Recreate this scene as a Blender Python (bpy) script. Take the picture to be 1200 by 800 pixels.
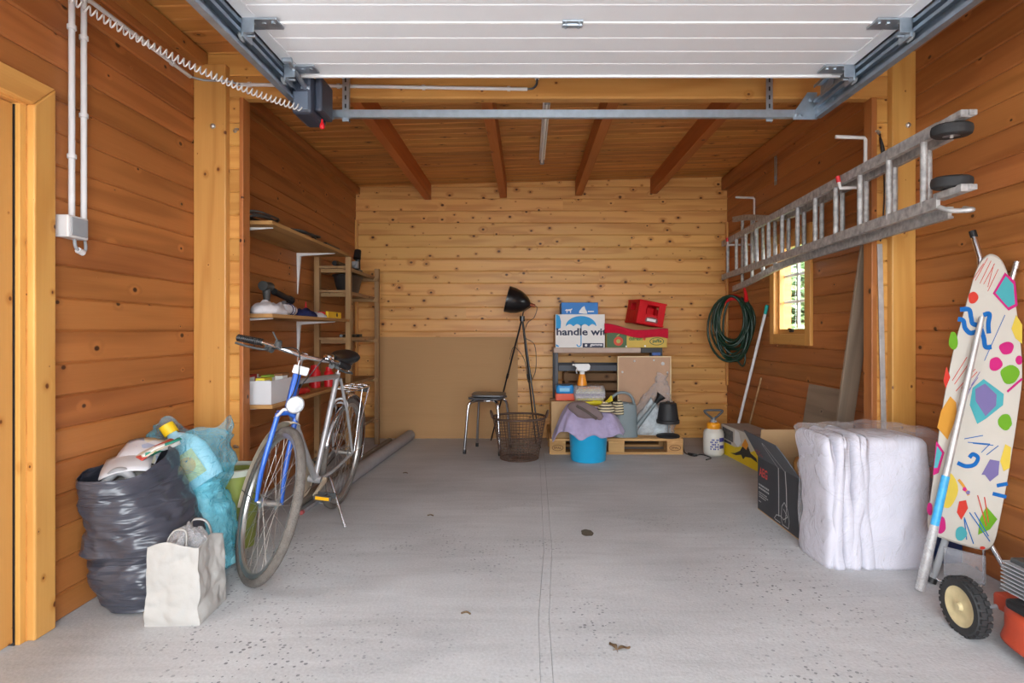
import bpy, bmesh, math, random
from mathutils import Vector, Matrix, noise
PI = math.pi
rnd = random.Random(11)
for o in list(bpy.data.objects): bpy.data.objects.remove(o, do_unlink=True)
scene = bpy.context.scene
COL = scene.collection

# ------------------------------------------------------------------ camera
F = 670.0; VX = 618.0; VY = 389.0; H = 1.10
cd = bpy.data.cameras.new('camera'); cam = bpy.data.objects.new('camera', cd); COL.objects.link(cam)
cd.sensor_fit = 'HORIZONTAL'; cd.sensor_width = 36.0; cd.lens = F / 1200.0 * 36.0
cd.shift_x = (600 - VX) / 1200.0; cd.shift_y = (VY - 400) / 1200.0
cd.clip_start = 0.02; cd.clip_end = 200
cam.location = (0, 0, H); cam.rotation_euler = (PI / 2, 0, 0)
scene.camera = cam
# ------------------------------------------------------------------ world: bright overcast sky
w = bpy.data.worlds.new('overcast_sky'); scene.world = w; w.use_nodes = True
bgn = w.node_tree.nodes['Background']
bgn.inputs[0].default_value = (0.90, 0.955, 1.0, 1); bgn.inputs[1].default_value = 5.2
# portal over the open garage doorway: only guides the sampling of the sky
ld = bpy.data.lights.new('doorway_portal', 'AREA'); ld.shape = 'RECTANGLE'; ld.size = 2.6; ld.size_y = 2.35
ld.cycles.is_portal = True
lo = bpy.data.objects.new('doorway_portal', ld); COL.objects.link(lo)
lo.location = (0.19, -0.86, 1.15); lo.rotation_euler = (PI / 2, 0, 0)
vs = scene.view_settings
vs.view_transform = 'Standard'; vs.look = 'None'; vs.gamma = 1.0; vs.exposure = 1.27; vs.use_curve_mapping = False

# ------------------------------------------------------------------ room measures
XL, XR, YB, YF = -1.785, 2.078, 5.95, -0.7  # YF: unseen front, chosen for the light rather than measured
ZL, ZR = 2.614, 2.716
SL = (ZR - ZL) / (XR - XL)
def ceil_z(x): return ZL + (x - XL) * SL
def hit(px, py, p0, n):                       # a point on a real plane, seen in the photo's frame
    d = Vector(((px - VX) / F, 1.0, (VY - py) / F)); o = Vector((0, 0, H))
    return o + d * ((p0 - o).dot(n) / d.dot(n))

# ------------------------------------------------------------------ materials
def lin(c):
    return tuple((v / 12.92 if v <= 0.04045 else ((v + 0.055) / 1.055) ** 2.4) for v in c)
def rgb(r, g, b): return lin((r / 255, g / 255, b / 255)) + (1,)
MATS = {}
def new_mat(name):
    m = bpy.data.materials.new(name); m.use_nodes = True
    nt = m.node_tree; b = nt.nodes['Principled BSDF']
    return m, nt, b
def mat(name, col, rough=0.5, metal=0.0, spec=0.5, alpha=1.0, var=0.06, scale=12.0, bump=0.0, bscale=60.0, emit=None, trans=0.0, sheen=0.0, coat=0.0):
    if name in MATS: return MATS[name]
    m, nt, b = new_mat(name); N = nt.nodes; L = nt.links
    b.inputs['Roughness'].default_value = rough; b.inputs['Metallic'].default_value = metal
    b.inputs['Specular IOR Level'].default_value = spec; b.inputs['Alpha'].default_value = alpha
    b.inputs['Transmission Weight'].default_value = trans; b.inputs['Sheen Weight'].default_value = sheen
    b.inputs['Coat Weight'].default_value = coat
    tc = N.new('ShaderNodeTexCoord')
    if var > 0:
        nz = N.new('ShaderNodeTexNoise'); nz.inputs['Scale'].default_value = scale; nz.inputs['Detail'].default_value = 5
        L.new(tc.outputs['Object'], nz.inputs['Vector'])
        mx = N.new('ShaderNodeMix'); mx.data_type = 'RGBA'
        mx.inputs[6].default_value = tuple(max(0, c * (1 - 2 * var)) for c in col[:3]) + (1,)
        mx.inputs[7].default_value = tuple(min(1, c * (1 + 2 * var)) for c in col[:3]) + (1,)
        L.new(nz.outputs['Fac'], mx.inputs[0]); L.new(mx.outputs[2], b.inputs['Base Color'])
    else:
        b.inputs['Base Color'].default_value = col
    if bump > 0:
        n2 = N.new('ShaderNodeTexNoise'); n2.inputs['Scale'].default_value = bscale; n2.inputs['Detail'].default_value = 4
        L.new(tc.outputs['Object'], n2.inputs['Vector'])
        bp = N.new('ShaderNodeBump'); bp.inputs['Strength'].default_value = bump; bp.inputs['Distance'].default_value = 0.01
        L.new(n2.outputs['Fac'], bp.inputs['Height']); L.new(bp.outputs[0], b.inputs['Normal'])
    MATS[name] = m; return m
def math_node(nt, op, a, b=None, clamp=False):
    n = nt.nodes.new('ShaderNodeMath'); n.operation = op; n.use_clamp = clamp
    for i, v in enumerate((a, b)):
        if v is None: continue
        if isinstance(v, (int, float)): n.inputs[i].default_value = v
        else: nt.links.new(v, n.inputs[i])
    return n.outputs[0]
def wood(name, light, dark, knot, kscale=5.5, ksize=0.085, ring=16.0, rough=0.45, spec=0.4, grain=0.5, vary=0.22, dirt=0.0, ring_light=0.45):
    """pine board: length along local x, width along local z; every board takes its own piece of the pattern"""
    if name in MATS: return MATS[name]
    m, nt, b = new_mat(name); N = nt.nodes; L = nt.links
    tc = N.new('ShaderNodeTexCoord'); oi = N.new('ShaderNodeObjectInfo')
    off = N.new('ShaderNodeVectorMath'); off.operation = 'SCALE'; off.inputs[0].default_value = (37.0, 3.0, 71.0)
    L.new(oi.outputs['Random'], off.inputs['Scale'])
    ad = N.new('ShaderNodeVectorMath'); ad.operation = 'ADD'
    L.new(tc.outputs['Object'], ad.inputs[0]); L.new(off.outputs[0], ad.inputs[1])
    sx = N.new('ShaderNodeSeparateXYZ'); L.new(ad.outputs[0], sx.inputs[0])
    cv = N.new('ShaderNodeCombineXYZ')
    L.new(math_node(nt, 'MULTIPLY', sx.outputs[0], 0.75), cv.inputs[0])
    L.new(math_node(nt, 'ADD', sx.outputs[2], sx.outputs[1]), cv.inputs[1])
    vo = N.new('ShaderNodeTexVoronoi'); vo.voronoi_dimensions = '2D'; vo.inputs['Scale'].default_value = kscale
    L.new(cv.outputs[0], vo.inputs['Vector'])
    sc = N.new('ShaderNodeSeparateColor'); L.new(vo.outputs['Color'], sc.inputs[0])
    dist = vo.outputs['Distance']
    size = math_node(nt, 'MULTIPLY', math_node(nt, 'POWER', sc.outputs[0], 1.3), ksize)
    kn = math_node(nt, 'SUBTRACT', 1.0, math_node(nt, 'DIVIDE', dist, math_node(nt, 'ADD', size, 0.004)), True)
    kn = math_node(nt, 'MULTIPLY', kn, 2.2, True)
    halo = math_node(nt, 'SUBTRACT', 1.0, math_node(nt, 'DIVIDE', dist, math_node(nt, 'ADD', math_node(nt, 'MULTIPLY', size, 3.2), 0.01)), True)
    # growth rings
    mp = N.new('ShaderNodeMapping'); mp.inputs['Scale'].default_value = (0.55, 5.0, 7.0); L.new(ad.outputs[0], mp.inputs[0])
    n1 = N.new('ShaderNodeTexNoise'); n1.inputs['Scale'].default_value = 1.0; n1.inputs['Detail'].default_value = 2.5
    L.new(mp.outputs[0], n1.inputs['Vector'])
    ph = math_node(nt, 'ADD', math_node(nt, 'MULTIPLY', n1.outputs['Fac'], ring * 2 * PI / 4), math_node(nt, 'MULTIPLY', halo, 5.0))
    rg = math_node(nt, 'ADD', math_node(nt, 'MULTIPLY', math_node(nt, 'SINE', ph), 0.5), 0.5)
    rg = math_node(nt, 'POWER', rg, 2.0)
    m2 = N.new('ShaderNodeMapping'); m2.inputs['Scale'].default_value = (4.0, 160.0, 160.0); L.new(ad.outputs[0], m2.inputs[0])
    n2 = N.new('ShaderNodeTexNoise'); n2.inputs['Scale'].default_value = 1.0; n2.inputs['Detail'].default_value = 4
    L.new(m2.outputs[0], n2.inputs['Vector'])
    g = math_node(nt, 'ADD', math_node(nt, 'MULTIPLY', rg, grain), math_node(nt, 'MULTIPLY', n2.outputs['Fac'], 0.35))
    g = math_node(nt, 'ADD', g, math_node(nt, 'MULTIPLY', halo, ring_light), True)
    mx = N.new('ShaderNodeMix'); mx.data_type = 'RGBA'; mx.inputs[6].default_value = light; mx.inputs[7].default_value = dark
    L.new(g, mx.inputs[0])
    # board to board variation
    wn = N.new('ShaderNodeTexWhiteNoise'); wn.noise_dimensions = '1D'; L.new(oi.outputs['Random'], wn.inputs['W'])
    hs = N.new('ShaderNodeHueSaturation'); L.new(mx.outputs[2], hs.inputs['Color'])
    L.new(math_node(nt, 'ADD', math_node(nt, 'MULTIPLY', wn.outputs['Value'], vary), 1 - vary * 0.5), hs.inputs['Value'])
    L.new(math_node(nt, 'ADD', math_node(nt, 'MULTIPLY', oi.outputs['Random'], 0.008), 0.496), hs.inputs['Hue'])
    mk = N.new('ShaderNodeMix'); mk.data_type = 'RGBA'; mk.inputs[7].default_value = knot
    L.new(kn, mk.inputs[0]); L.new(hs.outputs[0], mk.inputs[6])
    out = mk.outputs[2]
    if dirt > 0:
        nd = N.new('ShaderNodeTexNoise'); nd.inputs['Scale'].default_value = 3.0; nd.inputs['Detail'].default_value = 6
        L.new(ad.outputs[0], nd.inputs['Vector'])
        md = N.new('ShaderNodeMix'); md.data_type = 'RGBA'; md.inputs[7].default_value = rgb(110, 100, 90)
        L.new(math_node(nt, 'MULTIPLY', math_node(nt, 'SUBTRACT', nd.outputs['Fac'], 0.4, True), dirt * 4, True), md.inputs[0]); L.new(out, md.inputs[6]); out = md.outputs[2]
    L.new(out, b.inputs['Base Color'])
    b.inputs['Specular IOR Level'].default_value = spec
    L.new(math_node(nt, 'ADD', rough - 0.08, math_node(nt, 'MULTIPLY', n2.outputs['Fac'], 0.16)), b.inputs['Roughness'])
    bp = N.new('ShaderNodeBump'); bp.inputs['Strength'].default_value = 0.25; bp.inputs['Distance'].default_value = 0.004
    L.new(math_node(nt, 'SUBTRACT', g, kn), bp.inputs['Height']); L.new(bp.outputs[0], b.inputs['Normal'])
    MATS[name] = m; return m
def sheer(name, tint, rough, base, edge, bump=0.6, bscale=18.0):
    """thin clear film: mostly see-through, brighter and glossier at grazing angles"""
    if name in MATS: return MATS[name]
    m, nt, b = new_mat(name); N = nt.nodes; L = nt.links
    b.inputs['Base Color'].default_value = tint; b.inputs['Roughness'].default_value = rough; b.inputs['Specular IOR Level'].default_value = 0.8
    tr = N.new('ShaderNodeBsdfTransparent'); mx = N.new('ShaderNodeMixShader')
    lw = N.new('ShaderNodeLayerWeight'); lw.inputs[0].default_value = 0.35
    fac = math_node(nt, 'ADD', base, math_node(nt, 'MULTIPLY', lw.outputs['Facing'], edge), True)
    L.new(fac, mx.inputs[0]); L.new(tr.outputs[0], mx.inputs[1]); L.new(b.outputs[0], mx.inputs[2])
    tc = N.new('ShaderNodeTexCoord'); n2 = N.new('ShaderNodeTexNoise'); n2.inputs['Scale'].default_value = bscale; n2.inputs['Detail'].default_value = 3
    n2.inputs['Distortion'].default_value = 1.5
    L.new(tc.outputs['Object'], n2.inputs['Vector'])
    bp = N.new('ShaderNodeBump'); bp.inputs['Strength'].default_value = bump; bp.inputs['Distance'].default_value = 0.03
    L.new(n2.outputs['Fac'], bp.inputs['Height']); L.new(bp.outputs[0], b.inputs['Normal']); L.new(bp.outputs[0], lw.inputs['Normal'])
    L.new(mx.outputs[0], N['Material Output'].inputs[0])
    MATS[name] = m; return m
def glass_mat(name):
    if name in MATS: return MATS[name]
    m, nt, b = new_mat(name); N = nt.nodes; L = nt.links
    tr = N.new('ShaderNodeBsdfTransparent'); gl = N.new('ShaderNodeBsdfGlossy'); gl.inputs['Roughness'].default_value = 0.02
    mx = N.new('ShaderNodeMixShader'); mx.inputs[0].default_value = 0.07
    L.new(tr.outputs[0], mx.inputs[1]); L.new(gl.outputs[0], mx.inputs[2]); L.new(mx.outputs[0], N['Material Output'].inputs[0])
    MATS[name] = m; return m
def concrete():
    m, nt, b = new_mat('concrete'); N = nt.nodes; L = nt.links
    tc = N.new('ShaderNodeTexCoord')
    def nz(scale, detail, vec=None, dist=0.0):
        n = N.new('ShaderNodeTexNoise'); n.inputs['Scale'].default_value = scale; n.inputs['Detail'].default_value = detail
        n.inputs['Distortion'].default_value = dist
        L.new(vec or tc.outputs['Object'], n.inputs['Vector']); return n.outputs['Fac']
    mp = N.new('ShaderNodeMapping'); mp.inputs['Scale'].default_value = (0.5, 3.0, 1); L.new(tc.outputs['Object'], mp.inputs[0])
    a = nz(1.1, 6); s = nz(3.0, 6, mp.outputs[0], 1.2); f = nz(90, 3)
    t = math_node(nt, 'ADD', math_node(nt, 'MULTIPLY', a, 0.62), math_node(nt, 'ADD', math_node(nt, 'MULTIPLY', s, 0.28), math_node(nt, 'MULTIPLY', f, 0.30)))
    cr = N.new('ShaderNodeValToRGB'); L.new(t, cr.inputs[0])
    cr.color_ramp.elements[0].position = 0.38; cr.color_ramp.elements[0].color = rgb(158, 159, 161)
    cr.color_ramp.elements[1].position = 0.80; cr.color_ramp.elements[1].color = rgb(204, 206, 208)
    # worn patches where dark grit shows
    sx = N.new('ShaderNodeSeparateXYZ'); L.new(tc.outputs['Object'], sx.inputs[0])
    wear = math_node(nt, 'MULTIPLY', math_node(nt, 'SUBTRACT', nz(1.3, 4), 0.46), 6.0, True)
    front = math_node(nt, 'SUBTRACT', 1.0, math_node(nt, 'DIVIDE', sx.outputs[1], 4.2), True)
    wear = math_node(nt, 'MULTIPLY', wear, math_node(nt, 'MULTIPLY', front, 3.0, True))
    vo = N.new('ShaderNodeTexVoronoi'); vo.inputs['Scale'].default_value = 60; L.new(tc.outputs['Object'], vo.inputs['Vector'])
    vc = N.new('ShaderNodeSeparateColor'); L.new(vo.outputs['Color'], vc.inputs[0])
    sp = math_node(nt, 'MULTIPLY', math_node(nt, 'LESS_THAN', vo.outputs['Distance'], math_node(nt, 'MULTIPLY', vc.outputs[0], 0.42)), math_node(nt, 'GREATER_THAN', vc.outputs[1], 0.5))
    sp = math_node(nt, 'MULTIPLY', sp, wear)
    mx = N.new('ShaderNodeMix'); mx.data_type = 'RGBA'; mx.inputs[7].default_value = rgb(84, 86, 92)
    L.new(math_node(nt, 'MULTIPLY', sp, 0.75), mx.inputs[0]); L.new(cr.outputs[0], mx.inputs[6]); L.new(mx.outputs[2], b.inputs['Base Color'])
    b.inputs['Roughness'].default_value = 0.75; b.inputs['Specular IOR Level'].default_value = 0.35
    bp = N.new('ShaderNodeBump'); bp.inputs['Strength'].default_value = 0.35; bp.inputs['Distance'].default_value = 0.004
    L.new(math_node(nt, 'ADD', f, math_node(nt, 'MULTIPLY', nz(14, 5), 1.5)), bp.inputs['Height']); L.new(bp.outputs[0], b.inputs['Normal'])
    return m
CONC = concrete()
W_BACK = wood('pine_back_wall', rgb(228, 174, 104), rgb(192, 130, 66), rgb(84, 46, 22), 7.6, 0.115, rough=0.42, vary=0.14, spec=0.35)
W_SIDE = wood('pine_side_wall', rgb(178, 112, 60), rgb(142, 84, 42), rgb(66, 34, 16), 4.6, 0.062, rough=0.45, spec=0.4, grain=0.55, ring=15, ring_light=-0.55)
W_CEIL = wood('pine_ceiling', rgb(206, 142, 76), rgb(154, 94, 42), rgb(80, 42, 18), 5.0, 0.07, rough=0.5, spec=0.35)
W_POST = wood('pine_post', rgb(214, 160, 88), rgb(184, 124, 58), rgb(104, 56, 22), 6.5, 0.06, rough=0.4, grain=0.42)
W_BEAM = wood('pine_beam', rgb(186, 104, 46), rgb(150, 76, 30), rgb(90, 40, 16), 2.5, 0.05, rough=0.5, grain=0.3)
W_RAW = wood('raw_timber', rgb(176, 140, 98), rgb(132, 98, 64), rgb(74, 48, 28), 3.5, 0.05, rough=0.8, spec=0.2, dirt=0.25)
W_SHELF = wood('shelf_board', rgb(196, 150, 96), rgb(158, 112, 66), rgb(104, 66, 34), 2.0, 0.02, rough=0.7, spec=0.2)
W_PLY = wood('plywood', rgb(192, 150, 104), rgb(164, 122, 80), rgb(140, 98, 58), 0.6, 0.01, rough=0.65, spec=0.25, ring=5, grain=0.35)
W_GREY = wood('weathered_board', rgb(150, 132, 112), rgb(118, 102, 86), rgb(80, 66, 54), 2.0, 0.03, rough=0.85, spec=0.15)
W_PALLET = wood('pallet_timber', rgb(206, 164, 112), rgb(168, 124, 78), rgb(96, 60, 32), 3.0, 0.05, rough=0.8, spec=0.2)
GALV = mat('galvanised_steel', rgb(176, 186, 196), 0.38, 0.85, var=0.12, scale=30)
GALV_D = mat('track_steel', rgb(150, 164, 178), 0.42, 0.8, var=0.15, scale=20)
CHROME = mat('chrome', rgb(215, 216, 220), 0.16, 1.0, var=0.03)
ALU = mat('aged_aluminium', rgb(190, 188, 186), 0.5, 0.55, var=0.2, scale=22, bump=0.1)
WHITE_M = mat('white_door_enamel', rgb(220, 221, 224), 0.5, var=0.015, bump=0.08, bscale=160)
PVC = mat('light_grey_pvc', rgb(214, 212, 212), 0.45, var=0.03)
GREYPL = mat('grey_plastic', rgb(150, 152, 155), 0.5)
BLACK = mat('black_plastic', rgb(30, 30, 32), 0.4)
RUBBER = mat('black_rubber', rgb(42, 42, 43), 0.75, var=0.2, scale=25, bump=0.2)
RED = mat('red_plastic', rgb(205, 24, 34), 0.4)
WHITE = mat('white_paint', rgb(232, 232, 232), 0.5, var=0.02)
INK = mat('navy_ink', rgb(34, 40, 70), 0.6, var=0)
PRINT_W = mat('white_ink', rgb(228, 228, 226), 0.6, var=0)
CARD = mat('brown_cardboard', rgb(186, 152, 112), 0.85, spec=0.2, var=0.06)

# ------------------------------------------------------------------ mesh builder
class MB:
    def __init__(s): s.v = []; s.f = []; s.m = []
    def add(s, vs, fs, mi=0):
        k = len(s.v); s.v += [Vector(v) for v in vs]
        s.f += [tuple(i + k for i in f) for f in fs]; s.m += [mi] * len(fs); return s
    def box(s, c, d, M=None, mi=0):
        hx, hy, hz = d[0] / 2, d[1] / 2, d[2] / 2; c = Vector(c)
        p = [Vector((x, y, z)) for z in (-hz, hz) for y in (-hy, hy) for x in (-hx, hx)]
        if M is not None: p = [M @ q for q in p]
        return s.add([c + q for q in p], [(0, 2, 3, 1), (4, 5, 7, 6), (0, 1, 5, 4), (2, 6, 7, 3), (0, 4, 6, 2), (1, 3, 7, 5)], mi)
    def bb(s, x0, x1, y0, y1, z0, z1, mi=0):
        return s.box(((x0 + x1) / 2, (y0 + y1) / 2, (z0 + z1) / 2), (abs(x1 - x0), abs(y1 - y0), abs(z1 - z0)), None, mi)
    def tube(s, pts, r, n=8, closed=False, mi=0, caps=True):
        pts = [Vector(p) for p in pts]; m = len(pts)
        rs = r if isinstance(r, (list, tuple)) else [r] * m
        T = []
        for i in range(m):
            a = pts[(i - 1) % m] if (closed or i > 0) else pts[0]
            b = pts[(i + 1) % m] if (closed or i < m - 1) else pts[-1]
            t = (b - a); T.append(t.normalized() if t.length > 1e-9 else Vector((0, 0, 1)))
        u = T[0].orthogonal().normalized(); vs = []
        for i in range(m):
            u = (u - T[i] * u.dot(T[i])); u = u.normalized() if u.length > 1e-6 else T[i].orthogonal().normalized()
            w_ = T[i].cross(u)
            for k in range(n):
                a = 2 * PI * k / n; vs.append(pts[i] + (u * math.cos(a) + w_ * math.sin(a)) * rs[i])
        fs = []
        for i in range(m if closed else m - 1):
            j = (i + 1) % m
            for k in range(n):
                l = (k + 1) % n; fs.append((i * n + k, i * n + l, j * n + l, j * n + k))
        if caps and not closed:
            fs.append(tuple(reversed(range(n)))); fs.append(tuple((m - 1) * n + k for k in range(n)))
        return s.add(vs, fs, mi)
    def cyl(s, a, b, r, r2=None, n=12, mi=0): return s.tube([a, b], [r, r if r2 is None else r2], n, mi=mi)
    def lathe(s, prof, n=24, M=None, mi=0, cap0=False, cap1=False, sx=1.0, sy=1.0):
        vs = []; fs = []
        for (r, z) in prof:
            for k in range(n):
                a = 2 * PI * k / n; p = Vector((r * math.cos(a) * sx, r * math.sin(a) * sy, z)); vs.append(M @ p if M is not None else p)
        for i in range(len(prof) - 1):
            for k in range(n):
                l = (k + 1) % n; fs.append((i * n + k, i * n + l, (i + 1) * n + l, (i + 1) * n + k))
        if cap0: fs.append(tuple(reversed(range(n))))
        if cap1: fs.append(tuple((len(prof) - 1) * n + k for k in range(n)))
        return s.add(vs, fs, mi)
    def torus(s, Rr, r, N=48, n=8, M=None, mi=0, sz=1.0):
        vs = []; fs = []
        for i in range(N):
            a = 2 * PI * i / N
            for k in range(n):
                b = 2 * PI * k / n; q = Rr + r * math.cos(b)
                p = Vector((q * math.cos(a), q * math.sin(a), r * math.sin(b) * sz)); vs.append(M @ p if M is not None else p)
        for i in range(N):
            j = (i + 1) % N
            for k in range(n):
                l = (k + 1) % n; fs.append((i * n + k, j * n + k, j * n + l, i * n + l))
        return s.add(vs, fs, mi)
    def prism(s, poly, d, mi=0):               # poly: 3D points, d: extrusion vector
        n = len(poly); d = Vector(d); vs = [Vector(p) for p in poly] + [Vector(p) + d for p in poly]
        fs = [tuple(range(n)), tuple(reversed(range(n, 2 * n)))] + [(i, i + n, (i + 1) % n + n, (i + 1) % n) for i in range(n)]
        return s.add(vs, fs, mi)
    def surf(s, fn, nu, nv, closed=True, mi=0, cap0=False, cap1=False):
        vs = [fn(u / (nu if closed else nu - 1), v / (nv - 1)) for v in range(nv) for u in range(nu)]
        fs = []
        for v in range(nv - 1):
            for u in range(nu if closed else nu - 1):
                q = (u + 1) % nu; fs.append((v * nu + u, v * nu + q, (v + 1) * nu + q, (v + 1) * nu + u))
        if cap0: fs.append(tuple(reversed(range(nu))))
        if cap1: fs.append(tuple((nv - 1) * nu + k for k in range(nu)))
        return s.add(vs, fs, mi)
    def xform(s, M): s.v = [M @ p for p in s.v]; return s
    def build(s, name, mats, parent=None, origin=None, smooth=None, bevel=0.0, solid=0.0, fix=True, world=False):
        if not isinstance(mats, (list, tuple)): mats = [mats]
        o3 = Vector(origin) if origin is not None else Vector((0, 0, 0))
        if world and parent is not None: o3 = parent.location.copy()
        me = bpy.data.meshes.new(name); me.from_pydata([p - o3 for p in s.v], [], s.f)
        for m in mats: me.materials.append(m)
        if len(mats) > 1: me.polygons.foreach_set('material_index', s.m)
        if fix:
            bm = bmesh.new(); bm.from_mesh(me); bmesh.ops.recalc_face_normals(bm, faces=bm.faces); bm.to_mesh(me); bm.free()
        if smooth is not None:
            me.shade_smooth()
            if smooth < 180: me.set_sharp_from_angle(angle=math.radians(smooth))
        o = bpy.data.objects.new(name, me); COL.objects.link(o)
        if parent is not None: o.parent = parent
        elif origin is not None: o.location = o3
        if bevel > 0:
            b = o.modifiers.new('bevel', 'BEVEL'); b.width = bevel; b.segments = 2; b.limit_method = 'ANGLE'
        if solid > 0:
            b = o.modifiers.new('solid', 'SOLIDIFY'); b.thickness = solid; b.offset = 0
        return o
def tag(o, label, cat, group=None):
    o['label'] = label; o['category'] = cat
    if group: o['group'] = group
    return o
def struct(o, label=None):
    o['kind'] = 'structure'
    if label: o['label'] = label
    return o
def thing(name, label, cat, loc=(0, 0, 0), rz=0.0, group=None):
    o = bpy.data.objects.new(name, None); COL.objects.link(o); o.empty_display_size = 0.1
    o.location = loc; o.rotation_euler = (0, 0, rz); return tag(o, label, cat, group)
def dup(root, loc, rz=None, label=None, group=None):
    r = root.copy(); COL.objects.link(r); r.location = loc
    if rz is not None: r.rotation_euler = (0, 0, rz)
    if label: r['label'] = label
    if group: r['group'] = group
    for ch in list(root.children):
        c = ch.copy(); COL.objects.link(c); c.parent = r
        for g in list(ch.children):
            d = g.copy(); COL.objects.link(d); d.parent = c
    return r
def nz3(p, s): return noise.noise(Vector(p) * s)
def arc(c, r, a0, a1, n, ex, ez):
    c = Vector(c); ex = Vector(ex); ez = Vector(ez)
    return [c + ex * (r * math.cos(a0 + (a1 - a0) * i / (n - 1))) + ez * (r * math.sin(a0 + (a1 - a0) * i / (n - 1))) for i in range(n)]
def spline(pts, k=6, closed=False):
    pts = [Vector(p) for p in pts]; out = []; n = len(pts)
    for i in range(n if closed else n - 1):
        g = lambda j: pts[j % n] if closed else pts[max(0, min(n - 1, j))]
        p0, p1, p2, p3 = g(i - 1), g(i), g(i + 1), g(i + 2)
        for t in range(k):
            t = t / k
            out.append(0.5 * ((2 * p1) + (p2 - p0) * t + (2 * p0 - 5 * p1 + 4 * p2 - p3) * t * t + (3 * p1 - p0 - 3 * p2 + p3) * t ** 3))
    if not closed: out.append(pts[-1])
    return out
def text(body, name, m, parent, origin, xd, ud, width=None, height=None, bold=0.0, cut=None, shear=0.0):
    """flat lettering; origin is the lower left corner of the text in the parent's space"""
    cu = bpy.data.curves.new('t', 'FONT'); cu.body = body; cu.size = 1.0; cu.offset = bold; cu.shear = shear; cu.resolution_u = 3
    ob = bpy.data.objects.new('t', cu); COL.objects.link(ob)
    dg = bpy.context.evaluated_depsgraph_get(); dg.update()
    me = bpy.data.meshes.new_from_object(ob.evaluated_get(dg))
    bpy.data.objects.remove(ob, do_unlink=True); bpy.data.curves.remove(cu)
    xs = [v.co.x for v in me.vertices]; ys = [v.co.y for v in me.vertices]
    x0, x1, y0, y1 = min(xs), max(xs), min(ys), max(ys)
    sx = width / (x1 - x0) if width else None; sy = height / (y1 - y0) if height else None
    if sx is None: sx = sy
    if sy is None: sy = sx
    xd = Vector(xd).normalized(); ud = Vector(ud).normalized(); nrm = xd.cross(ud); O = Vector(origin)
    for v in me.vertices:
        v.co = O + xd * ((v.co.x - x0) * sx) + ud * ((v.co.y - y0) * sy) + nrm * 0.0015
    if cut is not None:
        bm = bmesh.new(); bm.from_mesh(me)
        bmesh.ops.bisect_plane(bm, geom=bm.verts[:] + bm.edges[:] + bm.faces[:], plane_co=O + xd * cut, plane_no=xd, clear_outer=True)
        bm.to_mesh(me); bm.free()
    me.materials.clear(); me.materials.append(m)
    o = bpy.data.objects.new(name, me); COL.objects.link(o); o.parent = parent; return o
def flat(mb, pts, O, xd, ud, off=0.0012, mi=0):
    O = Vector(O); xd = Vector(xd).normalized(); ud = Vector(ud).normalized(); n = xd.cross(ud)
    vs = [O + xd * p[0] + ud * p[1] + n * off for p in pts]; mb.add(vs, [tuple(range(len(vs)))], mi)
def ell(cx, cy, rx, ry, n=20, a0=0.0, a1=2 * PI): return [(cx + rx * math.cos(a0 + (a1 - a0) * i / n), cy + ry * math.sin(a0 + (a1 - a0) * i / n)) for i in range(n if a1 - a0 > 6.28 else n + 1)]
X_, Y_, Z_ = Vector((1, 0, 0)), Vector((0, 1, 0)), Vector((0, 0, 1))
# ================================================================== SETTING
PH = 0.1257
PM = {}
def plank_mesh(Lg, h, t, m, c=0.0075):
    key = (round(Lg, 3), round(h, 4), t, m.name)
    if key in PM: return PM[key]
    prof = [(t, 0), (t, h), (c, h), (0, h - c), (0, c), (c, 0)]
    vs = [(x, y, z) for x in (0, Lg) for (y, z) in prof]; n = 6
    fs = [tuple(range(n)), tuple(reversed(range(n, 2 * n)))] + [(i, i + n, (i + 1) % n + n, (i + 1) % n) for i in range(n)]
    me = bpy.data.meshes.new('plank'); me.from_pydata(vs, [], fs); me.materials.append(m)
    bm = bmesh.new(); bm.from_mesh(me); bmesh.ops.recalc_face_normals(bm, faces=bm.faces); bm.to_mesh(me); bm.free()
    PM[key] = me; return me
def plank(parent, Lg, h, m, M, t=0.02, name='plank'):
    o = bpy.data.objects.new(name, plank_mesh(Lg, h, t, m)); COL.objects.link(o); o.parent = parent
    o.matrix_basis = M; return o
def rows(z1):
    zs = [0.0, 0.1]
    while zs[-1] + PH < z1 - 0.02: zs.append(zs[-1] + PH)
    zs.append(z1); return list(zip(zs[:-1], zs[1:]))
def M_back(x, y, z): return Matrix.Translation((x, y, z))
def M_left(y0, z): return Matrix.Translation((XL, y0, z)) @ Matrix.Rotation(PI / 2, 4, 'Z')
def M_right(y1, z): return Matrix.Translation((XR, y1, z)) @ Matrix.Rotation(-PI / 2, 4, 'Z')
# floor: two concrete slabs and the strip between them
mb = MB().bb(XL - 0.2, XR + 0.2, YF - 0.2, YB + 0.2, -0.14, -0.03)
floor = struct(mb.build('floor', CONC), 'grey concrete garage floor with a narrow joint strip')
def slab(name, poly, z0, z1): return MB().prism([(x, y, z0) for x, y in poly], (0, 0, z1 - z0)).build(name, CONC, floor)
YJ = [YF - 0.2, 2.2, 2.9, 4.8, YB + 0.2]; XJ = [0.03, 0.042, 0.083, 0.106, 0.112]
slab('slab', [(XL - 0.2, YF - 0.2)] + [(x, y) for x, y in zip(XJ, YJ)] + [(XL - 0.2, YB + 0.2)], -0.03, 0)
slab('slab', [(XR + 0.2, YF - 0.2), (XR + 0.2, YB + 0.2)] + [(x + 0.042, y) for x, y in reversed(list(zip(XJ, YJ)))], -0.03, 0)
slab('joint_strip', [(x + 0.0012, y) for x, y in zip(XJ, YJ)] + [(x + 0.0408, y) for x, y in reversed(list(zip(XJ, YJ)))], -0.03, -0.002)
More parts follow.
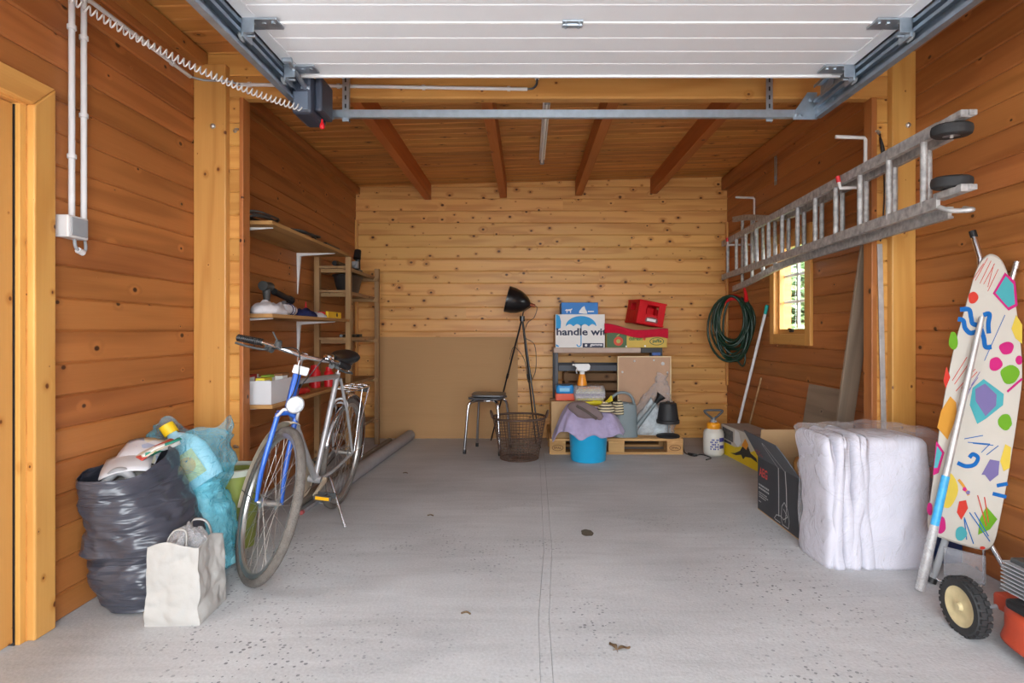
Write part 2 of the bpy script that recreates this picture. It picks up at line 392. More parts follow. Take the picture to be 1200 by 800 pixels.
# ground outside
GRD = mat('bounce_paving', rgb(212, 210, 206), 0.9, var=0.08, scale=3)  # unseen paving, added and kept pale to bounce sky light into the room
struct(MB().bb(-14, 14, -22, YF - 0.2, -0.16, -0.02).build('ground_driveway', GRD), 'unseen pale driveway added outside the garage to bounce light in')
GRS = mat('garden_grass', rgb(92, 120, 60), 0.9, var=0.2, scale=2)
struct(MB().bb(XR + 0.25, 22, YF - 0.2, 26, -0.16, -0.04).build('ground_garden', GRS), 'green garden lawn outside the window')
# walls
WIN = (4.236, 4.77, 1.08, 1.82)      # y0 y1 z0 z1
DOOR = (1.12, 2.04, 0.0, 1.91)
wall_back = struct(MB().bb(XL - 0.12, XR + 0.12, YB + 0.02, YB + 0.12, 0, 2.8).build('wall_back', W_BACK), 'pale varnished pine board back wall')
for i, (z0, z1) in enumerate(rows(2.76)):
    j = XL + rnd.uniform(0.25, 0.75) * (XR - XL)
    if i % 3 == 1:
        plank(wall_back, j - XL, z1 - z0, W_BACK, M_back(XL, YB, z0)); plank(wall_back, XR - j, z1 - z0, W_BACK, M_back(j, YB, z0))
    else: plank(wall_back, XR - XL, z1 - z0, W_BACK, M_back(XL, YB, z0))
mb = MB(); x0, x1 = XL - 0.12, XL - 0.02
mb.bb(x0, x1, YF, DOOR[0], 0, 2.8).bb(x0, x1, DOOR[1], YB + 0.12, 0, 2.8).bb(x0, x1, DOOR[0], DOOR[1], DOOR[3], 2.8)
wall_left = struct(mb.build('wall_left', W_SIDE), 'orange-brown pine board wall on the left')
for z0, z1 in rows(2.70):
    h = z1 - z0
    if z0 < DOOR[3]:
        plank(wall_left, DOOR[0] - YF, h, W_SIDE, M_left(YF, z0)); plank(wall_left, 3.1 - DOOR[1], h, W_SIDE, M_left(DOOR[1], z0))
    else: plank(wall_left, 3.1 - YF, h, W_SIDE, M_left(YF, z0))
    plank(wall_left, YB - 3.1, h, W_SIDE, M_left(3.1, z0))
mb = MB(); x0, x1 = XR + 0.02, XR + 0.12
mb.bb(x0, x1, YF, WIN[0], 0, 2.85).bb(x0, x1, WIN[1], YB + 0.12, 0, 2.85).bb(x0, x1, WIN[0], WIN[1], 0, WIN[2]).bb(x0, x1, WIN[0], WIN[1], WIN[3], 2.85)
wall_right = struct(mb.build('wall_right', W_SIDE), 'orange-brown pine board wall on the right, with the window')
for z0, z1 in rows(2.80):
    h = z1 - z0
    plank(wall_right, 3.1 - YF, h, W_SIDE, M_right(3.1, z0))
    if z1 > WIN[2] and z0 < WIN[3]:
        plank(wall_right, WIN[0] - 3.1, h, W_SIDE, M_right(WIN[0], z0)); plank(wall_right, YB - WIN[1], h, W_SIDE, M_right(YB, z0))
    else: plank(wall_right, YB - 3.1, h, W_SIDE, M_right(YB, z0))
mb = MB(); y0, y1 = YF - 0.15, YF  # unseen front wall, set behind the camera so daylight falls off less steeply
mb.bb(XL - 0.12, -1.08, y0, y1, 0, 2.85).bb(1.46, XR + 0.12, y0, y1, 0, 2.85).bb(-1.08, 1.46, y0, y1, 2.32, 2.85)
struct(mb.build('wall_front', W_SIDE), 'unseen front wall around the open garage doorway, set back for softer light falloff')
# ceiling boards, beams and roof
mb = MB(); a = math.atan(SL)
def roofpt(x, y, dz): return (x, y, ceil_z(x) + dz)
mb.prism([roofpt(XL - 0.3, YF - 0.25, 0.022), roofpt(XR + 0.3, YF - 0.25, 0.022), roofpt(XR + 0.3, YB + 0.3, 0.022), roofpt(XL - 0.3, YB + 0.3, 0.022)], (0, 0, 0.14))
ceiling = struct(mb.build('ceiling', W_CEIL), 'varnished pine board ceiling')
CB = 0.112; n = int((YB - YF) / CB) + 1; LC = (XR - XL) / math.cos(a)
for i in range(n):
    y = YF + (i + 1) * CB
    M = Matrix.Translation((XL, y, ZL)) @ Matrix.Rotation(-a, 4, 'Y') @ Matrix.Rotation(PI / 2, 4, 'X')
    plank(ceiling, LC, CB, W_CEIL, M, name='ceiling_board')
for k, (xb, lab) in enumerate(((-1.035, 'ceiling beam nearest the left wall'), (-0.249, 'ceiling beam left of the strip lamp'), (0.533, 'ceiling beam right of the strip lamp'), (1.314, 'ceiling beam nearest the right wall'))):
    zb = ceil_z(xb) - 0.158
    o = MB().bb(0, YB - 3.2, -0.036, 0.036, 0, 0.165).build('ceiling_beam', W_BEAM, bevel=0.004)
    o.location = (xb, 3.2, zb); o.rotation_euler = (0, 0, PI / 2); struct(o, 'reddish brown ' + lab)
def timber(name, x0, x1, y0, y1, z0, z1, m, label, bevel=0.004, axis='z', parent=None):
    """a squared timber whose grain runs along the given axis"""
    c = Vector(((x0 + x1) / 2, (y0 + y1) / 2, (z0 + z1) / 2)); d = Vector((x1 - x0, y1 - y0, z1 - z0))
    if axis == 'z': R_ = Matrix.Rotation(-PI / 2, 3, 'Y'); dd = (d.z, d.y, d.x)
    elif axis == 'y': R_ = Matrix.Rotation(PI / 2, 3, 'Z'); dd = (d.y, d.x, d.z)
    else: R_ = Matrix.Identity(3); dd = tuple(d)
    o = MB().box((0, 0, 0), dd).build(name, m, parent, bevel=bevel)
    o.matrix_basis = Matrix.Translation(c - (parent.location if parent and parent.type == 'EMPTY' else Vector())) @ R_.to_4x4()
    if label: struct(o, label)
    return o
timber('trim_1', XL, XL + 0.06, YF, 3.09, 2.525, 2.60, W_SIDE, 'pine top plate along the left wall at the front', axis='y')
timber('trim_2', XL, XL + 0.045, 3.21, YB, 2.53, 2.60, W_SIDE, 'pine top plate along the left wall at the back', axis='y')
timber('trim_3', XR - 0.06, XR, 3.21, YB, 2.57, 2.70, W_SIDE, 'pine top plate along the right wall at the back', axis='y')
timber('trim_4', XR - 0.06, XR, YF, 3.09, 2.60, 2.70, W_SIDE, 'pine top plate along the right wall at the front', axis='y')
timber('trim_5', XL, XL + 0.025, YB - 0.04, YB, 0.0, 2.26, W_POST, 'thin batten in the back left corner', axis='z')
timber('trim_6', XR - 0.02, XR, YB - 0.045, YB, 0.55, 2.24, W_POST, 'thin batten in the back right corner', axis='z')
# cross wall with the wide opening: header and two stubs made of stacked boards
XO0, XO1, ZO = -1.535, 1.86, 2.368
wm = struct(MB().bb(XL, XR, 3.11, 3.15, ZO + 0.01, 2.80).bb(XL, XO0 - 0.03, 3.11, 3.15, 0, 2.5).bb(XO1 + 0.03, XR, 3.11, 3.15, 0, 2.5).build('wall_middle', W_POST), 'pine cross wall with a wide opening')
for z0, z1 in ((ZO, 2.49), (2.49, 2.61), (2.61, 2.76)):
    plank(wm, XR - XL, z1 - z0, W_POST, M_back(XL, 3.1, z0), 0.06)
for z0, z1 in rows(ZO):
    plank(wm, XO0 - 0.022 - XL, z1 - z0, W_POST, M_back(XL, 3.1, z0), 0.06); plank(wm, XR - XO1 - 0.03, z1 - z0, W_POST, M_back(XO1 + 0.03, 3.1, z0), 0.06)
timber('trim_7', XO0 - 0.022, XO0, 3.088, 3.165, 0, ZO, W_SIDE, 'brown timber board capping the left end of the cross wall')
timber('trim_8', XO1, XO1 + 0.03, 3.088, 3.165, 0, ZO, W_SIDE, 'brown timber board capping the right end of the cross wall')
BOLT = mat('zinc_bolt', rgb(190, 190, 188), 0.35, 0.8)
def post(name, x0, x1, z1, label, bolts):
    o = timber(name, x0, x1, 3.055, 3.1, 0, z1, W_POST, label, 0.006)
    for bx, bz in bolts:
        b = MB().lathe([(0.0, -0.012), (0.009, -0.010), (0.014, -0.004), (0.015, 0.0)], 12, Matrix.Translation((bx, 3.055, bz)) @ Matrix.Rotation(-PI / 2, 4, 'X')).build('bolt', BOLT, o, smooth=60)
        b.matrix_parent_inverse = o.matrix_basis.inverted()
    return o
post('trim_9', XL, -1.612, 2.534, 'light pine post on the left wall', [(-1.68, 2.20)])
post('trim_10', 1.95, XR, 2.62, 'light pine post on the right wall', [(2.035, 2.205), (2.037, 0.525)])
# wall-end anchors
for x, z, s in ((-1.585, 2.19, 1), (-1.585, 0.48, 1), (1.905, 2.18, -1)):
    t = thing('wall_anchor', {2.19: 'small steel anchor screw on the left stub wall near the header', 0.48: 'small steel anchor screw low on the left stub wall', 2.18: 'small steel anchor on the right stub wall above the ladder'}[z], 'screw', (x, 3.1, z))
    MB().lathe([(0.0, -0.01), (0.008, -0.008), (0.011, 0.0)], 10, Matrix.Rotation(-PI / 2, 4, 'X')).build('head', BOLT, t, smooth=60)
    MB().tube([(0, -0.006, 0), (0.015 * s, -0.02, 0.004), (0.028 * s, -0.022, 0.001)], 0.006, 8).build('shank', BOLT, t, smooth=60)
# door in the left wall
door = struct(MB().bb(XL - 0.12, XL + 0.004, DOOR[1] - 0.006, DOOR[1] + 0.02, 0, DOOR[3]).bb(XL - 0.12, XL + 0.004, DOOR[0] - 0.02, DOOR[0] + 0.006, 0, DOOR[3])
              .bb(XL - 0.12, XL + 0.004, DOOR[0], DOOR[1], DOOR[3] - 0.006, DOOR[3] + 0.02).build('door_1', W_POST), 'pine side door with its casing on the left wall')
def child_timber(name, x0, x1, y0, y1, z0, z1, m, parent, axis='z', bevel=0.003):
    o = timber(name, x0, x1, y0, y1, z0, z1, m, None, bevel, axis); o.parent = parent; return o
cy0, cy1, cz = DOOR[1] - 0.005, DOOR[1] + 0.088, DOOR[3]
def prism_t(name, poly, d, m, parent): return MB().prism(poly, d).build(name, m, parent, bevel=0.004)
def casing(side):   # mitred boards standing proud of the wall
    t = 0.032
    ya, yb = (cy0, cy1) if side else (DOOR[0] + 0.005, DOOR[0] - 0.088)
    o = MB().prism([(0, 0, 0), (0, yb - ya, 0), (cz + 0.093, yb - ya, 0), (cz, 0, 0)], (0, 0, t)).build('casing', W_POST, door, bevel=0.006)
    o.matrix_basis = Matrix.Translation((XL, ya, 0)) @ Matrix(((0, 0, 1), (0, 1, 0), (1, 0, 0))).to_4x4(); return o
casing(True); casing(False)
o = MB().prism([(DOOR[0] + 0.005, 0, 0), (DOOR[1] - 0.005, 0, 0), (cy1, 0, 0.093), (DOOR[0] - 0.088, 0, 0.093)], (0, 0.032, 0)).build('casing', W_POST, door, bevel=0.006)
o.matrix_basis = Matrix.Translation((XL, 0, cz)) @ Matrix(((0, 1, 0), (1, 0, 0), (0, 0, 1))).to_4x4()
child_timber('jamb_stop', XL - 0.045, XL + 0.002, DOOR[1] - 0.032, DOOR[1] - 0.006, 0, cz, W_POST, door)
lx0, lx1 = XL - 0.06, XL - 0.018
ly0, ly1 = DOOR[0] + 0.012, DOOR[1] - 0.036
for ya, yb in ((ly0, ly0 + 0.085), (ly1 - 0.085, ly1)): child_timber('door_stile', lx0, lx1, ya, yb, 0.01, cz - 0.01, W_POST, door)
for za, zb in ((0.01, 0.2), (0.95, 1.06), (cz - 0.12, cz - 0.01)): child_timber('door_rail', lx0, lx1, ly0 + 0.085, ly1 - 0.085, za, zb, W_POST, door, 'y')
for k in range(7):
    ya = ly0 + 0.085 + k * (ly1 - ly0 - 0.17) / 7; child_timber('door_board', lx0 + 0.012, lx1 - 0.012, ya + 0.001, ya + (ly1 - ly0 - 0.17) / 7 - 0.001, 0.2, 0.95, W_POST, door)
MB().bb(lx0 + 0.018, lx0 + 0.022, ly0 + 0.085, ly1 - 0.085, 1.06, cz - 0.12).build('pane', glass_mat('window_glass'), door)
MB().bb(lx0 - 0.01, lx1 + 0.004, ly1 + 0.0005, ly1 + 0.004, 0.0, cz - 0.01).build('gap_shade', BLACK, door)  # black strip painting the shade in the gap between leaf and jamb
# window in the right wall
win = struct(MB().bb(XR - 0.002, XR + 0.12, WIN[0] - 0.02, WIN[0] + 0.006, WIN[2], WIN[3]).bb(XR - 0.002, XR + 0.12, WIN[1] - 0.006, WIN[1] + 0.02, WIN[2], WIN[3])
             .bb(XR - 0.002, XR + 0.12, WIN[0], WIN[1], WIN[2] - 0.02, WIN[2] + 0.006).bb(XR - 0.002, XR + 0.12, WIN[0], WIN[1], WIN[3] - 0.006, WIN[3] + 0.02).build('window_1', W_POST), 'small pine window with white glazing bars on the right wall')
cw = 0.08
child_timber('casing', XR - 0.025, XR, WIN[0] - cw, WIN[0] + 0.003, WIN[2] - cw, WIN[3] + cw, W_POST, win)
child_timber('casing', XR - 0.025, XR, WIN[1] - 0.003, WIN[1] + cw, WIN[2] - cw, WIN[3] + cw, W_POST, win)
child_timber('casing', XR - 0.024, XR, WIN[0], WIN[1], WIN[2] - cw, WIN[2] + 0.003, W_POST, win, 'y')
child_timber('casing', XR - 0.024, XR, WIN[0], WIN[1], WIN[3] - 0.003, WIN[3] + cw, W_POST, win, 'y')
wx0, wx1 = XR + 0.008, XR + 0.05
child_timber('sash_stile', wx0, wx1, WIN[0] + 0.006, WIN[0] + 0.04, WIN[2] + 0.006, WIN[3] - 0.006, W_POST, win)
child_timber('sash_stile', wx0, wx1, WIN[1] - 0.04, WIN[1] - 0.006, WIN[2] + 0.006, WIN[3] - 0.006, W_POST, win)
child_timber('sash_rail', wx0, wx1, WIN[0] + 0.04, WIN[1] - 0.04, WIN[2] + 0.006, WIN[2] + 0.045, W_POST, win, 'y')
child_timber('sash_rail', wx0, wx1, WIN[0] + 0.04, WIN[1] - 0.04, WIN[3] - 0.045, WIN[3] - 0.006, W_POST, win, 'y')
ym = (WIN[0] + WIN[1]) / 2; zs = [WIN[2] + 0.05 + (WIN[3] - WIN[2] - 0.1) * k / 3 for k in range(4)]
MB().bb(wx1, wx1 + 0.018, ym - 0.012, ym + 0.012, zs[0], zs[3]).build('glazing_bar', WHITE, win, bevel=0.002)
for z in zs[1:3]: MB().bb(wx1, wx1 + 0.018, WIN[0] + 0.035, WIN[1] - 0.035, z - 0.011, z + 0.011).build('glazing_bar', WHITE, win, bevel=0.002)
for k in range(3):
    for ya, yb in ((WIN[0] + 0.035, ym), (ym, WIN[1] - 0.035)): MB().bb(wx0 + 0.025, wx0 + 0.029, ya, yb, zs[k], zs[k + 1]).build('pane', glass_mat('window_glass'), win)
mb = MB().box((wx0 - 0.006, ym, WIN[2] + 0.03), (0.014, 0.05, 0.022)).tube([(wx0 - 0.01, ym, WIN[2] + 0.035), (wx0 - 0.035, ym - 0.02, WIN[2] + 0.045), (wx0 - 0.03, ym - 0.075, WIN[2] + 0.04)], [0.008, 0.008, 0.006], 8)
mb.build('window_latch', BLACK, win, smooth=50)
# garden beyond the window
LEAF = [mat('leaf_green_%d' % i, c, 0.6, var=0.25, scale=3) for i, c in enumerate((rgb(124, 150, 104), rgb(156, 178, 130), rgb(104, 132, 92)))]
BARK = mat('bark', rgb(96, 78, 60), 0.9)
def tree(x, y, h, r, n, label):
    t = thing('garden_tree', label, 'tree', (x, y, -0.04), group='trees in the garden')
    MB().tube([(0, 0, 0), (0.04, 0.02, h * 0.5), (0, 0, h * 0.9)], [0.1, 0.07, 0.02], 8).build('trunk', BARK, t, smooth=60)
    mb = MB()
    for i in range(n):
        v = Vector((rnd.gauss(0, 1), rnd.gauss(0, 1), rnd.gauss(0, 1))).normalized() * (rnd.random() ** 0.4)
        wob = 0.75 + 0.5 * nz3(v * 2.0 + Vector((x, y, 0)), 1.0)
        c = Vector((v.x * r * wob, v.y * r * wob, h * 0.52 + v.z * h * 0.5)); s = rnd.uniform(0.05, 0.11)
        q = Matrix.Rotation(rnd.uniform(0, 6.28), 3, 'Z') @ Matrix.Rotation(rnd.uniform(0, 3.14), 3, 'X')
        mb.add([c + q @ Vector(p) * s for p in ((-1, 0, 0), (0, -0.45, 0.1), (1, 0, 0), (0, 0.45, 0.1))], [(0, 1, 2, 3)], rnd.randrange(3))
    o = mb.build('foliage', LEAF, t, fix=False); o['kind'] = 'stuff'
tree(4.3, 9.0, 2.5, 1.1, 7000, 'leafy green tree seen through the lower window panes')
tree(5.6, 10.6, 3.0, 1.3, 7000, 'leafy green tree farther off behind the window')
tree(6.4, 13.4, 2.8, 1.2, 5000, 'leafy green shrub at the far side of the window')

# ================================================================== OVERHEAD SECTIONAL DOOR
ZP = 2.30; PX0, PX1 = -1.035, 1.412
gd = thing('garage_door', 'open white sectional garage door lying overhead under the ceiling', 'garage door', (0.19, 1.5, ZP))
def section(y0, y1):
    k = max(2, round((y1 - y0) / 0.122)); prof = [(y0, 0.0)]
    for i in range(1, k):
        y = y0 + (y1 - y0) * i / k; prof += [(y - 0.005, 0), (y, 0.006), (y + 0.005, 0)]
    prof += [(y1, 0.0), (y1 + 0.001, 0.042), (y0 - 0.001, 0.042)]
    o = MB().prism([(PX0, y, ZP + z) for y, z in prof], (PX1 - PX0, 0, 0)).build('door_section', WHITE_M, gd, world=True)
    for x in (PX0, PX1):
        s = -1 if x < 0 else 1
        MB().bb(x, x + s * 0.05, y0 + 0.004, y1 - 0.004, ZP - 0.004, ZP + 0.042).build('end_cap', WHITE_M, o, world=False).matrix_parent_inverse = Matrix.Translation(-gd.location)
    return o
ys = [-0.21, 0.275, 0.76, 1.245, 1.732, 2.218, 2.671]
secs = [section(a_ + 0.003, b_ - 0.003) for a_, b_ in zip(ys[:-1], ys[1:])]
MB().bb(PX0 - 0.05, PX1 + 0.05, 2.671, 2.684, ZP - 0.008, ZP + 0.045).build('bottom_edge_strip', WHITE, gd, world=True)
for y in ys[1:-1]:
    MB().bb(PX0, PX1, y - 0.007, y + 0.007, ZP - 0.005, ZP + 0.004).build('joint_lip', WHITE, gd, world=True, bevel=0.002)
    mb = MB().bb(0.135, 0.215, y - 0.026, y - 0.006, ZP - 0.008, ZP - 0.001).bb(0.135, 0.215, y + 0.006, y + 0.026, ZP - 0.008, ZP - 0.001).cyl((0.14, y, ZP - 0.008), (0.21, y, ZP - 0.008), 0.007, n=10)
    for x in (0.15, 0.2):
        for d in (-0.017, 0.017): mb.cyl((x, y + d, ZP - 0.014), (x, y + d, ZP - 0.006), 0.006, n=6)
    mb.build('hinge', GALV, gd, world=True, bevel=0.001)
def roller_bracket(y, s):
    x = -1.085 if s < 0 else 1.462
    mb = MB().bb(x - s * 0.13, x + s * 0.01, y - 0.045, y + 0.03, ZP - 0.012, ZP - 0.004)
    mb.bb(x - s * 0.004, x + s * 0.004, y - 0.045, y + 0.03, ZP - 0.075, ZP - 0.004).bb(x - s * 0.045, x + s * 0.004, y - 0.045, y - 0.04, ZP - 0.06, ZP - 0.008)
    mb.cyl((x - s * 0.03, y, ZP - 0.052), (x + s * 0.03, y, ZP - 0.052), 0.007, n=10)
    for q in (-0.03, -0.075, -0.11): mb.cyl((x + s * q, y - 0.02, ZP - 0.018), (x + s * q, y - 0.02, ZP - 0.012), 0.009, n=6)
    o = mb.build('roller_bracket', GALV, gd, world=True, bevel=0.0015)
    r = MB().lathe([(0.004, -0.008), (0.021, -0.008), (0.024, 0.0), (0.021, 0.008), (0.004, 0.008)], 16, Matrix.Translation(Vector((x + s * 0.02, y, ZP - 0.052)) - gd.location) @ Matrix.Rotation(PI / 2, 4, 'Y')).build('roller', GREYPL, o, smooth=40)
for y in (1.245, 1.732, 2.218, 2.60):
    for s in (-1, 1): roller_bracket(y, s)
tf = thing('door_track_frame', 'galvanised overhead track frame of the garage door with rear cross bar', 'door track', (0.19, 2.95, 2.23))
def rail(s):
    xw = -1.128 if s < 0 else 1.505; d = -s
    mb = MB(); y0, y1 = YF + 0.05, 2.93
    def strip(dx0, z0, dx1, z1): 
        xa, xb = xw + d * dx0, xw + d * dx1
        mb.bb(min(xa, xb), max(xa, xb), y0, y1, min(z0, z1), max(z0, z1))
    strip(0, 2.195, 0.003, 2.365)
    for zf in (2.195, 2.252, 2.275, 2.362): strip(0.003, zf, 0.038 if zf != 2.195 else 0.03, zf + 0.003)
    for za, zb in ((2.198, 2.212), (2.240, 2.252), (2.278, 2.290), (2.350, 2.362)): strip(0.035 if za > 2.2 else 0.027, za, 0.038 if za > 2.2 else 0.03, zb)
    o = mb.build('track_rail', GALV_D, tf, world=True)
    g = MB().prism([(xw + d * 0.004, 2.80, 2.205), (xw + d * 0.004, 2.96, 2.205), (xw + d * 0.004, 2.96, 2.27), (xw + d * 0.004, 2.84, 2.36), (xw + d * 0.004, 2.80, 2.36)], (d * 0.003, 0, 0))
    g.prism([(xw + d * 0.005, 2.958, 2.20), (xw + d * 0.13, 2.958, 2.20), (xw + d * 0.12, 2.958, 2.245), (xw + d * 0.055, 2.958, 2.34), (xw + d * 0.005, 2.958, 2.34)], (0, 0.003, 0))
    for q, z in ((0.085, 2.222), (0.11, 2.222), (0.04, 2.30)): g.cyl((xw + d * q, 2.945, z), (xw + d * q, 2.959, z), 0.009, n=6)
    g.build('corner_plate', GALV, tf, world=True)
rail(-1); rail(1)
MB().bb(-1.06, 1.435, 2.961, 2.985, 2.212, 2.216).bb(-1.06, 1.435, 2.961, 2.964, 2.212, 2.252).bb(-1.06, 1.435, 2.961, 2.985, 2.249, 2.252).build('cross_bar', GALV, tf, world=True)
HOLE = mat('dark_slot', rgb(40, 40, 42), 0.8)
for x in (-0.95, 1.265):
    o = MB().bb(x - 0.017, x + 0.017, 2.987, 2.990, 2.20, 2.60).bb(x + 0.014, x + 0.017, 2.990, 3.01, 2.20, 2.60).build('hanger_strap', GALV, tf, world=True)
    mb = MB()
    for k in range(8): mb.bb(x - 0.004, x + 0.004, 2.9862, 2.9875, 2.225 + k * 0.045, 2.247 + k * 0.045)
    mb.build('slot', HOLE, o).matrix_parent_inverse = Matrix.Translation(-tf.location)
# motor
NAVY = mat('dark_blue_grey_plastic', rgb(52, 58, 72), 0.45)
mt = thing('garage_door_motor', 'dark blue-grey garage door motor box on the left track end', 'motor', (-1.06, 2.8, 2.13))
MB().bb(-1.118, -1.02, 2.70, 2.91, 2.135, 2.325).build('housing', NAVY, mt, world=True, bevel=0.018)
MB().bb(-1.105, -1.035, 2.693, 2.70, 2.15, 2.235).build('cover_plate', mat('steel_blue_plate', rgb(104, 114, 130), 0.4, 0.3), mt, world=True, bevel=0.003)
MB().bb(-1.02, -0.985, 2.74, 2.9, 2.16, 2.33).build('gear_case', NAVY, mt, world=True, bevel=0.01)
mb = MB().tube([(-1.05, 2.50, 2.288), (-1.05, 2.71, 2.255)], 0.012, 6)
for p in ((-1.05, 2.5, 2.288), (-1.05, 2.71, 2.255)): mb.cyl(Vector(p) + Vector((-0.02, 0, 0)), Vector(p) + Vector((0.02, 0, 0)), 0.012, n=10)
mb.build('drive_arm', GALV, mt, world=True, bevel=0.001)
MB().lathe([(0.0, 0), (0.010, 0.004), (0.013, 0.014), (0.010, 0.026), (0.005, 0.036), (0.004, 0.05)], 14, Matrix.Translation((0.055, 0.0, -0.038))).build('release_knob', RED, mt, smooth=60)
# coiled cable from the wall to the motor
pts = []; A = Vector((-1.735, 2.02, 2.355)); B = Vector((-1.07, 2.70, 2.158)); T = 46
d = (B - A).normalized(); u = d.cross(Z_).normalized(); v = u.cross(d)
for i in range(T * 10 + 1):
    t = i / (T * 10); c = A.lerp(B, t) - Z_ * (0.05 * 4 * t * (1 - t)); an = 2 * PI * T * t
    pts.append(c + (u * math.cos(an) + v * math.sin(an)) * 0.014)
tag(MB().tube(pts, 0.0034, 5).build('coiled_cable', mat('pale_cable', rgb(206, 202, 200), 0.5), origin=(-1.07, 2.7, 2.15), smooth=180), 'pale coiled cable hanging from the left wall to the motor', 'cable')
# conduits
def conduit(name, label, runs, r=0.0095, clips=(), origin=None, extra=None):
    t = thing(name, label, 'conduit', origin or runs[0][0])
    for p in runs: MB().tube(p, r, 10).build('pipe', PVC, t, world=True, smooth=60)
    for c, ax in clips:
        c = Vector(c); ax = Vector(ax); MB().tube([c - ax * 0.008, c + ax * 0.008], r * 1.45, 10).build('clip', PVC, t, world=True, smooth=60)
    return t
xw = XL + 0.016
t = conduit('wall_conduit', 'white conduit running along the left wall just below the ceiling', [[(xw, 1.2, 2.44), (xw, 3.0, 2.44)]], clips=[((xw, 2.3, 2.44), Y_), ((xw, 2.85, 2.44), Y_)])
MB().tube(spline([(xw, 3.0, 2.44), (xw + 0.05, 3.035, 2.438), (-1.6, 3.043, 2.435), (-1.55, 3.08, 2.432)]), 0.006, 8).build('grey_sleeve', GREYPL, t, world=True, smooth=180)
t = conduit('header_conduit', 'long white conduit fixed along the cross beam', [[(-1.56, 3.088, 2.437), (0.0, 3.088, 2.412)]], clips=[((-1.5, 3.088, 2.436), X_), ((-1.02, 3.088, 2.428), X_), ((-0.56, 3.088, 2.421), X_), ((-0.1, 3.088, 2.414), X_)])
MB().tube(spline([(0.0, 3.088, 2.412), (0.03, 3.088, 2.416), (0.05, 3.088, 2.44), (0.052, 3.088, 2.47)]), 0.006, 8).build('bent_cable', mat('dark_cable', rgb(70, 70, 72), 0.5), t, world=True, smooth=180)
MB().tube([(0.052, 3.088, 2.465), (0.052, 3.088, 2.54)], 0.012, 8).build('gland', PVC, t, world=True, smooth=60)
xw = XL + 0.02
conduit('wall_conduit', 'left of the two upright white conduits above the socket box', [[(xw, 2.215, 1.53), (xw, 2.215, 2.60)]], 0.011, [((xw, 2.215, 1.78), Z_), ((xw, 2.215, 2.28), Z_)])
conduit('wall_conduit', 'right of the two upright white conduits beside the socket box', [[(xw, 2.275, 1.475), (xw, 2.275, 2.60)]], 0.011, [((xw, 2.275, 1.96), Z_), ((xw, 2.275, 2.27), Z_)])
t = thing('socket_box', 'white surface socket box at the foot of the two conduits', 'socket', (XL, 2.2, 1.48))
MB().bb(XL, XL + 0.055, 2.155, 2.255, 1.46, 1.545).build('box_body', PVC, t, world=True, bevel=0.005)
MB().bb(XL + 0.055, XL + 0.061, 2.165, 2.245, 1.468, 1.537).build('lid', GREYPL, t, world=True, bevel=0.003)
MB().tube(spline([(XL + 0.03, 2.215, 1.465), (XL + 0.03, 2.222, 1.43), (XL + 0.03, 2.25, 1.415), (XL + 0.03, 2.272, 1.43), (XL + 0.022, 2.275, 1.475)]), 0.006, 8).build('loop_cable', GREYPL, t, world=True, smooth=180)
MB().tube([(XL + 0.03, 2.232, 1.42), (XL + 0.03, 2.258, 1.412)], 0.012, 10).build('cable_clip', PVC, t, world=True, smooth=60)
# strip lamp on the ceiling
zc = ceil_z(0.13)
t = thing('strip_lamp', 'unlit fluorescent strip lamp under the ceiling between the middle beams', 'lamp', (0.13, 4.4, zc))
MB().bb(0.105, 0.155, 3.72, 5.10, zc - 0.035, zc).build('casing', WHITE, t, world=True, bevel=0.006)
MB().tube([(0.13, 3.75, zc - 0.055), (0.13, 5.07, zc - 0.055)], 0.014, 12).build('tube', mat('lamp_tube', rgb(235, 235, 232), 0.25, var=0), t, world=True, smooth=60)
for y in (3.74, 5.08): MB().bb(0.112, 0.148, y - 0.015, y + 0.015, zc - 0.075, zc - 0.03).build('end_holder', GREYPL, t, world=True, bevel=0.004)
MB().tube([(0.13, 3.72, zc - 0.02), (0.135, 3.5, zc - 0.012), (0.14, 3.25, zc - 0.012)], 0.006, 6).build('feed_cable', GREYPL, t, world=True, smooth=180)
# steel strap on the right wall
tag(MB().bb(XR - 0.006, XR, 4.76, 4.80, 2.33, 2.66).bb(XR - 0.012, XR - 0.006, 4.772, 4.788, 2.36, 2.40).build('steel_strap', GALV, origin=(XR, 4.78, 2.33)), 'short upright steel strap high on the right wall', 'strap')
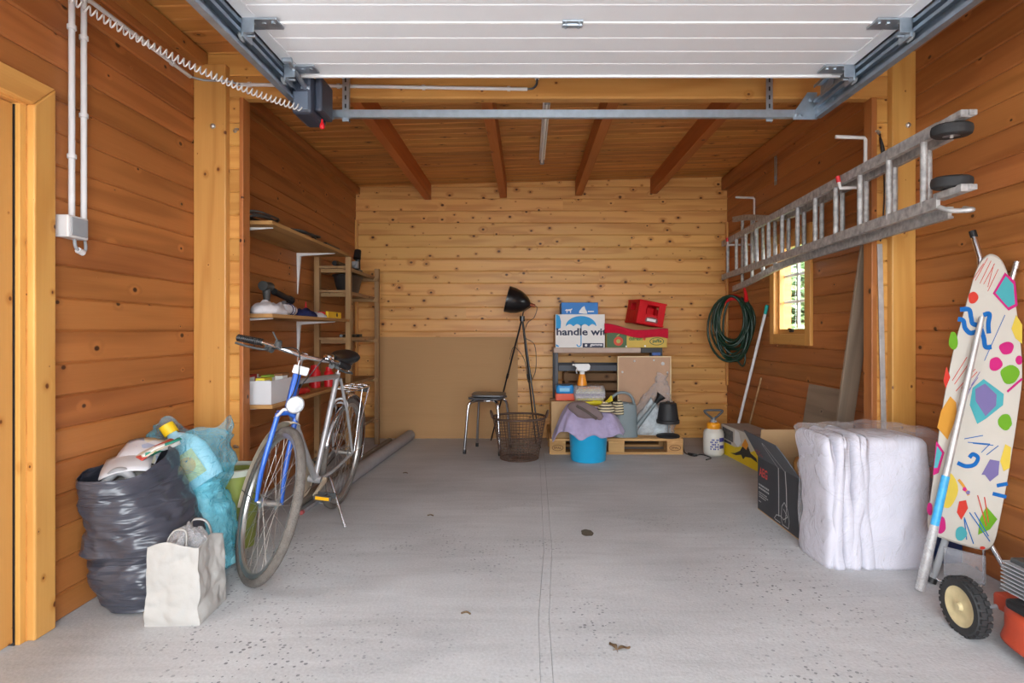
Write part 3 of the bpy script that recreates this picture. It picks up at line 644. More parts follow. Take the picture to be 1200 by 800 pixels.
# ================================================================== LEFT SIDE
# ---- wall shelves with brackets
def wall_shelf(z, y0, y1, label, dep=0.335):
    t = thing('wall_shelf', label, 'shelf', (XL, (y0 + y1) / 2, z))
    timber('board', XL + 0.002, XL + dep, y0, y1, z - 0.022, z, W_SHELF, None, 0.002, 'y', t)
    for y in (y0 + 0.10, y0 + 1.18):
        mb = MB()
        for k in range(2):   # folded sheet bracket: arm and wall leg, both tapering
            pass
        mb.add([(XL + 0.002, y - 0.016, z - 0.023), (XL + dep - 0.04, y - 0.005, z - 0.023), (XL + dep - 0.04, y + 0.005, z - 0.023), (XL + 0.002, y + 0.016, z - 0.023),
                (XL + 0.002, y - 0.016, z - 0.05), (XL + dep - 0.04, y - 0.005, z - 0.028), (XL + dep - 0.04, y + 0.005, z - 0.028), (XL + 0.002, y + 0.016, z - 0.05)],
               [(0, 1, 2, 3), (7, 6, 5, 4), (0, 4, 5, 1), (2, 6, 7, 3), (1, 5, 6, 2), (0, 3, 7, 4)])
        mb.add([(XL + 0.002, y - 0.016, z - 0.023), (XL + 0.03, y - 0.016, z - 0.03), (XL + 0.008, y - 0.004, z - 0.34), (XL + 0.002, y - 0.004, z - 0.34),
                (XL + 0.002, y + 0.016, z - 0.023), (XL + 0.03, y + 0.016, z - 0.03), (XL + 0.008, y + 0.004, z - 0.34), (XL + 0.002, y + 0.004, z - 0.34)],
               [(0, 1, 2, 3), (7, 6, 5, 4), (0, 4, 5, 1), (1, 5, 6, 2), (2, 6, 7, 3), (0, 3, 7, 4)])
        mb.build('bracket', WHITE, t, world=True, bevel=0.002)
    return t
SZ = (1.735, 1.205, 0.685)
wall_shelf(SZ[0], 3.25, 4.66, 'highest wooden wall shelf on white brackets, left wall')
wall_shelf(SZ[1], 3.25, 4.66, 'middle wooden wall shelf on white brackets behind the bicycle')
wall_shelf(SZ[2], 3.25, 4.66, 'lowest wooden wall shelf on white brackets, holding a white box')
# ---- free-standing timber rack
RX0, RX1, RY0, RY1 = XL + 0.03, -1.455, 4.70, 5.64
t = thing('timber_rack', 'rough timber rack with five shelves in the back left corner', 'rack', ((RX0 + RX1) / 2, (RY0 + RY1) / 2, 0))
for x in (RX0, RX1 - 0.042):
    for y in (RY0, RY1 - 0.045): timber('post', x, x + 0.042, y, y + 0.045, 0, 1.72, W_RAW, None, 0.002, 'z', t)
RSZ = (1.645, 1.445, 1.055, 0.67, 0.265)
for z in RSZ:
    timber('shelf_board', RX0 + 0.043, RX1 - 0.06, RY0 + 0.002, RY1 - 0.002, z - 0.018, z, W_RAW, None, 0.001, 'y', t)
    for y in (RY0 + 0.0455, RY1 - 0.068): timber('shelf_bearer', RX0 + 0.002, RX1 - 0.004, y, y + 0.022, z - 0.050, z - 0.0185, W_RAW, None, 0.001, 'x', t)
    timber('shelf_edge', RX1 - 0.059, RX1 - 0.0425, RY0 + 0.002, RY1 - 0.002, z - 0.03, z, W_RAW, None, 0.001, 'y', t)
def tagb(mb, name, m, label, cat, origin, group=None, **k): return tag(mb.build(name, m, origin=origin, **k), label, cat, group)
# black basin and tools on the rack
BASIN = mat('dark_basin', rgb(50, 46, 44), 0.5, var=0.15)
t = thing('plastic_basin', 'dark round basin on the second shelf of the timber rack', 'basin', (-1.60, 5.10, 1.445))
MB().lathe([(0.0, 0.004), (0.115, 0.004), (0.155, 0.14), (0.165, 0.15), (0.165, 0.142), (0.150, 0.136), (0.112, 0.0), (0, 0)], 28, sy=1.35, sx=0.72).build('bowl', BASIN, t, smooth=40)
MB().torus(0.16, 0.007, 36, 8, Matrix.Diagonal((0.72, 1.35, 1, 1)).copy() @ Matrix.Translation((0, 0, 0.147))).build('rim', BASIN, t, smooth=180)
t = thing('cordless_drill', 'black cordless drill standing on top of the timber rack', 'drill', (-1.55, 5.22, 1.645))
MB().tube([(0, 0, 0.02), (0.0, 0.01, 0.12), (0, 0.0, 0.17)], [0.026, 0.022, 0.03], 10).build('handle', BLACK, t, smooth=60)
MB().tube([(0.0, -0.07, 0.03), (0, -0.07, 0.09)], 0.03, 12).build('motor_end', GREYPL, t, smooth=60)
MB().tube([(0, -0.02, 0.12), (0, 0.01, 0.2)], [0.034, 0.03], 12).build('motor_body', BLACK, t, smooth=60)
MB().box((0, -0.02, 0.012), (0.07, 0.12, 0.024)).build('battery', BLACK, t, bevel=0.006)
MB().tube([(0, -0.10, 0.06), (0, -0.14, 0.06)], [0.012, 0.02], 10).build('chuck', GREYPL, t, smooth=60)
tagb(MB().tube([(-1.60, 4.78, 1.672), (-1.60, 5.02, 1.672)], 0.026, 12).tube([(-1.60, 5.02, 1.672), (-1.60, 5.06, 1.672)], 0.018, 12).tube([(-1.60, 4.74, 1.672), (-1.60, 4.78, 1.672)], [0.02, 0.026], 12), 'flashlight', BLACK, 'black tube torch lying on top of the timber rack', 'torch', (-1.6, 4.9, 1.645), smooth=50)
tagb(MB().tube(spline([(-1.58, 4.85, 1.068), (-1.62, 5.0, 1.07), (-1.56, 5.15, 1.068), (-1.60, 5.3, 1.07)]), 0.013, 8).box((-1.57, 5.3, 1.068), (0.05, 0.09, 0.026)), 'hand_file', BLACK, 'dark hand tool lying on the middle rack shelf', 'tool', (-1.58, 5.1, 1.055), smooth=50)
# things on the highest wall shelf
CAB = mat('dark_rubber_cable', rgb(62, 60, 58), 0.6)
def coil(label, c, r, turns, wob, rr=0.007, name='cable_coil', m=CAB):
    pts = []
    for i in range(turns * 20 + 1):
        a = 2 * PI * i / 20; q = r * (1 + wob * nz3((math.cos(a), math.sin(a), i * 0.02), 1.3))
        pts.append(Vector(c) + Vector((q * math.cos(a) * 0.6, q * math.sin(a) * 1.25, rr + abs(0.10 * nz3((i * 0.05, 1.7, c[1]), 1.0)) + i * 0.0006)))
    return tagb(MB().tube(pts, rr, 6), name, m, label, 'cable', c, smooth=180)
coil('dark cable heap on the highest shelf, near end', (XL + 0.16, 3.45, SZ[0]), 0.13, 4, 0.5)
coil('dark cable heap on the highest shelf, far end', (XL + 0.19, 4.05, SZ[0]), 0.14, 4, 0.5)
t = thing('bicycle_pump', 'thin grey hand pump lying on the highest shelf', 'pump', (XL + 0.24, 3.72, SZ[0]))
MB().tube([(0, -0.12, 0.014), (0, 0.12, 0.014)], 0.013, 10).build('barrel', GREYPL, t, smooth=60)
MB().tube([(0, -0.2, 0.014), (0, -0.12, 0.014)], 0.010, 10).build('handle', BLACK, t, smooth=60)
tagb(MB().box((XL + 0.28, 4.35, SZ[0] + 0.012), (0.06, 0.3, 0.024)), 'dark_batten', BLACK, 'flat dark strip lying at the front of the highest shelf', 'strip', (XL + 0.28, 4.35, SZ[0]), bevel=0.003)
# things on the middle shelf
LINEN = mat('white_rag', rgb(208, 204, 206), 0.9, spec=0.1, var=0.12, scale=25, bump=0.3)
NAVYC = mat('navy_cloth', rgb(40, 44, 82), 0.9, spec=0.1, var=0.12)
def rag(name, c, rx, ry, h, m, label, cat, seed, amp=0.25):
    c = Vector(c)
    def fn(u, v):
        a = 2 * PI * u; rr = math.sin(v * PI * 0.5); k = 1 + amp * nz3((math.cos(a) * 1.4 + seed, math.sin(a) * 1.4, v * 1.5), 1.2)
        z = h * math.cos(v * PI * 0.5) ** 0.8 * (1 + 0.5 * nz3((math.cos(a) * rr * 3, math.sin(a) * rr * 3, seed), 1.0))
        return c + Vector((rx * rr * k * math.cos(a), ry * rr * k * math.sin(a), max(0.0, z)))
    return tagb(MB().surf(fn, 28, 12, True, cap0=True, cap1=True), name, m, label, cat, c, smooth=180)
sx_ = XL + 0.2
rag('white_rag', (sx_ + 0.05, 3.40, SZ[1]), 0.09, 0.14, 0.075, LINEN, 'white rag heaped at the near end of the middle shelf', 'rag', 1.0)
t = thing('white_cloth_roll', 'white rolled cloth with dark print on the middle shelf', 'cloth', (sx_ + 0.06, 3.64, SZ[1]))
MB().tube([(0, -0.07, 0.036), (0.01, 0.0, 0.038), (0, 0.08, 0.034)], [0.033, 0.036, 0.03], 12).build('roll', LINEN, t, smooth=60)
MB().torus(0.0365, 0.0025, 20, 6, Matrix.Translation((0.008, -0.02, 0.037)) @ Matrix.Rotation(PI / 2, 4, 'X')).build('dark_print', NAVYC, t, smooth=180)
MB().torus(0.0365, 0.0025, 20, 6, Matrix.Translation((0.008, 0.01, 0.037)) @ Matrix.Rotation(PI / 2, 4, 'X')).build('dark_print', NAVYC, t, smooth=180)
rag('navy_cloth', (sx_ + 0.07, 3.86, SZ[1]), 0.075, 0.13, 0.05, NAVYC, 'navy blue cloth lying on the middle shelf', 'cloth', 4.0)
rag('work_glove', (sx_ + 0.08, 4.08, SZ[1]), 0.06, 0.10, 0.035, LINEN, 'pale work glove beside the navy cloth on the middle shelf', 'glove', 7.0, 0.5)
t = thing('cordless_screwdriver', 'dark grey power tool standing on the middle shelf near the stub wall', 'power tool', (XL + 0.16, 3.56, SZ[1]))
DGREY = mat('dark_grey_plastic', rgb(66, 68, 68), 0.5)
MB().tube([(0, 0, 0.0), (0, 0.005, 0.1), (0, 0.0, 0.17)], [0.026, 0.021, 0.026], 10).build('handle', DGREY, t, smooth=60)
MB().tube([(0.0, -0.05, 0.18), (0, 0.05, 0.18)], 0.03, 12).build('motor_body', DGREY, t, smooth=60)
MB().tube([(0.03, 0.04, 0.15), (0.06, 0.2, 0.11)], [0.022, 0.018], 10).build('second_grip', BLACK, t, smooth=60)
MB().tube([(0.06, 0.2, 0.11), (0.065, 0.225, 0.104)], 0.026, 10).build('grip_collar', BLACK, t, smooth=60)
tagb(MB().box((XL + 0.12, 3.95, SZ[1] + 0.055), (0.03, 0.09, 0.11)), 'metal_tin', GREYPL, 'small grey metal tin at the back of the middle shelf', 'tin', (XL + 0.12, 3.95, SZ[1]), bevel=0.006)
t = thing('red_oil_bottle', 'small red oil bottle with pointed nozzle on the middle shelf', 'bottle', (XL + 0.15, 4.22, SZ[1]))
MB().lathe([(0.0, 0), (0.024, 0), (0.025, 0.05), (0.018, 0.062), (0, 0.064)], 16).build('bottle_body', RED, t, smooth=50)
MB().lathe([(0.012, 0.06), (0.010, 0.075), (0.003, 0.12), (0, 0.12)], 12).build('nozzle', RED, t, smooth=50)
t = thing('yellow_spirit_level', 'short yellow spirit level at the far end of the middle shelf', 'spirit level', (XL + 0.27, 4.47, SZ[1]))
YEL = mat('yellow_plastic', rgb(240, 198, 30), 0.45)
MB().box((0, 0, 0.026), (0.022, 0.30, 0.052)).build('bar', YEL, t, bevel=0.004)
MB().tube([(0.0115, 0.045, 0.03), (0.0135, 0.045, 0.03)], 0.016, 14).build('vial_ring', BLACK, t)
t = thing('red_tape_roll', 'red roll with a grey spool beside the yellow level', 'roll', (XL + 0.24, 4.27, SZ[1]))
MB().lathe([(0.012, 0), (0.034, 0), (0.036, 0.03), (0.034, 0.045), (0.012, 0.045), (0.012, 0)], 20).build('roll', RED, t, smooth=40)
MB().tube([(0.02, 0.045, 0.012), (0.03, 0.13, 0.014)], [0.012, 0.008], 8).build('grip', DGREY, t, smooth=60)
# things on the lowest shelf
t = thing('storage_box', 'white open box of cartons on the lowest shelf', 'box', (XL + 0.19, 3.42, SZ[2]))
WBX = mat('white_polypropylene', rgb(222, 222, 225), 0.5, var=0.02)
w_, l_, h_, th = 0.26, 0.30, 0.135, 0.006
MB().bb(-w_ / 2, w_ / 2, -l_ / 2, l_ / 2, 0, th).build('base', WBX, t)
for s in (-1, 1):
    MB().bb(s * w_ / 2 - s * th, s * w_ / 2, -l_ / 2, l_ / 2, th, h_).build('side', WBX, t, bevel=0.001)
    MB().bb(-w_ / 2 + th, w_ / 2 - th, s * l_ / 2 - s * th, s * l_ / 2, th, h_).build('side', WBX, t, bevel=0.001)
cols = [('green', rgb(70, 130, 70)), ('red', rgb(178, 40, 44)), ('yellow', rgb(226, 206, 60)), ('white', rgb(220, 216, 206)), ('lime', rgb(150, 186, 60)), ('brown', rgb(140, 96, 60))]
spots = [(-0.09, -0.088, 0.155), (-0.03, -0.088, 0.168), (0.06, -0.088, 0.15), (-0.07, 0.02, 0.16), (0.04, 0.02, 0.158), (0.09, 0.085, 0.164)]
for (cn, c), (px_, py_, hh) in zip(cols, spots):
    tt = thing('small_carton', cn + ' small carton standing in the white storage box', 'carton', (XL + 0.19 + px_, 3.42 + py_, SZ[2] + th), group='cartons in the white box')
    MB().bb(-0.026, 0.026, -0.05, 0.05, 0, hh - th).build('carton_body', mat('carton_' + cn, c, 0.6), tt, bevel=0.002)
    MB().bb(-0.02, 0.0265, -0.0505, 0.02, hh - 0.045, hh - 0.02).build('label_band', PRINT_W, tt)
def jar(c, r, h, m, label, name='red_spray_can'):
    t = thing(name, label, 'can', c)
    MB().lathe([(0, 0), (r, 0), (r, h * 0.72), (r * 0.7, h * 0.8), (r * 0.62, h * 0.8)], 18, cap1=True).build('can_body', m, t, smooth=40)
    MB().lathe([(r * 0.62, h * 0.8), (r * 0.6, h), (0, h)], 16).build('cap', m, t, smooth=40)
jar((XL + 0.20, 4.28, SZ[2]), 0.035, 0.17, RED, 'red can nearest the bicycle seat on the lowest shelf')
jar((XL + 0.27, 4.36, SZ[2]), 0.034, 0.15, RED, 'short red can at the front of the lowest shelf')
jar((XL + 0.14, 4.40, SZ[2]), 0.033, 0.16, RED, 'red can at the wall end of the lowest shelf')
jar((XL + 0.13, 3.86, SZ[2]), 0.032, 0.10, DGREY, 'small dark jar in the middle of the lowest shelf', 'dark_jar')
jar((XL + 0.15, 4.06, SZ[2]), 0.03, 0.09, BLACK, 'small black jar beside the red cans', 'dark_jar')
tagb(MB().tube(spline([(XL + 0.29, 3.62, SZ[2] + 0.018), (XL + 0.28, 3.76, SZ[2] + 0.024), (XL + 0.29, 3.9, SZ[2] + 0.016)]), [0.018] * 3 + [0.022] * 7 + [0.014] * 3, 10).tube([(XL + 0.275, 3.9, SZ[2] + 0.018), (XL + 0.24, 4.0, SZ[2] + 0.02)], 0.014, 8), 'red_hand_tool', RED, 'red handled tool lying at the front of the lowest shelf', 'tool', (XL + 0.28, 3.76, SZ[2]), smooth=60)

# ---- rubbish bags
POLY = mat('dark_grey_bin_liner', rgb(66, 68, 78), 0.3, spec=0.6, var=0.1, scale=8)
_n = POLY.node_tree; _tc = _n.nodes.new('ShaderNodeTexCoord'); _mp = _n.nodes.new('ShaderNodeMapping'); _mp.inputs['Scale'].default_value = (5, 5, 26); _mp.inputs['Rotation'].default_value = (0.35, 0.3, 0)
_n.links.new(_tc.outputs['Object'], _mp.inputs[0]); _nz = _n.nodes.new('ShaderNodeTexNoise'); _nz.inputs['Scale'].default_value = 1.6; _nz.inputs['Detail'].default_value = 5; _nz.inputs['Distortion'].default_value = 1.2; _nz.noise_type = 'RIDGED_MULTIFRACTAL'
_n.links.new(_mp.outputs[0], _nz.inputs['Vector']); _bp = _n.nodes.new('ShaderNodeBump'); _bp.inputs['Strength'].default_value = 0.55; _bp.inputs['Distance'].default_value = 0.012
_n.links.new(_nz.outputs['Fac'], _bp.inputs['Height']); _n.links.new(_bp.outputs[0], _n.nodes['Principled BSDF'].inputs['Normal'])
def bag_fn(rings, rim, amp, sc, seed, wr=0.012):
    """rings: (z, cx, cy, rx, ry); wrinkled soft sack"""
    def fn(u, v):
        a = 2 * PI * u; f = v * (len(rings) - 1); i = min(int(f), len(rings) - 2); t = f - i; t = t * t * (3 - 2 * t)
        p, q = rings[i], rings[i + 1]; z, cx, cy, rx, ry = [p[k] + (q[k] - p[k]) * t for k in range(5)]
        z += rim(a) * max(0.0, (v - 0.55) / 0.45) ** 1.5
        ca, sa = math.cos(a), math.sin(a); e = 0.8
        ca = math.copysign(abs(ca) ** e, ca); sa = math.copysign(abs(sa) ** e, sa)
        b = Vector((cx + rx * ca, cy + ry * sa, z))
        n1 = noise.fractal(b * sc + Vector((seed, 0, 0)), 1.0, 2.0, 3); n2 = 1 - 2 * abs(noise.noise(b * sc * 2.2 + Vector((0, seed, b.z * 6)))); n3 = 1 - 2 * abs(noise.noise(Vector((b.x * sc, b.y * sc, b.z * sc * 5.0 + seed))))
        d = amp * n1 + wr * n2 + wr * 0.8 * n3
        return b + Vector((ca * d, sa * d, 0.35 * d if z > 0.03 else 0))
    return fn
t = thing('black_rubbish_bag', 'open dark grey bin liner full of magazines by the left door', 'rubbish bag', (-1.55, 2.4, 0))
rings = [(0.0, -1.55, 2.38, 0.09, 0.11), (0.012, -1.55, 2.38, 0.13, 0.16), (0.09, -1.555, 2.38, 0.165, 0.19), (0.19, -1.57, 2.37, 0.17, 0.195), (0.205, -1.57, 2.37, 0.155, 0.18), (0.24, -1.575, 2.37, 0.175, 0.20), (0.34, -1.60, 2.37, 0.16, 0.20), (0.45, -1.635, 2.36, 0.130, 0.19), (0.53, -1.645, 2.35, 0.118, 0.18)]
MB().surf(bag_fn(rings, lambda a: 0.0 + 0.085 * max(0, math.cos(a - 0.7)) ** 3 + 0.02 * max(0, math.cos(a - 2.4)), 0.016, 5.0, 2.0, 0.010), 160, 110, cap0=True).build('sack', POLY, t, world=True, smooth=180, solid=0.002)
PAPER = mat('white_paper', rgb(200, 200, 204), 0.7, var=0.02)
def mag_mat(name, c1, c2, c3, sc):
    m, nt, b = new_mat(name); N = nt.nodes; L = nt.links; tc = N.new('ShaderNodeTexCoord')
    vo = N.new('ShaderNodeTexVoronoi'); vo.inputs['Scale'].default_value = sc; L.new(tc.outputs['Object'], vo.inputs['Vector'])
    s = N.new('ShaderNodeSeparateColor'); L.new(vo.outputs['Color'], s.inputs[0]); cr = N.new('ShaderNodeValToRGB'); cr.color_ramp.interpolation = 'CONSTANT'
    cr.color_ramp.elements[0].color = c1; cr.color_ramp.elements[1].position = 0.45; cr.color_ramp.elements[1].color = c2
    e = cr.color_ramp.elements.new(0.75); e.color = c3; L.new(s.outputs[0], cr.inputs[0]); L.new(cr.outputs[0], b.inputs['Base Color']); b.inputs['Roughness'].default_value = 0.4
    return m
MAG1 = mag_mat('magazine_print_warm', rgb(206, 190, 170), rgb(190, 70, 60), rgb(120, 140, 60), 26)
MAG2 = mag_mat('magazine_print_teal', rgb(230, 230, 226), rgb(40, 140, 120), rgb(200, 40, 80), 30)
MAG3 = mag_mat('flyer_print_blue', rgb(226, 228, 234), rgb(180, 196, 224), rgb(226, 222, 200), 18)
def sheet(c, w, h, rz, rx, ry, m, label, name='magazine', curl=0.02, th=0.004):
    M = Matrix.Translation(c) @ Matrix.Rotation(rz, 4, 'Z') @ Matrix.Rotation(rx, 4, 'X') @ Matrix.Rotation(ry, 4, 'Y')
    fn = lambda u, v: M @ Vector(((u - 0.5) * w, (v - 0.5) * h, curl * math.cos((u - 0.5) * 3.0) + 0.3 * curl * math.sin(v * 5)))
    return tag(MB().surf(fn, 9, 7, False).build(name, m, origin=c, smooth=180, solid=th), label, 'magazine', 'paper in the dark rubbish bag')
sheet(Vector((-1.635, 2.34, 0.555)), 0.17, 0.19, 0.5, 0.25, -0.1, PAPER, 'plain white paper sheet lying over the dark bag\'s edge', 'paper_sheet')
sheet(Vector((-1.66, 2.46, 0.585)), 0.15, 0.19, 0.3, 0.35, 0.1, MAG3, 'white and pale blue flyer in the dark bag')
sheet(Vector((-1.595, 2.43, 0.585)), 0.12, 0.17, -0.5, 0.45, -0.25, MAG1, 'colourful food magazine in the dark bag')
sheet(Vector((-1.55, 2.43, 0.600)), 0.055, 0.15, -0.7, 0.4, -0.6, MAG2, 'teal and pink magazine standing at the bag\'s right edge')
tagb(MB().tube(spline([(-1.66, 2.24, 0.50), (-1.63, 2.26, 0.545), (-1.59, 2.27, 0.54), (-1.56, 2.27, 0.50)]), 0.018, 10), 'grey_tube', GREYPL, 'bent grey plastic tube among the paper in the dark bag', 'tube', (-1.61, 2.26, 0.5), smooth=180)
rag('crumpled_fabric', (-1.60, 2.36, 0.475), 0.09, 0.12, 0.07, mat('drab_fabric', rgb(120, 118, 112), 0.9, var=0.15), 'drab grey fabric between the paper in the dark bag', 'fabric', 12.0)
# blue bag with a detergent bottle inside
t = thing('blue_rubbish_bag', 'translucent turquoise rubbish bag leaning against the pine post', 'rubbish bag', (-1.55, 2.70, 0))
BLUEBAG = sheer('turquoise_film', rgb(104, 204, 228), 0.22, 0.26, 0.42, 0.8, 20)
rings = [(0.0, -1.53, 2.68, 0.09, 0.09), (0.012, -1.53, 2.68, 0.125, 0.115), (0.12, -1.53, 2.68, 0.138, 0.125), (0.28, -1.535, 2.68, 0.125, 0.12), (0.345, -1.555, 2.68, 0.115, 0.105), (0.40, -1.565, 2.68, 0.14, 0.125), (0.52, -1.57, 2.68, 0.162, 0.13), (0.61, -1.57, 2.68, 0.168, 0.11), (0.655, -1.57, 2.68, 0.16, 0.08)]
MB().surf(bag_fn(rings, lambda a: 0.035 * math.cos(2 * a + 0.5) + 0.02 * math.cos(5 * a), 0.028, 6.0, 9.0, 0.013), 110, 70, cap0=True).build('sack', BLUEBAG, t, world=True, smooth=180)
CRUMP = mat('crumpled_blue_film', rgb(140, 212, 226), 0.35, var=0.15, scale=14, bump=0.8, bscale=30)
rings2 = [(0.012, -1.505, 2.68, 0.10, 0.09), (0.10, -1.525, 2.68, 0.115, 0.10), (0.28, -1.535, 2.68, 0.10, 0.09), (0.36, -1.55, 2.68, 0.085, 0.08), (0.40, -1.53, 2.68, 0.06, 0.05)]
rub = tag(MB().surf(bag_fn(rings2, lambda a: 0, 0.03, 9.0, 4.0, 0.012), 60, 40, cap0=True, cap1=True).build('crumpled_film', CRUMP, origin=(-1.51, 2.68, 0.0), smooth=180), 'crumpled blue plastic film filling the lower half of the turquoise bag', 'plastic film')
t = thing('detergent_bottle', 'pale blue detergent bottle with yellow cap inside the turquoise bag', 'bottle', (-1.495, 2.655, 0.40))
Mb = Matrix.Rotation(-0.60, 4, 'Y') @ Matrix.Rotation(0.0, 4, 'X') @ Matrix.Scale(1.24, 4)
PALEB = mat('pale_blue_plastic', rgb(168, 214, 232), 0.35, var=0.03)
MB().lathe([(0, 0), (0.075, 0.0), (0.085, 0.03), (0.085, 0.13), (0.07, 0.17), (0.035, 0.205), (0.022, 0.215), (0.02, 0.225)], 24, Mb, sy=0.55, cap1=True).build('bottle_body', PALEB, t, smooth=50)
MB().lathe([(0.026, 0.222), (0.026, 0.262), (0.0, 0.264)], 16, Mb).build('screw_cap', YEL, t, smooth=40)
lb = MB()
flat(lb, [(-0.06, 0.03), (0.06, 0.03), (0.06, 0.13), (-0.06, 0.13)], (0, -0.0485, 0), X_, Z_); lb.xform(Mb); lb.build('label', mat('bottle_label', rgb(226, 226, 140), 0.5, var=0.25, scale=40), t)
lb = MB(); flat(lb, ell(0.01, 0.085, 0.035, 0.03), (0, -0.0495, 0), X_, Z_); flat(lb, ell(-0.035, 0.11, 0.018, 0.016), (0, -0.0495, 0), X_, Z_); lb.xform(Mb); lb.build('label_print', mat('label_orange', rgb(230, 180, 40), 0.5), t)
# green bin
t = thing('green_bin', 'olive green bucket with pale rim behind the turquoise bag', 'bucket', (-1.515, 2.955, 0))
OLIVE = mat('olive_plastic', rgb(128, 138, 62), 0.5, var=0.12)
MB().lathe([(0, 0.0), (0.098, 0.0), (0.122, 0.385), (0.118, 0.385), (0.095, 0.006), (0, 0.006)], 32).build('bucket_wall', OLIVE, t, smooth=40)
MB().lathe([(0.121, 0.375), (0.131, 0.375), (0.132, 0.405), (0.120, 0.408), (0.118, 0.39)], 32).build('rim', mat('pale_rim', rgb(188, 192, 178), 0.5), t, smooth=40)
# white paper carrier bag
KRAFT = mat('white_carrier_paper', rgb(178, 176, 172), 0.75, spec=0.25, var=0.03, bump=0.5, bscale=16)
t = thing('white_carrier_bag', 'white paper carrier bag in front of the dark bin liner', 'bag', (-1.335, 2.245, 0), 0.06)
def wbag(u, v):
    hx, hy = 0.100 - 0.012 * v, 0.105 - 0.004 * v; hh = 0.285
    per = [(-hx, -hy), (hx, -hy), (hx, hy), (-hx, hy)]; f = u * 4; i = int(f) % 4; q = f - int(f)
    p0, p1 = per[i], per[(i + 1) % 4]; x, y = p0[0] + (p1[0] - p0[0]) * q, p0[1] + (p1[1] - p0[1]) * q
    z = hh * v + (0.02 * math.sin(u * 2 * PI + 0.6) + 0.012 * math.sin(u * 6 * PI)) * v ** 3
    fold = -0.018 * (1 - abs(2 * q - 1)) * v if i in (1, 3) else 0.006 * math.sin(q * PI) * (1 - v)
    n = nz3((x * 3, y * 3, z * 3 + 5), 3.0) * 0.014 + abs(nz3((x, y, z), 14.0)) * 0.012 + abs(nz3((x, y, z + 3), 26.0)) * 0.005
    dx, dy = ((0, -1), (1, 0), (0, 1), (-1, 0))[i]
    k = math.sin(min(v * 6, 1) * PI / 2)
    return Vector((x + dx * (fold + n) * k, y + dy * (fold + n) * k, z))
MB().surf(wbag, 128, 44, cap0=True).build('bag_wall', KRAFT, t, smooth=50, solid=0.0015)
for y, x0, x1 in ((-0.098, -0.035, 0.04), (0.098, -0.03, 0.045)):
    pts = spline([(x0, y, 0.26), (x0 + 0.004, y * 0.8, 0.315), (x0 + 0.02, y * 0.65, 0.34), (x1 - 0.02, y * 0.65, 0.34), (x1 - 0.004, y * 0.8, 0.315), (x1, y, 0.26)], 5)
    mb = MB(); vs = []; fs = []
    for p in pts: vs += [p + Vector((0, 0.0, 0.0)), p + Vector((0, 0.011, 0.004))]
    for i in range(len(pts) - 1): fs.append((2 * i, 2 * i + 1, 2 * i + 3, 2 * i + 2))
    h = mb.add(vs, fs).build('handle', KRAFT, t, smooth=180, solid=0.003)
    h.matrix_basis = Matrix.Translation((0.09 if y < 0 else 0.075, 0, 0)) @ Matrix.Rotation(PI / 2, 4, 'Z') @ Matrix.Translation((0, 0.1 if y > 0 else 0.0, 0)) if False else Matrix.Identity(4)
FILM = sheer('clear_film', rgb(235, 235, 238), 0.2, 0.25, 0.6, 0.8, 30)
rag('crumpled_clear_film', (-1.335, 2.25, 0.235), 0.075, 0.085, 0.095, FILM, 'crumpled clear plastic film poking out of the white carrier bag', 'plastic film', 21.0, 0.5)

# ---- grey tubes on the floor behind the bicycle
GTUBE = mat('grey_pipe', rgb(152, 150, 152), 0.6, var=0.1)
def pipe(name, a, b, r, label, m=GTUBE, hollow=True):
    a = Vector(a); b = Vector(b); d = (b - a).normalized(); Mx = Matrix.Translation(a) @ d.to_track_quat('Z', 'Y').to_matrix().to_4x4(); L_ = (b - a).length
    prof = [(r * 0.86, 0.0), (r, 0.0), (r, L_), (r * 0.86, L_), (r * 0.86, 0.0)]
    return tagb(MB().lathe(prof, 20, Mx), name, m, label, 'pipe', a, smooth=40)
pipe('roof_tube', (-1.315, 3.66, 0.052), (-1.195, 5.82, 0.052), 0.052, 'thick grey tube lying on the floor along the timber rack')
pipe('narrow_tube', (-1.435, 3.52, 0.032), (-1.35, 5.60, 0.032), 0.032, 'narrower brown-grey tube lying beside the thick grey tube', mat('brown_grey_pipe', rgb(124, 116, 106), 0.6, var=0.12))
t = thing('red_tipped_rod', 'thin grey rod with a red tip on the floor under the bicycle', 'rod', (-1.36, 3.44, 0.013))
MB().tube([(0, 0.02, 0), (0.03, 0.5, 0)], 0.013, 10).build('rod', GTUBE, t, smooth=60)
MB().tube([(-0.002, 0, 0), (0, 0.02, 0)], 0.0135, 10).build('tip', mat('dull_red', rgb(176, 84, 84), 0.6), t, smooth=60)

# ================================================================== BICYCLE (local x forward, y left, z up)
LEAN = math.radians(-6.6)
bike = thing('bicycle', 'silver city bicycle with blue fork leaning on its kickstand', 'bicycle', (-1.205, 3.61, 0))
bike.rotation_euler = (LEAN, 0, -PI / 2 - 0.02); bike.rotation_mode = 'XYZ'
FRAME = mat('silver_frame_paint', rgb(176, 176, 178), 0.38, 0.5, var=0.08)
BLUE = mat('blue_fork_paint', rgb(40, 96, 190), 0.28, 0.15, coat=0.4)
TYRE = mat('dusty_tyre', rgb(104, 98, 92), 0.8, var=0.2, scale=30, bump=0.6, bscale=140)
RIM = mat('worn_rim', rgb(176, 174, 170), 0.35, 0.8, var=0.1)
GUARD = mat('dull_mudguard', rgb(186, 172, 150), 0.45, 0.1, var=0.1)
WR = 0.345; HUB = Vector((0, 0, WR)); FH = Vector((1.065, 0, WR))
AX = Vector((-0.31, 0, 0.951)).normalized(); A0 = Vector((1.065 - 0.05 * 0.951, 0, WR - 0.05 * 0.31))
def ax(s): return A0 + AX * s
STEER = Matrix.Translation(A0) @ Matrix.Rotation(math.radians(41), 4, AX) @ Matrix.Translation(-A0)
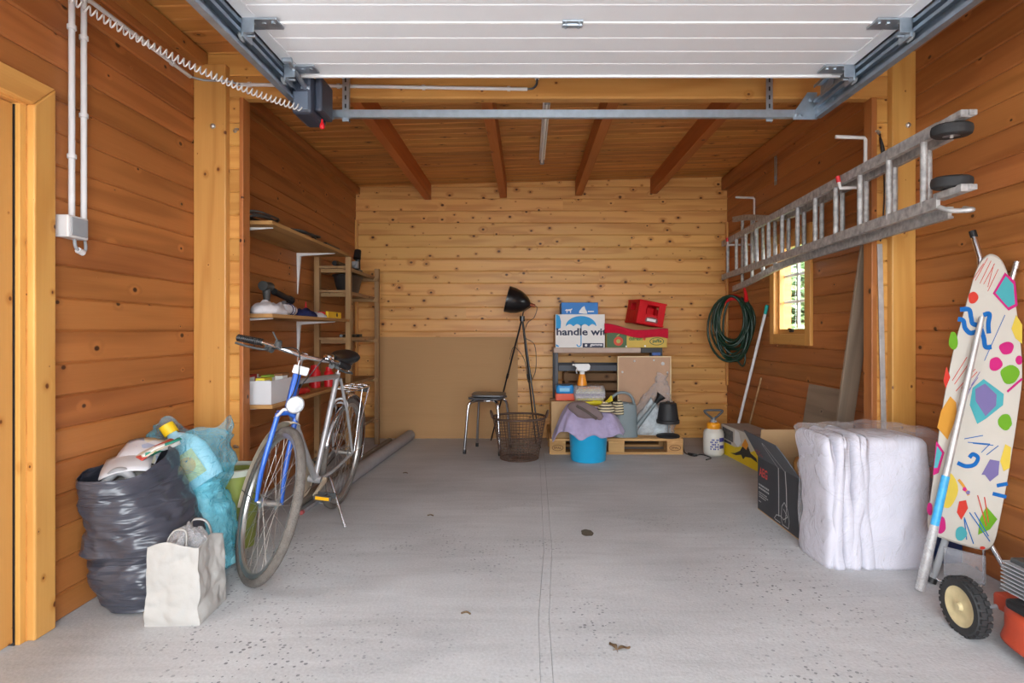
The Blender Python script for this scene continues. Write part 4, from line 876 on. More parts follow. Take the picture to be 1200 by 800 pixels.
BM = Matrix.Rotation(PI / 2, 4, 'X')
def wheel(name, c, S=None):
    root = None
    X = Matrix.Translation(c); 
    if S is not None: X = S @ X
    mb = MB().torus(WR - 0.019, 0.0195, 64, 10, X @ BM); tyre = mb.build(name, TYRE, bike, smooth=180)
    mb = MB().lathe([(WR - 0.036, -0.011), (WR - 0.030, -0.013), (WR - 0.052, -0.010), (WR - 0.056, 0.0), (WR - 0.052, 0.010), (WR - 0.030, 0.013), (WR - 0.036, 0.011)], 64, X @ BM); mb.build('rim', RIM, tyre, smooth=40)
    mb = MB().lathe([(0.006, -0.055), (0.008, -0.05), (0.009, -0.04), (0.024, -0.036), (0.024, -0.032), (0.014, -0.028), (0.014, 0.028), (0.024, 0.032), (0.024, 0.036), (0.009, 0.04), (0.008, 0.05), (0.006, 0.055)], 16, X @ BM, cap0=True, cap1=True); mb.build('hub', RIM, tyre, smooth=40)
    mb = MB()
    for k in range(36):
        a = 2 * PI * k / 36; s = 1 if k % 2 else -1; off = (1 if k % 4 < 2 else -1) * 0.75
        p0 = Vector((0.023 * math.cos(a + off), s * 0.034, 0.023 * math.sin(a + off))); p1 = Vector(((WR - 0.054) * math.cos(a), 0, (WR - 0.054) * math.sin(a)))
        mb.tube([X @ p0, X @ p1], 0.0012, 4)
    sp = mb.build('spokes', RIM, tyre); return tyre
wheel('rear_wheel', HUB); wheel('front_wheel', FH, STEER)
BB_ = Vector((0.43, 0, 0.285)); STOP = Vector((0.255, 0, 0.865)); HT0, HT1 = ax(0.415), ax(0.60)
mb = MB().tube([BB_, STOP], 0.0155, 12).tube([STOP + (BB_ - STOP) * 0.03, HT1 + Vector((0, 0, -0.035))], 0.0145, 12).tube([BB_, HT0 + Vector((-0.005, 0, 0.03))], 0.0165, 12)
mb.tube([HT0, HT1], 0.019, 14).cyl(BB_ + Vector((0, -0.036, 0)), BB_ + Vector((0, 0.036, 0)), 0.021, n=14)
for s in (-1, 1):
    mb.tube([BB_ + Vector((-0.03, s * 0.025, 0)), Vector((0.28, s * 0.045, 0.30)), HUB + Vector((0, s * 0.062, 0))], [0.011, 0.010, 0.008], 8)
    mb.tube([STOP + Vector((0, s * 0.018, -0.03)), Vector((0.14, s * 0.045, 0.62)), HUB + Vector((0, s * 0.062, 0))], [0.009, 0.009, 0.008], 8)
mb.build('frame', FRAME, bike, smooth=50)
# seat post and saddle
MB().tube([STOP, STOP + (STOP - BB_).normalized() * 0.08], 0.0125, 10).build('seat_post', CHROME, bike, smooth=50)
def saddle(u, v):
    a = 2 * PI * u; x = 0.42 - 0.29 * v; wd = 0.030 + 0.070 * max(0, (v - 0.35) / 0.65) ** 1.4; 
    if v < 0.05: wd *= 0.6
    if v > 0.95: wd *= 0.75
    hh = 0.022 + 0.012 * v
    return Vector((x, wd * math.cos(a), 0.955 + 0.012 * math.cos(v * 6) + hh * (math.sin(a) if math.sin(a) > 0 else 1.5 * math.sin(a))))
sd = MB().surf(saddle, 24, 14, cap0=True, cap1=True).build('saddle', BLACK, bike, smooth=60)
mb = MB()
for s in (-1, 1): mb.tube([(0.36, s * 0.02, 0.935), (0.28, s * 0.022, 0.915), (0.19, s * 0.035, 0.935)], 0.004, 6)
for s in (-1, 1): mb.tube([Vector((0.17, s * 0.04, 0.915 - 0.010 * i)) + Vector((0, 0.012 * math.cos(i * 1.5), 0.012 * math.sin(i * 1.5))) for i in range(6)], 0.005, 6)
mb.build('saddle_rail', CHROME, sd, smooth=60)
# crank, chain ring, pedals
mb = MB().lathe([(0.0, 0.0), (0.088, 0.0), (0.092, 0.002), (0.088, 0.004), (0.0, 0.004)], 40, Matrix.Translation(BB_ + Vector((0, -0.046, 0))) @ BM)
cr = mb.build('chain_ring', GUARD, bike, smooth=30)
mb = MB().torus(0.1, 0.006, 40, 6, Matrix.Translation(BB_ + Vector((0, -0.05, 0))) @ BM); mb.build('chain_guard_ring', GUARD, cr, smooth=180)
mb = MB()
for s in (-1, 1): mb.tube([BB_ + Vector((0, -0.048, s * 0.085)), HUB + Vector((0, -0.048, s * 0.035))], 0.004, 6)
mb.build('chain', mat('oily_chain', rgb(90, 82, 74), 0.6, 0.4), cr)
crank_d = Vector((0.165, 0, -0.035))
for s in (1, -1):
    p0 = BB_ + Vector((0, s * 0.055, 0)); p1 = p0 + crank_d * s + Vector((0, s * 0.012, 0))
    c_ = MB().tube([p0, p1], [0.013, 0.010], 10).cyl(p0 - Vector((0, s * 0.01, 0)), p0 + Vector((0, s * 0.008, 0)), 0.016, n=12).build('crank_arm', GUARD, bike, smooth=50)
    q = p1 + Vector((0, s * 0.055, 0))
    MB().cyl(p1, q + Vector((0, s * 0.03, 0)), 0.006, n=8).box(q + Vector((0.032, 0, 0)), (0.012, 0.095, 0.026)).box(q - Vector((0.032, 0, 0)), (0.012, 0.095, 0.026)).box(q, (0.06, 0.012, 0.016)).build('pedal', DGREY, c_, bevel=0.002)
    for e_ in (0.038, -0.0405): MB().bb(q.x + e_, q.x + e_ + 0.0025, q.y - 0.036, q.y + 0.036, q.z - 0.008, q.z + 0.008).build('reflector', mat('amber_reflector', rgb(250, 176, 20), 0.3), c_)
# kickstand on the left side
G = Matrix.Rotation(LEAN, 3, 'X').inverted()
foot = G @ Vector((0, 0.19, 0.006)) + Vector((0.40, 0, 0)); 
ks = MB().tube([(0.30, 0.035, 0.27), (0.32, 0.06, 0.24), (foot.x, foot.y, foot.z)], 0.0085, 10).build('kickstand', CHROME, bike, smooth=60)
# mudguards
def guard(c, a0, a1, S=None, wd=0.024, r=WR + 0.022, name='mudguard', m=GUARD):
    def fn(u, v):
        a = a0 + (a1 - a0) * v; b = (u - 0.5) * 2.2; rr = r + 0.013 * math.cos(b) - 0.011
        p = c + Vector((rr * math.cos(a), wd * math.sin(b) / math.sin(1.1), rr * math.sin(a))); return S @ p if S is not None else p
    o = MB().surf(fn, 9, 40, False).build(name, m, bike, smooth=180, solid=0.0015); return o
g1 = guard(HUB, math.radians(15), math.radians(200), m=CHROME); g2 = guard(FH, math.radians(93), math.radians(205), STEER)
mb = MB()
for s in (-1, 1):
    mb.tube([STEER @ (FH + Vector((0, s * 0.058, 0))), STEER @ (FH + Vector(((WR + 0.02) * math.cos(3.35), s * 0.022, (WR + 0.02) * math.sin(3.35))))], 0.0022, 5)
mb.build('stay', DGREY, g2)
mb = MB()
for s in (-1, 1):
    for an in (2.4, 3.2): mb.tube([HUB + Vector((0, s * 0.066, 0)), HUB + Vector(((WR + 0.02) * math.cos(an), s * 0.022, (WR + 0.02) * math.sin(an)))], 0.0022, 5)
mb.build('stay', CHROME, g1)
# carrier rack
mb = MB(); zr = 0.752
for s in (-1, 1):
    mb.tube(spline([(0.17, s * 0.03, zr), (0.10, s * 0.055, zr), (-0.10, s * 0.06, zr), (-0.24, s * 0.055, zr), (-0.26, 0.0, zr)]), 0.005, 6)
    for x in (-0.06, -0.20): mb.tube([(x, s * 0.06, zr), (-0.01, s * 0.068, WR + 0.01)], 0.004, 6)
for x in (0.1, 0.0, -0.1, -0.2): mb.tube([(x, -0.056, zr), (x, 0.056, zr)], 0.004, 6)
mb.tube([(-0.02, 0, zr + 0.01), (-0.22, 0, zr + 0.02)], 0.004, 6)
rk = mb.build('carrier_rack', CHROME, bike, smooth=60)
MB().bb(-0.285, -0.262, -0.035, 0.035, zr - 0.05, zr - 0.005).build('rear_lamp', DGREY, rk, bevel=0.004)
# rear brake calliper arc
MB().tube(arc((0.145, 0, 0.66), 0.042, -0.6, PI + 0.6, 14, Y_, Z_), 0.007, 8).build('rear_brake', PVC, bike, smooth=180)
# fork (steered)
mb = MB()
for s in (-1, 1):
    cr_ = ax(0.40) + Vector((0, s * 0.042, 0)); md = ax(0.15) + Vector((0.004, s * 0.052, 0))
    mb.tube([STEER @ p for p in spline([cr_, md, FH + Vector((0.0, s * 0.056, 0.0))], 6)], [0.0125] * 6 + [0.0105] * 4 + [0.008] * 3, 10)
mb.tube([STEER @ (ax(0.40) + Vector((0, -0.045, 0))), STEER @ (ax(0.415)), STEER @ (ax(0.40) + Vector((0, 0.045, 0)))], 0.014, 10)
mb.tube([STEER @ ax(0.41), STEER @ ax(0.60)], 0.0195, 14)
mb.build('fork', BLUE, bike, smooth=60)
MB().tube([STEER @ ax(0.60), STEER @ ax(0.64)], 0.022, 14).build('headset', CHROME, bike, smooth=50)
MB().tube([STEER @ (ax(0.395) + Vector((0.0, -0.05, -0.02))), STEER @ (ax(0.43) + Vector((0.04, -0.035, 0.0))), STEER @ (ax(0.44) + Vector((0.04, 0.0, 0.0))), STEER @ (ax(0.43) + Vector((0.04, 0.035, 0))), STEER @ (ax(0.395) + Vector((0.0, 0.05, -0.02)))], 0.0075, 8).build('front_brake', PVC, bike, smooth=180)
# handlebar
HB = ax(0.70) + Vector((0.05, 0, 0.0))
mb = MB().tube([STEER @ ax(0.62), STEER @ ax(0.69), STEER @ (ax(0.70) + Vector((0.02, 0, 0.004))), STEER @ HB], [0.0125, 0.0135, 0.015, 0.017], 12)
mb.build('stem', CHROME, bike, smooth=60)
barp = spline([HB + Vector(p) for p in ((-0.115, -0.255, -0.004), (-0.055, -0.18, 0.008), (-0.005, -0.09, 0.006), (0, 0, 0), (-0.005, 0.09, 0.006), (-0.055, 0.18, 0.008), (-0.115, 0.255, -0.004))], 6)
hb = MB().tube([STEER @ p for p in barp], 0.0115, 12).build('handlebar', CHROME, bike, smooth=60)
for s in (-1, 1):
    gp = [HB + Vector((-0.140, s * 0.282, -0.009)), HB + Vector((-0.062, s * 0.188, 0.007))]
    n_ = 13; pts = [gp[0].lerp(gp[1], i / (n_ * 2)) for i in range(n_ * 2 + 1)]
    MB().tube([STEER @ p for p in pts], [0.0185 if i % 2 else 0.0160 for i in range(n_ * 2 + 1)], 12).build('grip', BLACK, hb, smooth=50)
    pv = HB + Vector((-0.04, s * 0.168, -0.006))
    mb = MB().tube([STEER @ p for p in spline([pv, pv + Vector((0.03, s * 0.02, -0.012)), pv + Vector((-0.015, s * 0.07, -0.022)), pv + Vector((-0.055, s * 0.125, -0.024))], 5)], [0.010] * 4 + [0.006] * 12, 8)
    mb.tube([STEER @ (pv + Vector((-0.01, 0, -0.006))), STEER @ (pv + Vector((0.02, -s * 0.02, -0.006)))], 0.015, 8); mb.build('brake_lever', DGREY, hb, smooth=60)
    # brake cable
    e = ax(0.44) + Vector((0.04, s * 0.03, 0))
    MB().tube([STEER @ p for p in spline([pv + Vector((0.02, -s * 0.02, 0)), HB + Vector((0.075, s * 0.07, 0.03)), HB + Vector((0.08, s * 0.03, -0.06)), HB + Vector((0.05, s * 0.01, -0.16)), e], 6)], 0.0028, 6).build('brake_cable', BLACK, hb, smooth=180)
bl = MB().tube([STEER @ (HB + Vector((-0.02, -0.13, 0.012))), STEER @ (HB + Vector((-0.015, -0.135, 0.038)))], [0.018, 0.016], 12).tube([STEER @ (HB + Vector((-0.015, -0.135, 0.03))), STEER @ (HB + Vector((-0.03, -0.17, 0.07)))], 0.004, 6).build('gear_shifter', DGREY, hb, smooth=60)
MB().lathe([(0.0, 0.03), (0.018, 0.026), (0.027, 0.012), (0.028, 0.0), (0.0, 0.0)], 18, STEER @ Matrix.Translation(HB + Vector((-0.02, 0.12, 0.016)))).build('bell', CHROME, hb, smooth=60)
rf = ax(0.65) + Vector((0.045, 0, -0.02)); MB().box(rf, (0.012, 0.075, 0.042)).xform(STEER).build('front_reflector', WHITE, bike, bevel=0.008)
# head lamp
lc = ax(0.47) + Vector((0.075, 0.0, 0.0)); ML = STEER @ Matrix.Translation(lc) @ Matrix.Rotation(PI / 2, 4, 'Y')
lm = MB().lathe([(0.0, -0.05), (0.018, -0.046), (0.034, -0.02), (0.040, 0.0), (0.042, 0.006), (0.038, 0.006)], 22, ML).build('head_lamp', CHROME, bike, smooth=50)
MB().lathe([(0.038, 0.004), (0.026, 0.010), (0.0, 0.013)], 22, ML).build('lens', mat('lamp_lens', rgb(220, 224, 228), 0.08, 0.0, var=0.15, scale=60), lm, smooth=60)
MB().tube([STEER @ (ax(0.42) + Vector((0.012, 0, 0))), STEER @ (lc + Vector((-0.03, 0, -0.02)))], 0.006, 8).build('lamp_bracket', CHROME, lm, smooth=60)
# ================================================================== BACK WALL
# plywood sheet leaning flat on the back wall
o = MB().box((0, 0, 0), (1.47, 0.012, 1.05)).build('plywood_sheet', W_PLY); o.location = (-0.835, YB - 0.02, 0.525); o.rotation_euler = (-0.012, 0, 0)
tag(o, 'wide brown plywood sheet standing against the back wall', 'board')
# tripod floor lamp
t = thing('tripod_lamp', 'black tripod floor lamp with a bell shade by the back wall', 'lamp', (-0.05, 5.55, 0))
AP = Vector((-0.05, 5.55, 1.235))
LACQ = mat('black_lacquer', rgb(22, 22, 24), 0.28, spec=0.6, var=0)
for p in ((-0.37, 5.80, 0.0), (0.125, 5.42, 0.0), (0.085, 5.62, 0.0)):
    p = Vector(p); MB().tube([AP, p], [0.009, 0.007], 8).tube([p.lerp(AP, 0.52), p.lerp(AP, 0.56)], 0.013, 10).build('leg', LACQ, t, world=True, smooth=50)
MB().tube([AP - Z_ * 0.03, AP + Z_ * 0.02], 0.026, 14).build('apex_block', LACQ, t, world=True, smooth=50)
SA = Vector((0.045, 5.55, 1.362)); SD = Vector((-1.0, -0.12, 0.24)).normalized()
MB().tube([AP, (-0.04, 5.58, 1.30), SA - SD * 0.01], 0.006, 8).build('neck', LACQ, t, world=True, smooth=60)
MS = Matrix.Translation(SA - t.location) @ SD.to_track_quat('Z', 'Y').to_matrix().to_4x4()
MB().lathe([(0.022, 0.02), (0.045, 0.035), (0.082, 0.075), (0.110, 0.13), (0.124, 0.19), (0.128, 0.25), (0.126, 0.25), (0.120, 0.19), (0.106, 0.13), (0.078, 0.078), (0.04, 0.038), (0.0, 0.03)], 36, MS).build('shade', LACQ, t, smooth=60)
MB().lathe([(0.0, -0.03), (0.016, -0.03), (0.018, 0.0), (0.022, 0.025), (0.0, 0.026)], 18, MS).build('socket', mat('copper', rgb(176, 110, 84), 0.35, 0.9), t, smooth=50)
MB().tube(spline([SA - SD * 0.03, SA + Vector((0.05, 0, -0.03)), SA + Vector((0.02, -0.01, -0.12)), AP + Vector((0.05, -0.02, -0.05)), AP + Vector((0.02, -0.02, -0.18)), AP + Vector((0.12, -0.02, -0.26)), AP + Vector((0.13, -0.03, -0.5)), AP + Vector((0.06, -0.02, -0.62)), AP + Vector((0.02, -0.02, -0.4)), AP + Vector((-0.08, -0.01, -0.28)), AP + Vector((-0.12, -0.02, -0.40))], 6), 0.0035, 6).build('cord', BLACK, t, world=True, smooth=180)
# stool
SEAT = mat('dark_grey_laminate', rgb(84, 84, 88), 0.35, var=0.08)
t = thing('stool', 'low stool with dark seat and chromed legs before the plywood sheet', 'stool', (-0.365, 5.295, 0), -0.26)
for z in (0.488, 0.515):
    def pl(z=z): return [(x, y, z) for x, y in [(0.155 * math.copysign(abs(math.cos(a)) ** 0.35, math.cos(a)), 0.155 * math.copysign(abs(math.sin(a)) ** 0.35, math.sin(a))) for a in [2 * PI * k / 40 for k in range(40)]]]
    s_ = MB().prism(pl(), (0, 0, 0.018)).build('seat', SEAT, t, smooth=40, bevel=0.003)
    if z > 0.5: s_.rotation_euler = (0, 0.02, 0.25)
for sx in (-1, 1):
    for sy in (-1, 1):
        lg = MB().tube(spline([(sx * 0.06, sy * 0.06, 0.470), (sx * 0.115, sy * 0.115, 0.466), (sx * 0.14, sy * 0.14, 0.42), (sx * 0.155, sy * 0.155, 0.22), (sx * 0.168, sy * 0.168, 0.018)], 6), 0.0135, 10).build('leg', CHROME, t, smooth=60)
        MB().tube([(sx * 0.168, sy * 0.168, 0.0), (sx * 0.1665, sy * 0.1665, 0.035)], 0.0145, 10).build('foot_cap', BLACK, lg, smooth=50)
MB().torus(0.14, 0.007, 32, 8, Matrix.Translation((0, 0, 0.478))).build('seat_ring', CHROME, t, smooth=180)
# wire basket
WIRE = mat('rusty_wire', rgb(96, 74, 62), 0.6, 0.3, var=0.2)
t = thing('wire_basket', 'round rusty wire basket with two handles on the floor', 'basket', (-0.07, 4.99, 0))
hB = 0.36
def br(z): return 0.165 + (0.232 - 0.165) * (z / hB)
mb = MB()
for k in range(44):
    a = 2 * PI * k / 44; mb.tube([(br(0) * math.cos(a) * 0.05, br(0) * math.sin(a) * 0.05, 0.008), (br(0) * math.cos(a), br(0) * math.sin(a), 0.006), (br(hB) * math.cos(a), br(hB) * math.sin(a), hB)], 0.0022, 4)
mb.build('upright_wires', WIRE, t)
mb = MB()
for k in range(1, 14): mb.torus(br(k * hB / 14), 0.0020, 44, 4, Matrix.Translation((0, 0, k * hB / 14)))
mb.build('ring_wires', WIRE, t)
MB().torus(br(hB), 0.010, 48, 8, Matrix.Translation((0, 0, hB))).build('rim', WIRE, t, smooth=180)
MB().torus(br(0), 0.005, 44, 6, Matrix.Translation((0, 0, 0.006))).build('foot_ring', WIRE, t, smooth=180)
for s in (-1, 1):
    MB().tube(spline([(s * 0.232, -0.06, hB), (s * 0.245, -0.05, hB + 0.04), (s * 0.25, 0.0, hB + 0.055), (s * 0.245, 0.05, hB + 0.04), (s * 0.232, 0.06, hB)], 5), 0.008, 8).build('handle', WIRE, t, smooth=180)
# pallet
PX_, PY_ = 0.20, 5.135
t = thing('euro_pallet', 'wooden pallet on the floor against the back wall', 'pallet', (0.8, PY_ + 0.4, 0))
def pal(name, x0, x1, y0, y1, z0, z1, ax_): return timber(name, PX_ + x0, PX_ + x1, PY_ + y0, PY_ + y1, z0, z1, W_PALLET, None, 0.002, ax_, t)
for y in (0, 0.1635, 0.3275, 0.4915, 0.655): pal('deck_board', 0, 1.2, y, y + 0.145, 0.122, 0.144, 'x')
for x in (0, 0.5275, 1.055): pal('stringer_board', x, x + 0.145, 0, 0.8, 0.1, 0.122, 'y')
for x in (0, 0.5275, 1.055):
    for y in (0, 0.3275, 0.655):
        b_ = pal('block', x + 0.001, x + 0.144, y + 0.001, y + 0.144, 0.022, 0.1, 'x')
        if y == 0 and x != 0.5275:
            mb = MB(); cx, cy_, cz_ = PX_ + x + 0.0725, PY_ - 0.0002, 0.061
            ring = [(0.052 * math.cos(2 * PI * k / 24), 0.028 * math.sin(2 * PI * k / 24)) for k in range(24)]; inn = [(p[0] * 0.88, p[1] * 0.82) for p in ring]
            vs = [(cx + p[0], cy_, cz_ + p[1]) for p in ring + inn]; mb.add(vs, [(k, (k + 1) % 24, (k + 1) % 24 + 24, k + 24) for k in range(24)])
            BURN = mat('branded_mark', rgb(110, 74, 44), 0.8)
            mb.build('oval_stamp', BURN, t, world=True)
            text('EPAL', 'stamp_lettering', BURN, t, Vector((cx - 0.034, cy_, cz_ - 0.011)) - t.location, X_, Z_, width=0.068, height=0.022, bold=0.02)
for y in (0, 0.35, 0.655): pal('base_board', 0, 1.2, y, y + 0.1 if y == 0.35 else y + 0.145, 0, 0.022, 'x')
ZPAL = 0.144
# black work bench carrying the boxes
STEELB = mat('black_steel_frame', rgb(44, 46, 54), 0.45, 0.2)
t = thing('work_bench', 'dark steel frame bench with a cardboard covered top against the back wall', 'bench', (0.78, 5.72, ZPAL))
bx0, bx1, by0, by1, bz = 0.262, 1.30, 5.50, 5.93, 0.95
MB().bb(bx0 - 0.01, bx1 - 0.21, by0 - 0.012, by1, bz - 0.05, bz).build('bench_top', mat('pinkish_card', rgb(188, 166, 152), 0.8, var=0.08), t, world=True, bevel=0.006)
MB().bb(bx1 - 0.205, bx1, by0, by1, bz - 0.05, bz).build('top_panel', BLACK, t, world=True, bevel=0.003)
for x in (bx0, bx1 - 0.035):
    for y in (by0, by1 - 0.035): MB().bb(x, x + 0.035, y, y + 0.035, ZPAL, bz - 0.05).build('leg', STEELB, t, world=True, bevel=0.003)
for y in (by0 + 0.002, by1 - 0.03): MB().bb(bx0 + 0.035, bx1 - 0.035, y, y + 0.028, 0.725, 0.785).build('rail', STEELB, t, world=True, bevel=0.003)
MB().bb(bx1 - 0.1, bx1 - 0.02, by0 - 0.006, by0 + 0.02, bz - 0.075, bz - 0.045).build('clamp', mat('blue_clamp', rgb(50, 90, 160), 0.4), t, world=True, bevel=0.003)
# wooden crate under the bench
DARKW = wood('dark_crate_wood', rgb(124, 94, 68), rgb(84, 60, 42), rgb(48, 32, 22), 3.0, 0.05, rough=0.8, spec=0.2)
t = thing('slatted_crate', 'dark slatted wooden crate under the steel bench', 'crate', (0.64, 5.72, ZPAL))
for k in range(6):
    z0 = ZPAL + 0.01 + k * 0.094
    for y in (5.60, 5.845): timber('slat', 0.37, 0.91, y, y + 0.014, z0, z0 + 0.072, DARKW, None, 0.001, 'x', t)
    for x in (0.357, 0.911): timber('slat', x, x + 0.012, 5.60, 5.859, z0, z0 + 0.072, DARKW, None, 0.001, 'y', t)
for x in (0.372, 0.878):
    for y in (5.615, 5.815): timber('corner_post', x, x + 0.03, y, y + 0.03, ZPAL, ZPAL + 0.565, DARKW, None, 0.001, 'z', t)
timber('base_panel', 0.372, 0.908, 5.616, 5.843, ZPAL + 0.0, ZPAL + 0.008, DARKW, None, 0, 'x', t)
# removal box with umbrella print
UBX = mat('white_carton', rgb(230, 226, 222), 0.7, var=0.02); CYAN = mat('cyan_ink', rgb(24, 150, 210), 0.6, var=0)
ux0, ux1, uz0, uz1, uy = 0.271, 0.747, bz, 1.272, 5.515
t = thing('removal_box', 'white cardboard box printed with a blue umbrella on the bench', 'box', ((ux0 + ux1) / 2, 5.69, bz))
MB().bb(ux0, ux1, uy, 5.87, uz0, uz1).build('carton', UBX, t, world=True, bevel=0.003)
MB().bb(ux0 - 0.0015, ux0, uy + 0.02, 5.85, uz0, uz1).build('side_panel', CARD, t, world=True)
mb = MB(); O = Vector((ux0, uy, uz0)) - t.location
cx, cz_ = 0.247, 0.205
can = [(cx + 0.148 * math.cos(a), cz_ + 0.1 * math.sin(a)) for a in [PI * k / 24 for k in range(25)]]
for k in range(4):
    x0, x1 = cx - 0.148 + 0.074 * k, cx - 0.148 + 0.074 * (k + 1); can += [(x0 + (x1 - x0) * j / 6, cz_ + 0.022 * math.sin(PI * j / 6)) for j in range(1, 6 if k == 3 else 7)]
def uprint(pts, name='umbrella_print'):
    m_ = MB(); flat(m_, pts, O, X_, Z_); return m_.build(name, CYAN, t, fix=False)
uprint(can); uprint([(cx - 0.005, 0.03), (cx + 0.005, 0.03), (cx + 0.005, cz_ + 0.02), (cx - 0.005, cz_ + 0.02)], 'umbrella_shaft_print')
hk = [(cx - 0.02 + 0.025 * math.cos(a), 0.032 + 0.025 * math.sin(a)) for a in [-PI * k / 14 for k in range(15)]]; hk2 = [(cx - 0.02 + 0.015 * math.cos(a), 0.032 + 0.015 * math.sin(a)) for a in [-PI * k / 14 for k in range(15)]]
uprint(hk + hk2[::-1], 'umbrella_hook_print')
uprint([(0.004, 0.17), (0.05, 0.19), (0.054, 0.25), (0.04, 0.305), (0.02, 0.318), (0.004, 0.318)], 'blue_print'); uprint([(0.004, 0.012), (0.03, 0.008), (0.035, 0.016), (0.004, 0.035)], 'blue_print')
text('handle with', 'lettering', INK, t, O + Vector((0.01, -0.001, 0.118)), X_, Z_, width=0.535, height=0.07, bold=0.028, cut=0.463)
mb = MB(); flat(mb, [(0.262, 0.002), (0.462, 0.002), (0.462, 0.043), (0.262, 0.043)], O, X_, Z_, 0.0014); mb.build('label_patch', INK, t, fix=False)
text('gamma', 'label_lettering', PRINT_W, t, O + Vector((0.332, -0.001, 0.009)), X_, Z_, width=0.12, height=0.026, bold=0.03, shear=0.2)
mb = MB()
for k in range(6):
    a = PI * k / 6; c_, s_ = math.cos(a), math.sin(a); flat(mb, [(0.295 - 0.013 * c_ - 0.002 * s_, 0.0225 - 0.013 * s_ + 0.002 * c_), (0.295 + 0.013 * c_ - 0.002 * s_, 0.0225 + 0.013 * s_ + 0.002 * c_), (0.295 + 0.013 * c_ + 0.002 * s_, 0.0225 + 0.013 * s_ - 0.002 * c_), (0.295 - 0.013 * c_ + 0.002 * s_, 0.0225 - 0.013 * s_ - 0.002 * c_)], O, X_, Z_, 0.002)
mb.build('star_mark', PRINT_W, t, fix=False)
# flat blue box on top of it
t = thing('blue_box', 'flat blue cardboard box on top of the umbrella box', 'box', (0.507, 5.69, uz1))
BLUEC = mat('bright_blue_card', rgb(30, 120, 196), 0.55, var=0.03)
MB().bb(0.33, 0.684, 5.535, 5.86, uz1, 1.387).build('carton', BLUEC, t, world=True, bevel=0.003)
mb = MB(); O = Vector((0.33, 5.535, uz1)) - t.location
flat(mb, [(0.17, 0.012), (0.172, 0.03), (0.20, 0.068), (0.222, 0.08), (0.232, 0.05), (0.245, 0.03), (0.25, 0.005), (0.215, 0.005)], O, X_, Z_)
flat(mb, [(0.034, 0.035), (0.045, 0.05), (0.06, 0.047), (0.095, 0.052), (0.102, 0.06), (0.104, 0.048), (0.092, 0.036), (0.092, 0.012), (0.086, 0.012), (0.082, 0.032), (0.06, 0.034), (0.056, 0.012), (0.05, 0.012), (0.048, 0.034)], O, X_, Z_)
flat(mb, [(0.256, 0.022), (0.315, 0.022), (0.315, 0.034), (0.256, 0.034)], O, X_, Z_); mb.build('white_print', PRINT_W, t, fix=False)
# fruit box
t = thing('fruit_box', 'green and yellow fruit carton on the right of the bench', 'box', (1.05, 5.68, bz))
fx0, fx1, fz1 = 0.763, 1.346, 1.102
GRN = mat('bottle_green_print', rgb(72, 100, 62), 0.6); YELC = mat('mustard_card', rgb(206, 172, 76), 0.65)
MB().bb(fx0, fx1, 5.515, 5.87, bz, fz1).build('carton', YELC, t, world=True, bevel=0.003)
mb = MB(); O = Vector((fx0, 5.515, bz)) - t.location; W_ = fx1 - fx0; hh = fz1 - bz
flat(mb, [(0.003, 0.002), (0.195, 0.002), (0.195, hh - 0.003), (0.003, hh - 0.003)], O, X_, Z_); mb.build('green_panel', GRN, t, fix=False)
APR = mat('apple_red_print', rgb(206, 74, 44), 0.6)
mb = MB(); flat(mb, ell(0.115, 0.062, 0.046, 0.044), O, X_, Z_, 0.002); mb.build('apple_print', APR, t, fix=False)
mb = MB(); flat(mb, ell(0.115, 0.062, 0.02, 0.02), O, X_, Z_, 0.0028); flat(mb, [(0.09, 0.105), (0.11, 0.125), (0.13, 0.135), (0.118, 0.115)], O, X_, Z_, 0.0028); mb.build('leaf_print', mat('pale_green_print', rgb(170, 176, 90), 0.6), t, fix=False)
text('dafresh', 'lettering', mat('leaf_green_ink', rgb(70, 120, 56), 0.6, var=0), t, O + Vector((0.215, -0.001, 0.07)), X_, Z_, width=0.13, height=0.036, bold=0.03)
mb = MB(); flat(mb, ell(0.365, 0.085, 0.014, 0.014), O, X_, Z_, 0.002); mb.build('red_dot', APR, t, fix=False)
mb = MB(); flat(mb, ell(0.485, 0.06, 0.07, 0.038, 28), O, X_, Z_, 0.002); mb.build('oval_badge', GRN, t, fix=False)
mb = MB(); flat(mb, ell(0.485, 0.06, 0.062, 0.031, 28), O, X_, Z_, 0.0026); mb.build('oval_badge_inner', YELC, t, fix=False)
text('jaffa', 'badge_lettering', GRN, t, O + Vector((0.44, -0.0025, 0.04)), X_, Z_, width=0.092, height=0.042, bold=0.03)
mb = MB(); flat(mb, ell(0.19, 0.012, 0.009, 0.009, 12), O, X_, Z_, 0.003); flat(mb, ell(0.372, 0.016, 0.009, 0.009, 12), O, X_, Z_, 0.003); mb.build('grip_holes', PRINT_W, t, fix=False)
# red cloth over the fruit box
REDC = mat('red_cloth', rgb(190, 26, 52), 0.9, spec=0.1, var=0.08, scale=30, sheen=0.3, bump=0.2)
def redc(u, v):
    x = 0.742 + 0.612 * u; n = nz3((x * 6, v * 3, 2.0), 1.0)
    if v < 0.5:
        q = v / 0.5; hem = 1.088 - 0.055 * u + 0.014 * math.sin(u * 9)
        top = 1.112 + 0.055 * (1 - u) + 0.02 * math.sin(u * 7 + 1) + 0.008 * n
        return Vector((x, 5.500 - 0.008 * math.sin(q * PI) + 0.006 * n, hem + (top - hem) * q))
    q = (v - 0.5) / 0.5
    return Vector((x, 5.50 + 0.33 * q, 1.112 + 0.055 * (1 - u) * (1 - q) + 0.02 * math.sin(u * 7 + 1) * (1 - q) + 0.006 * n))
tag(MB().surf(redc, 50, 24, False).build('red_cloth', REDC, origin=(1.05, 5.6, 1.105), smooth=180, solid=0.006), 'crimson cloth lying over the fruit carton', 'cloth')
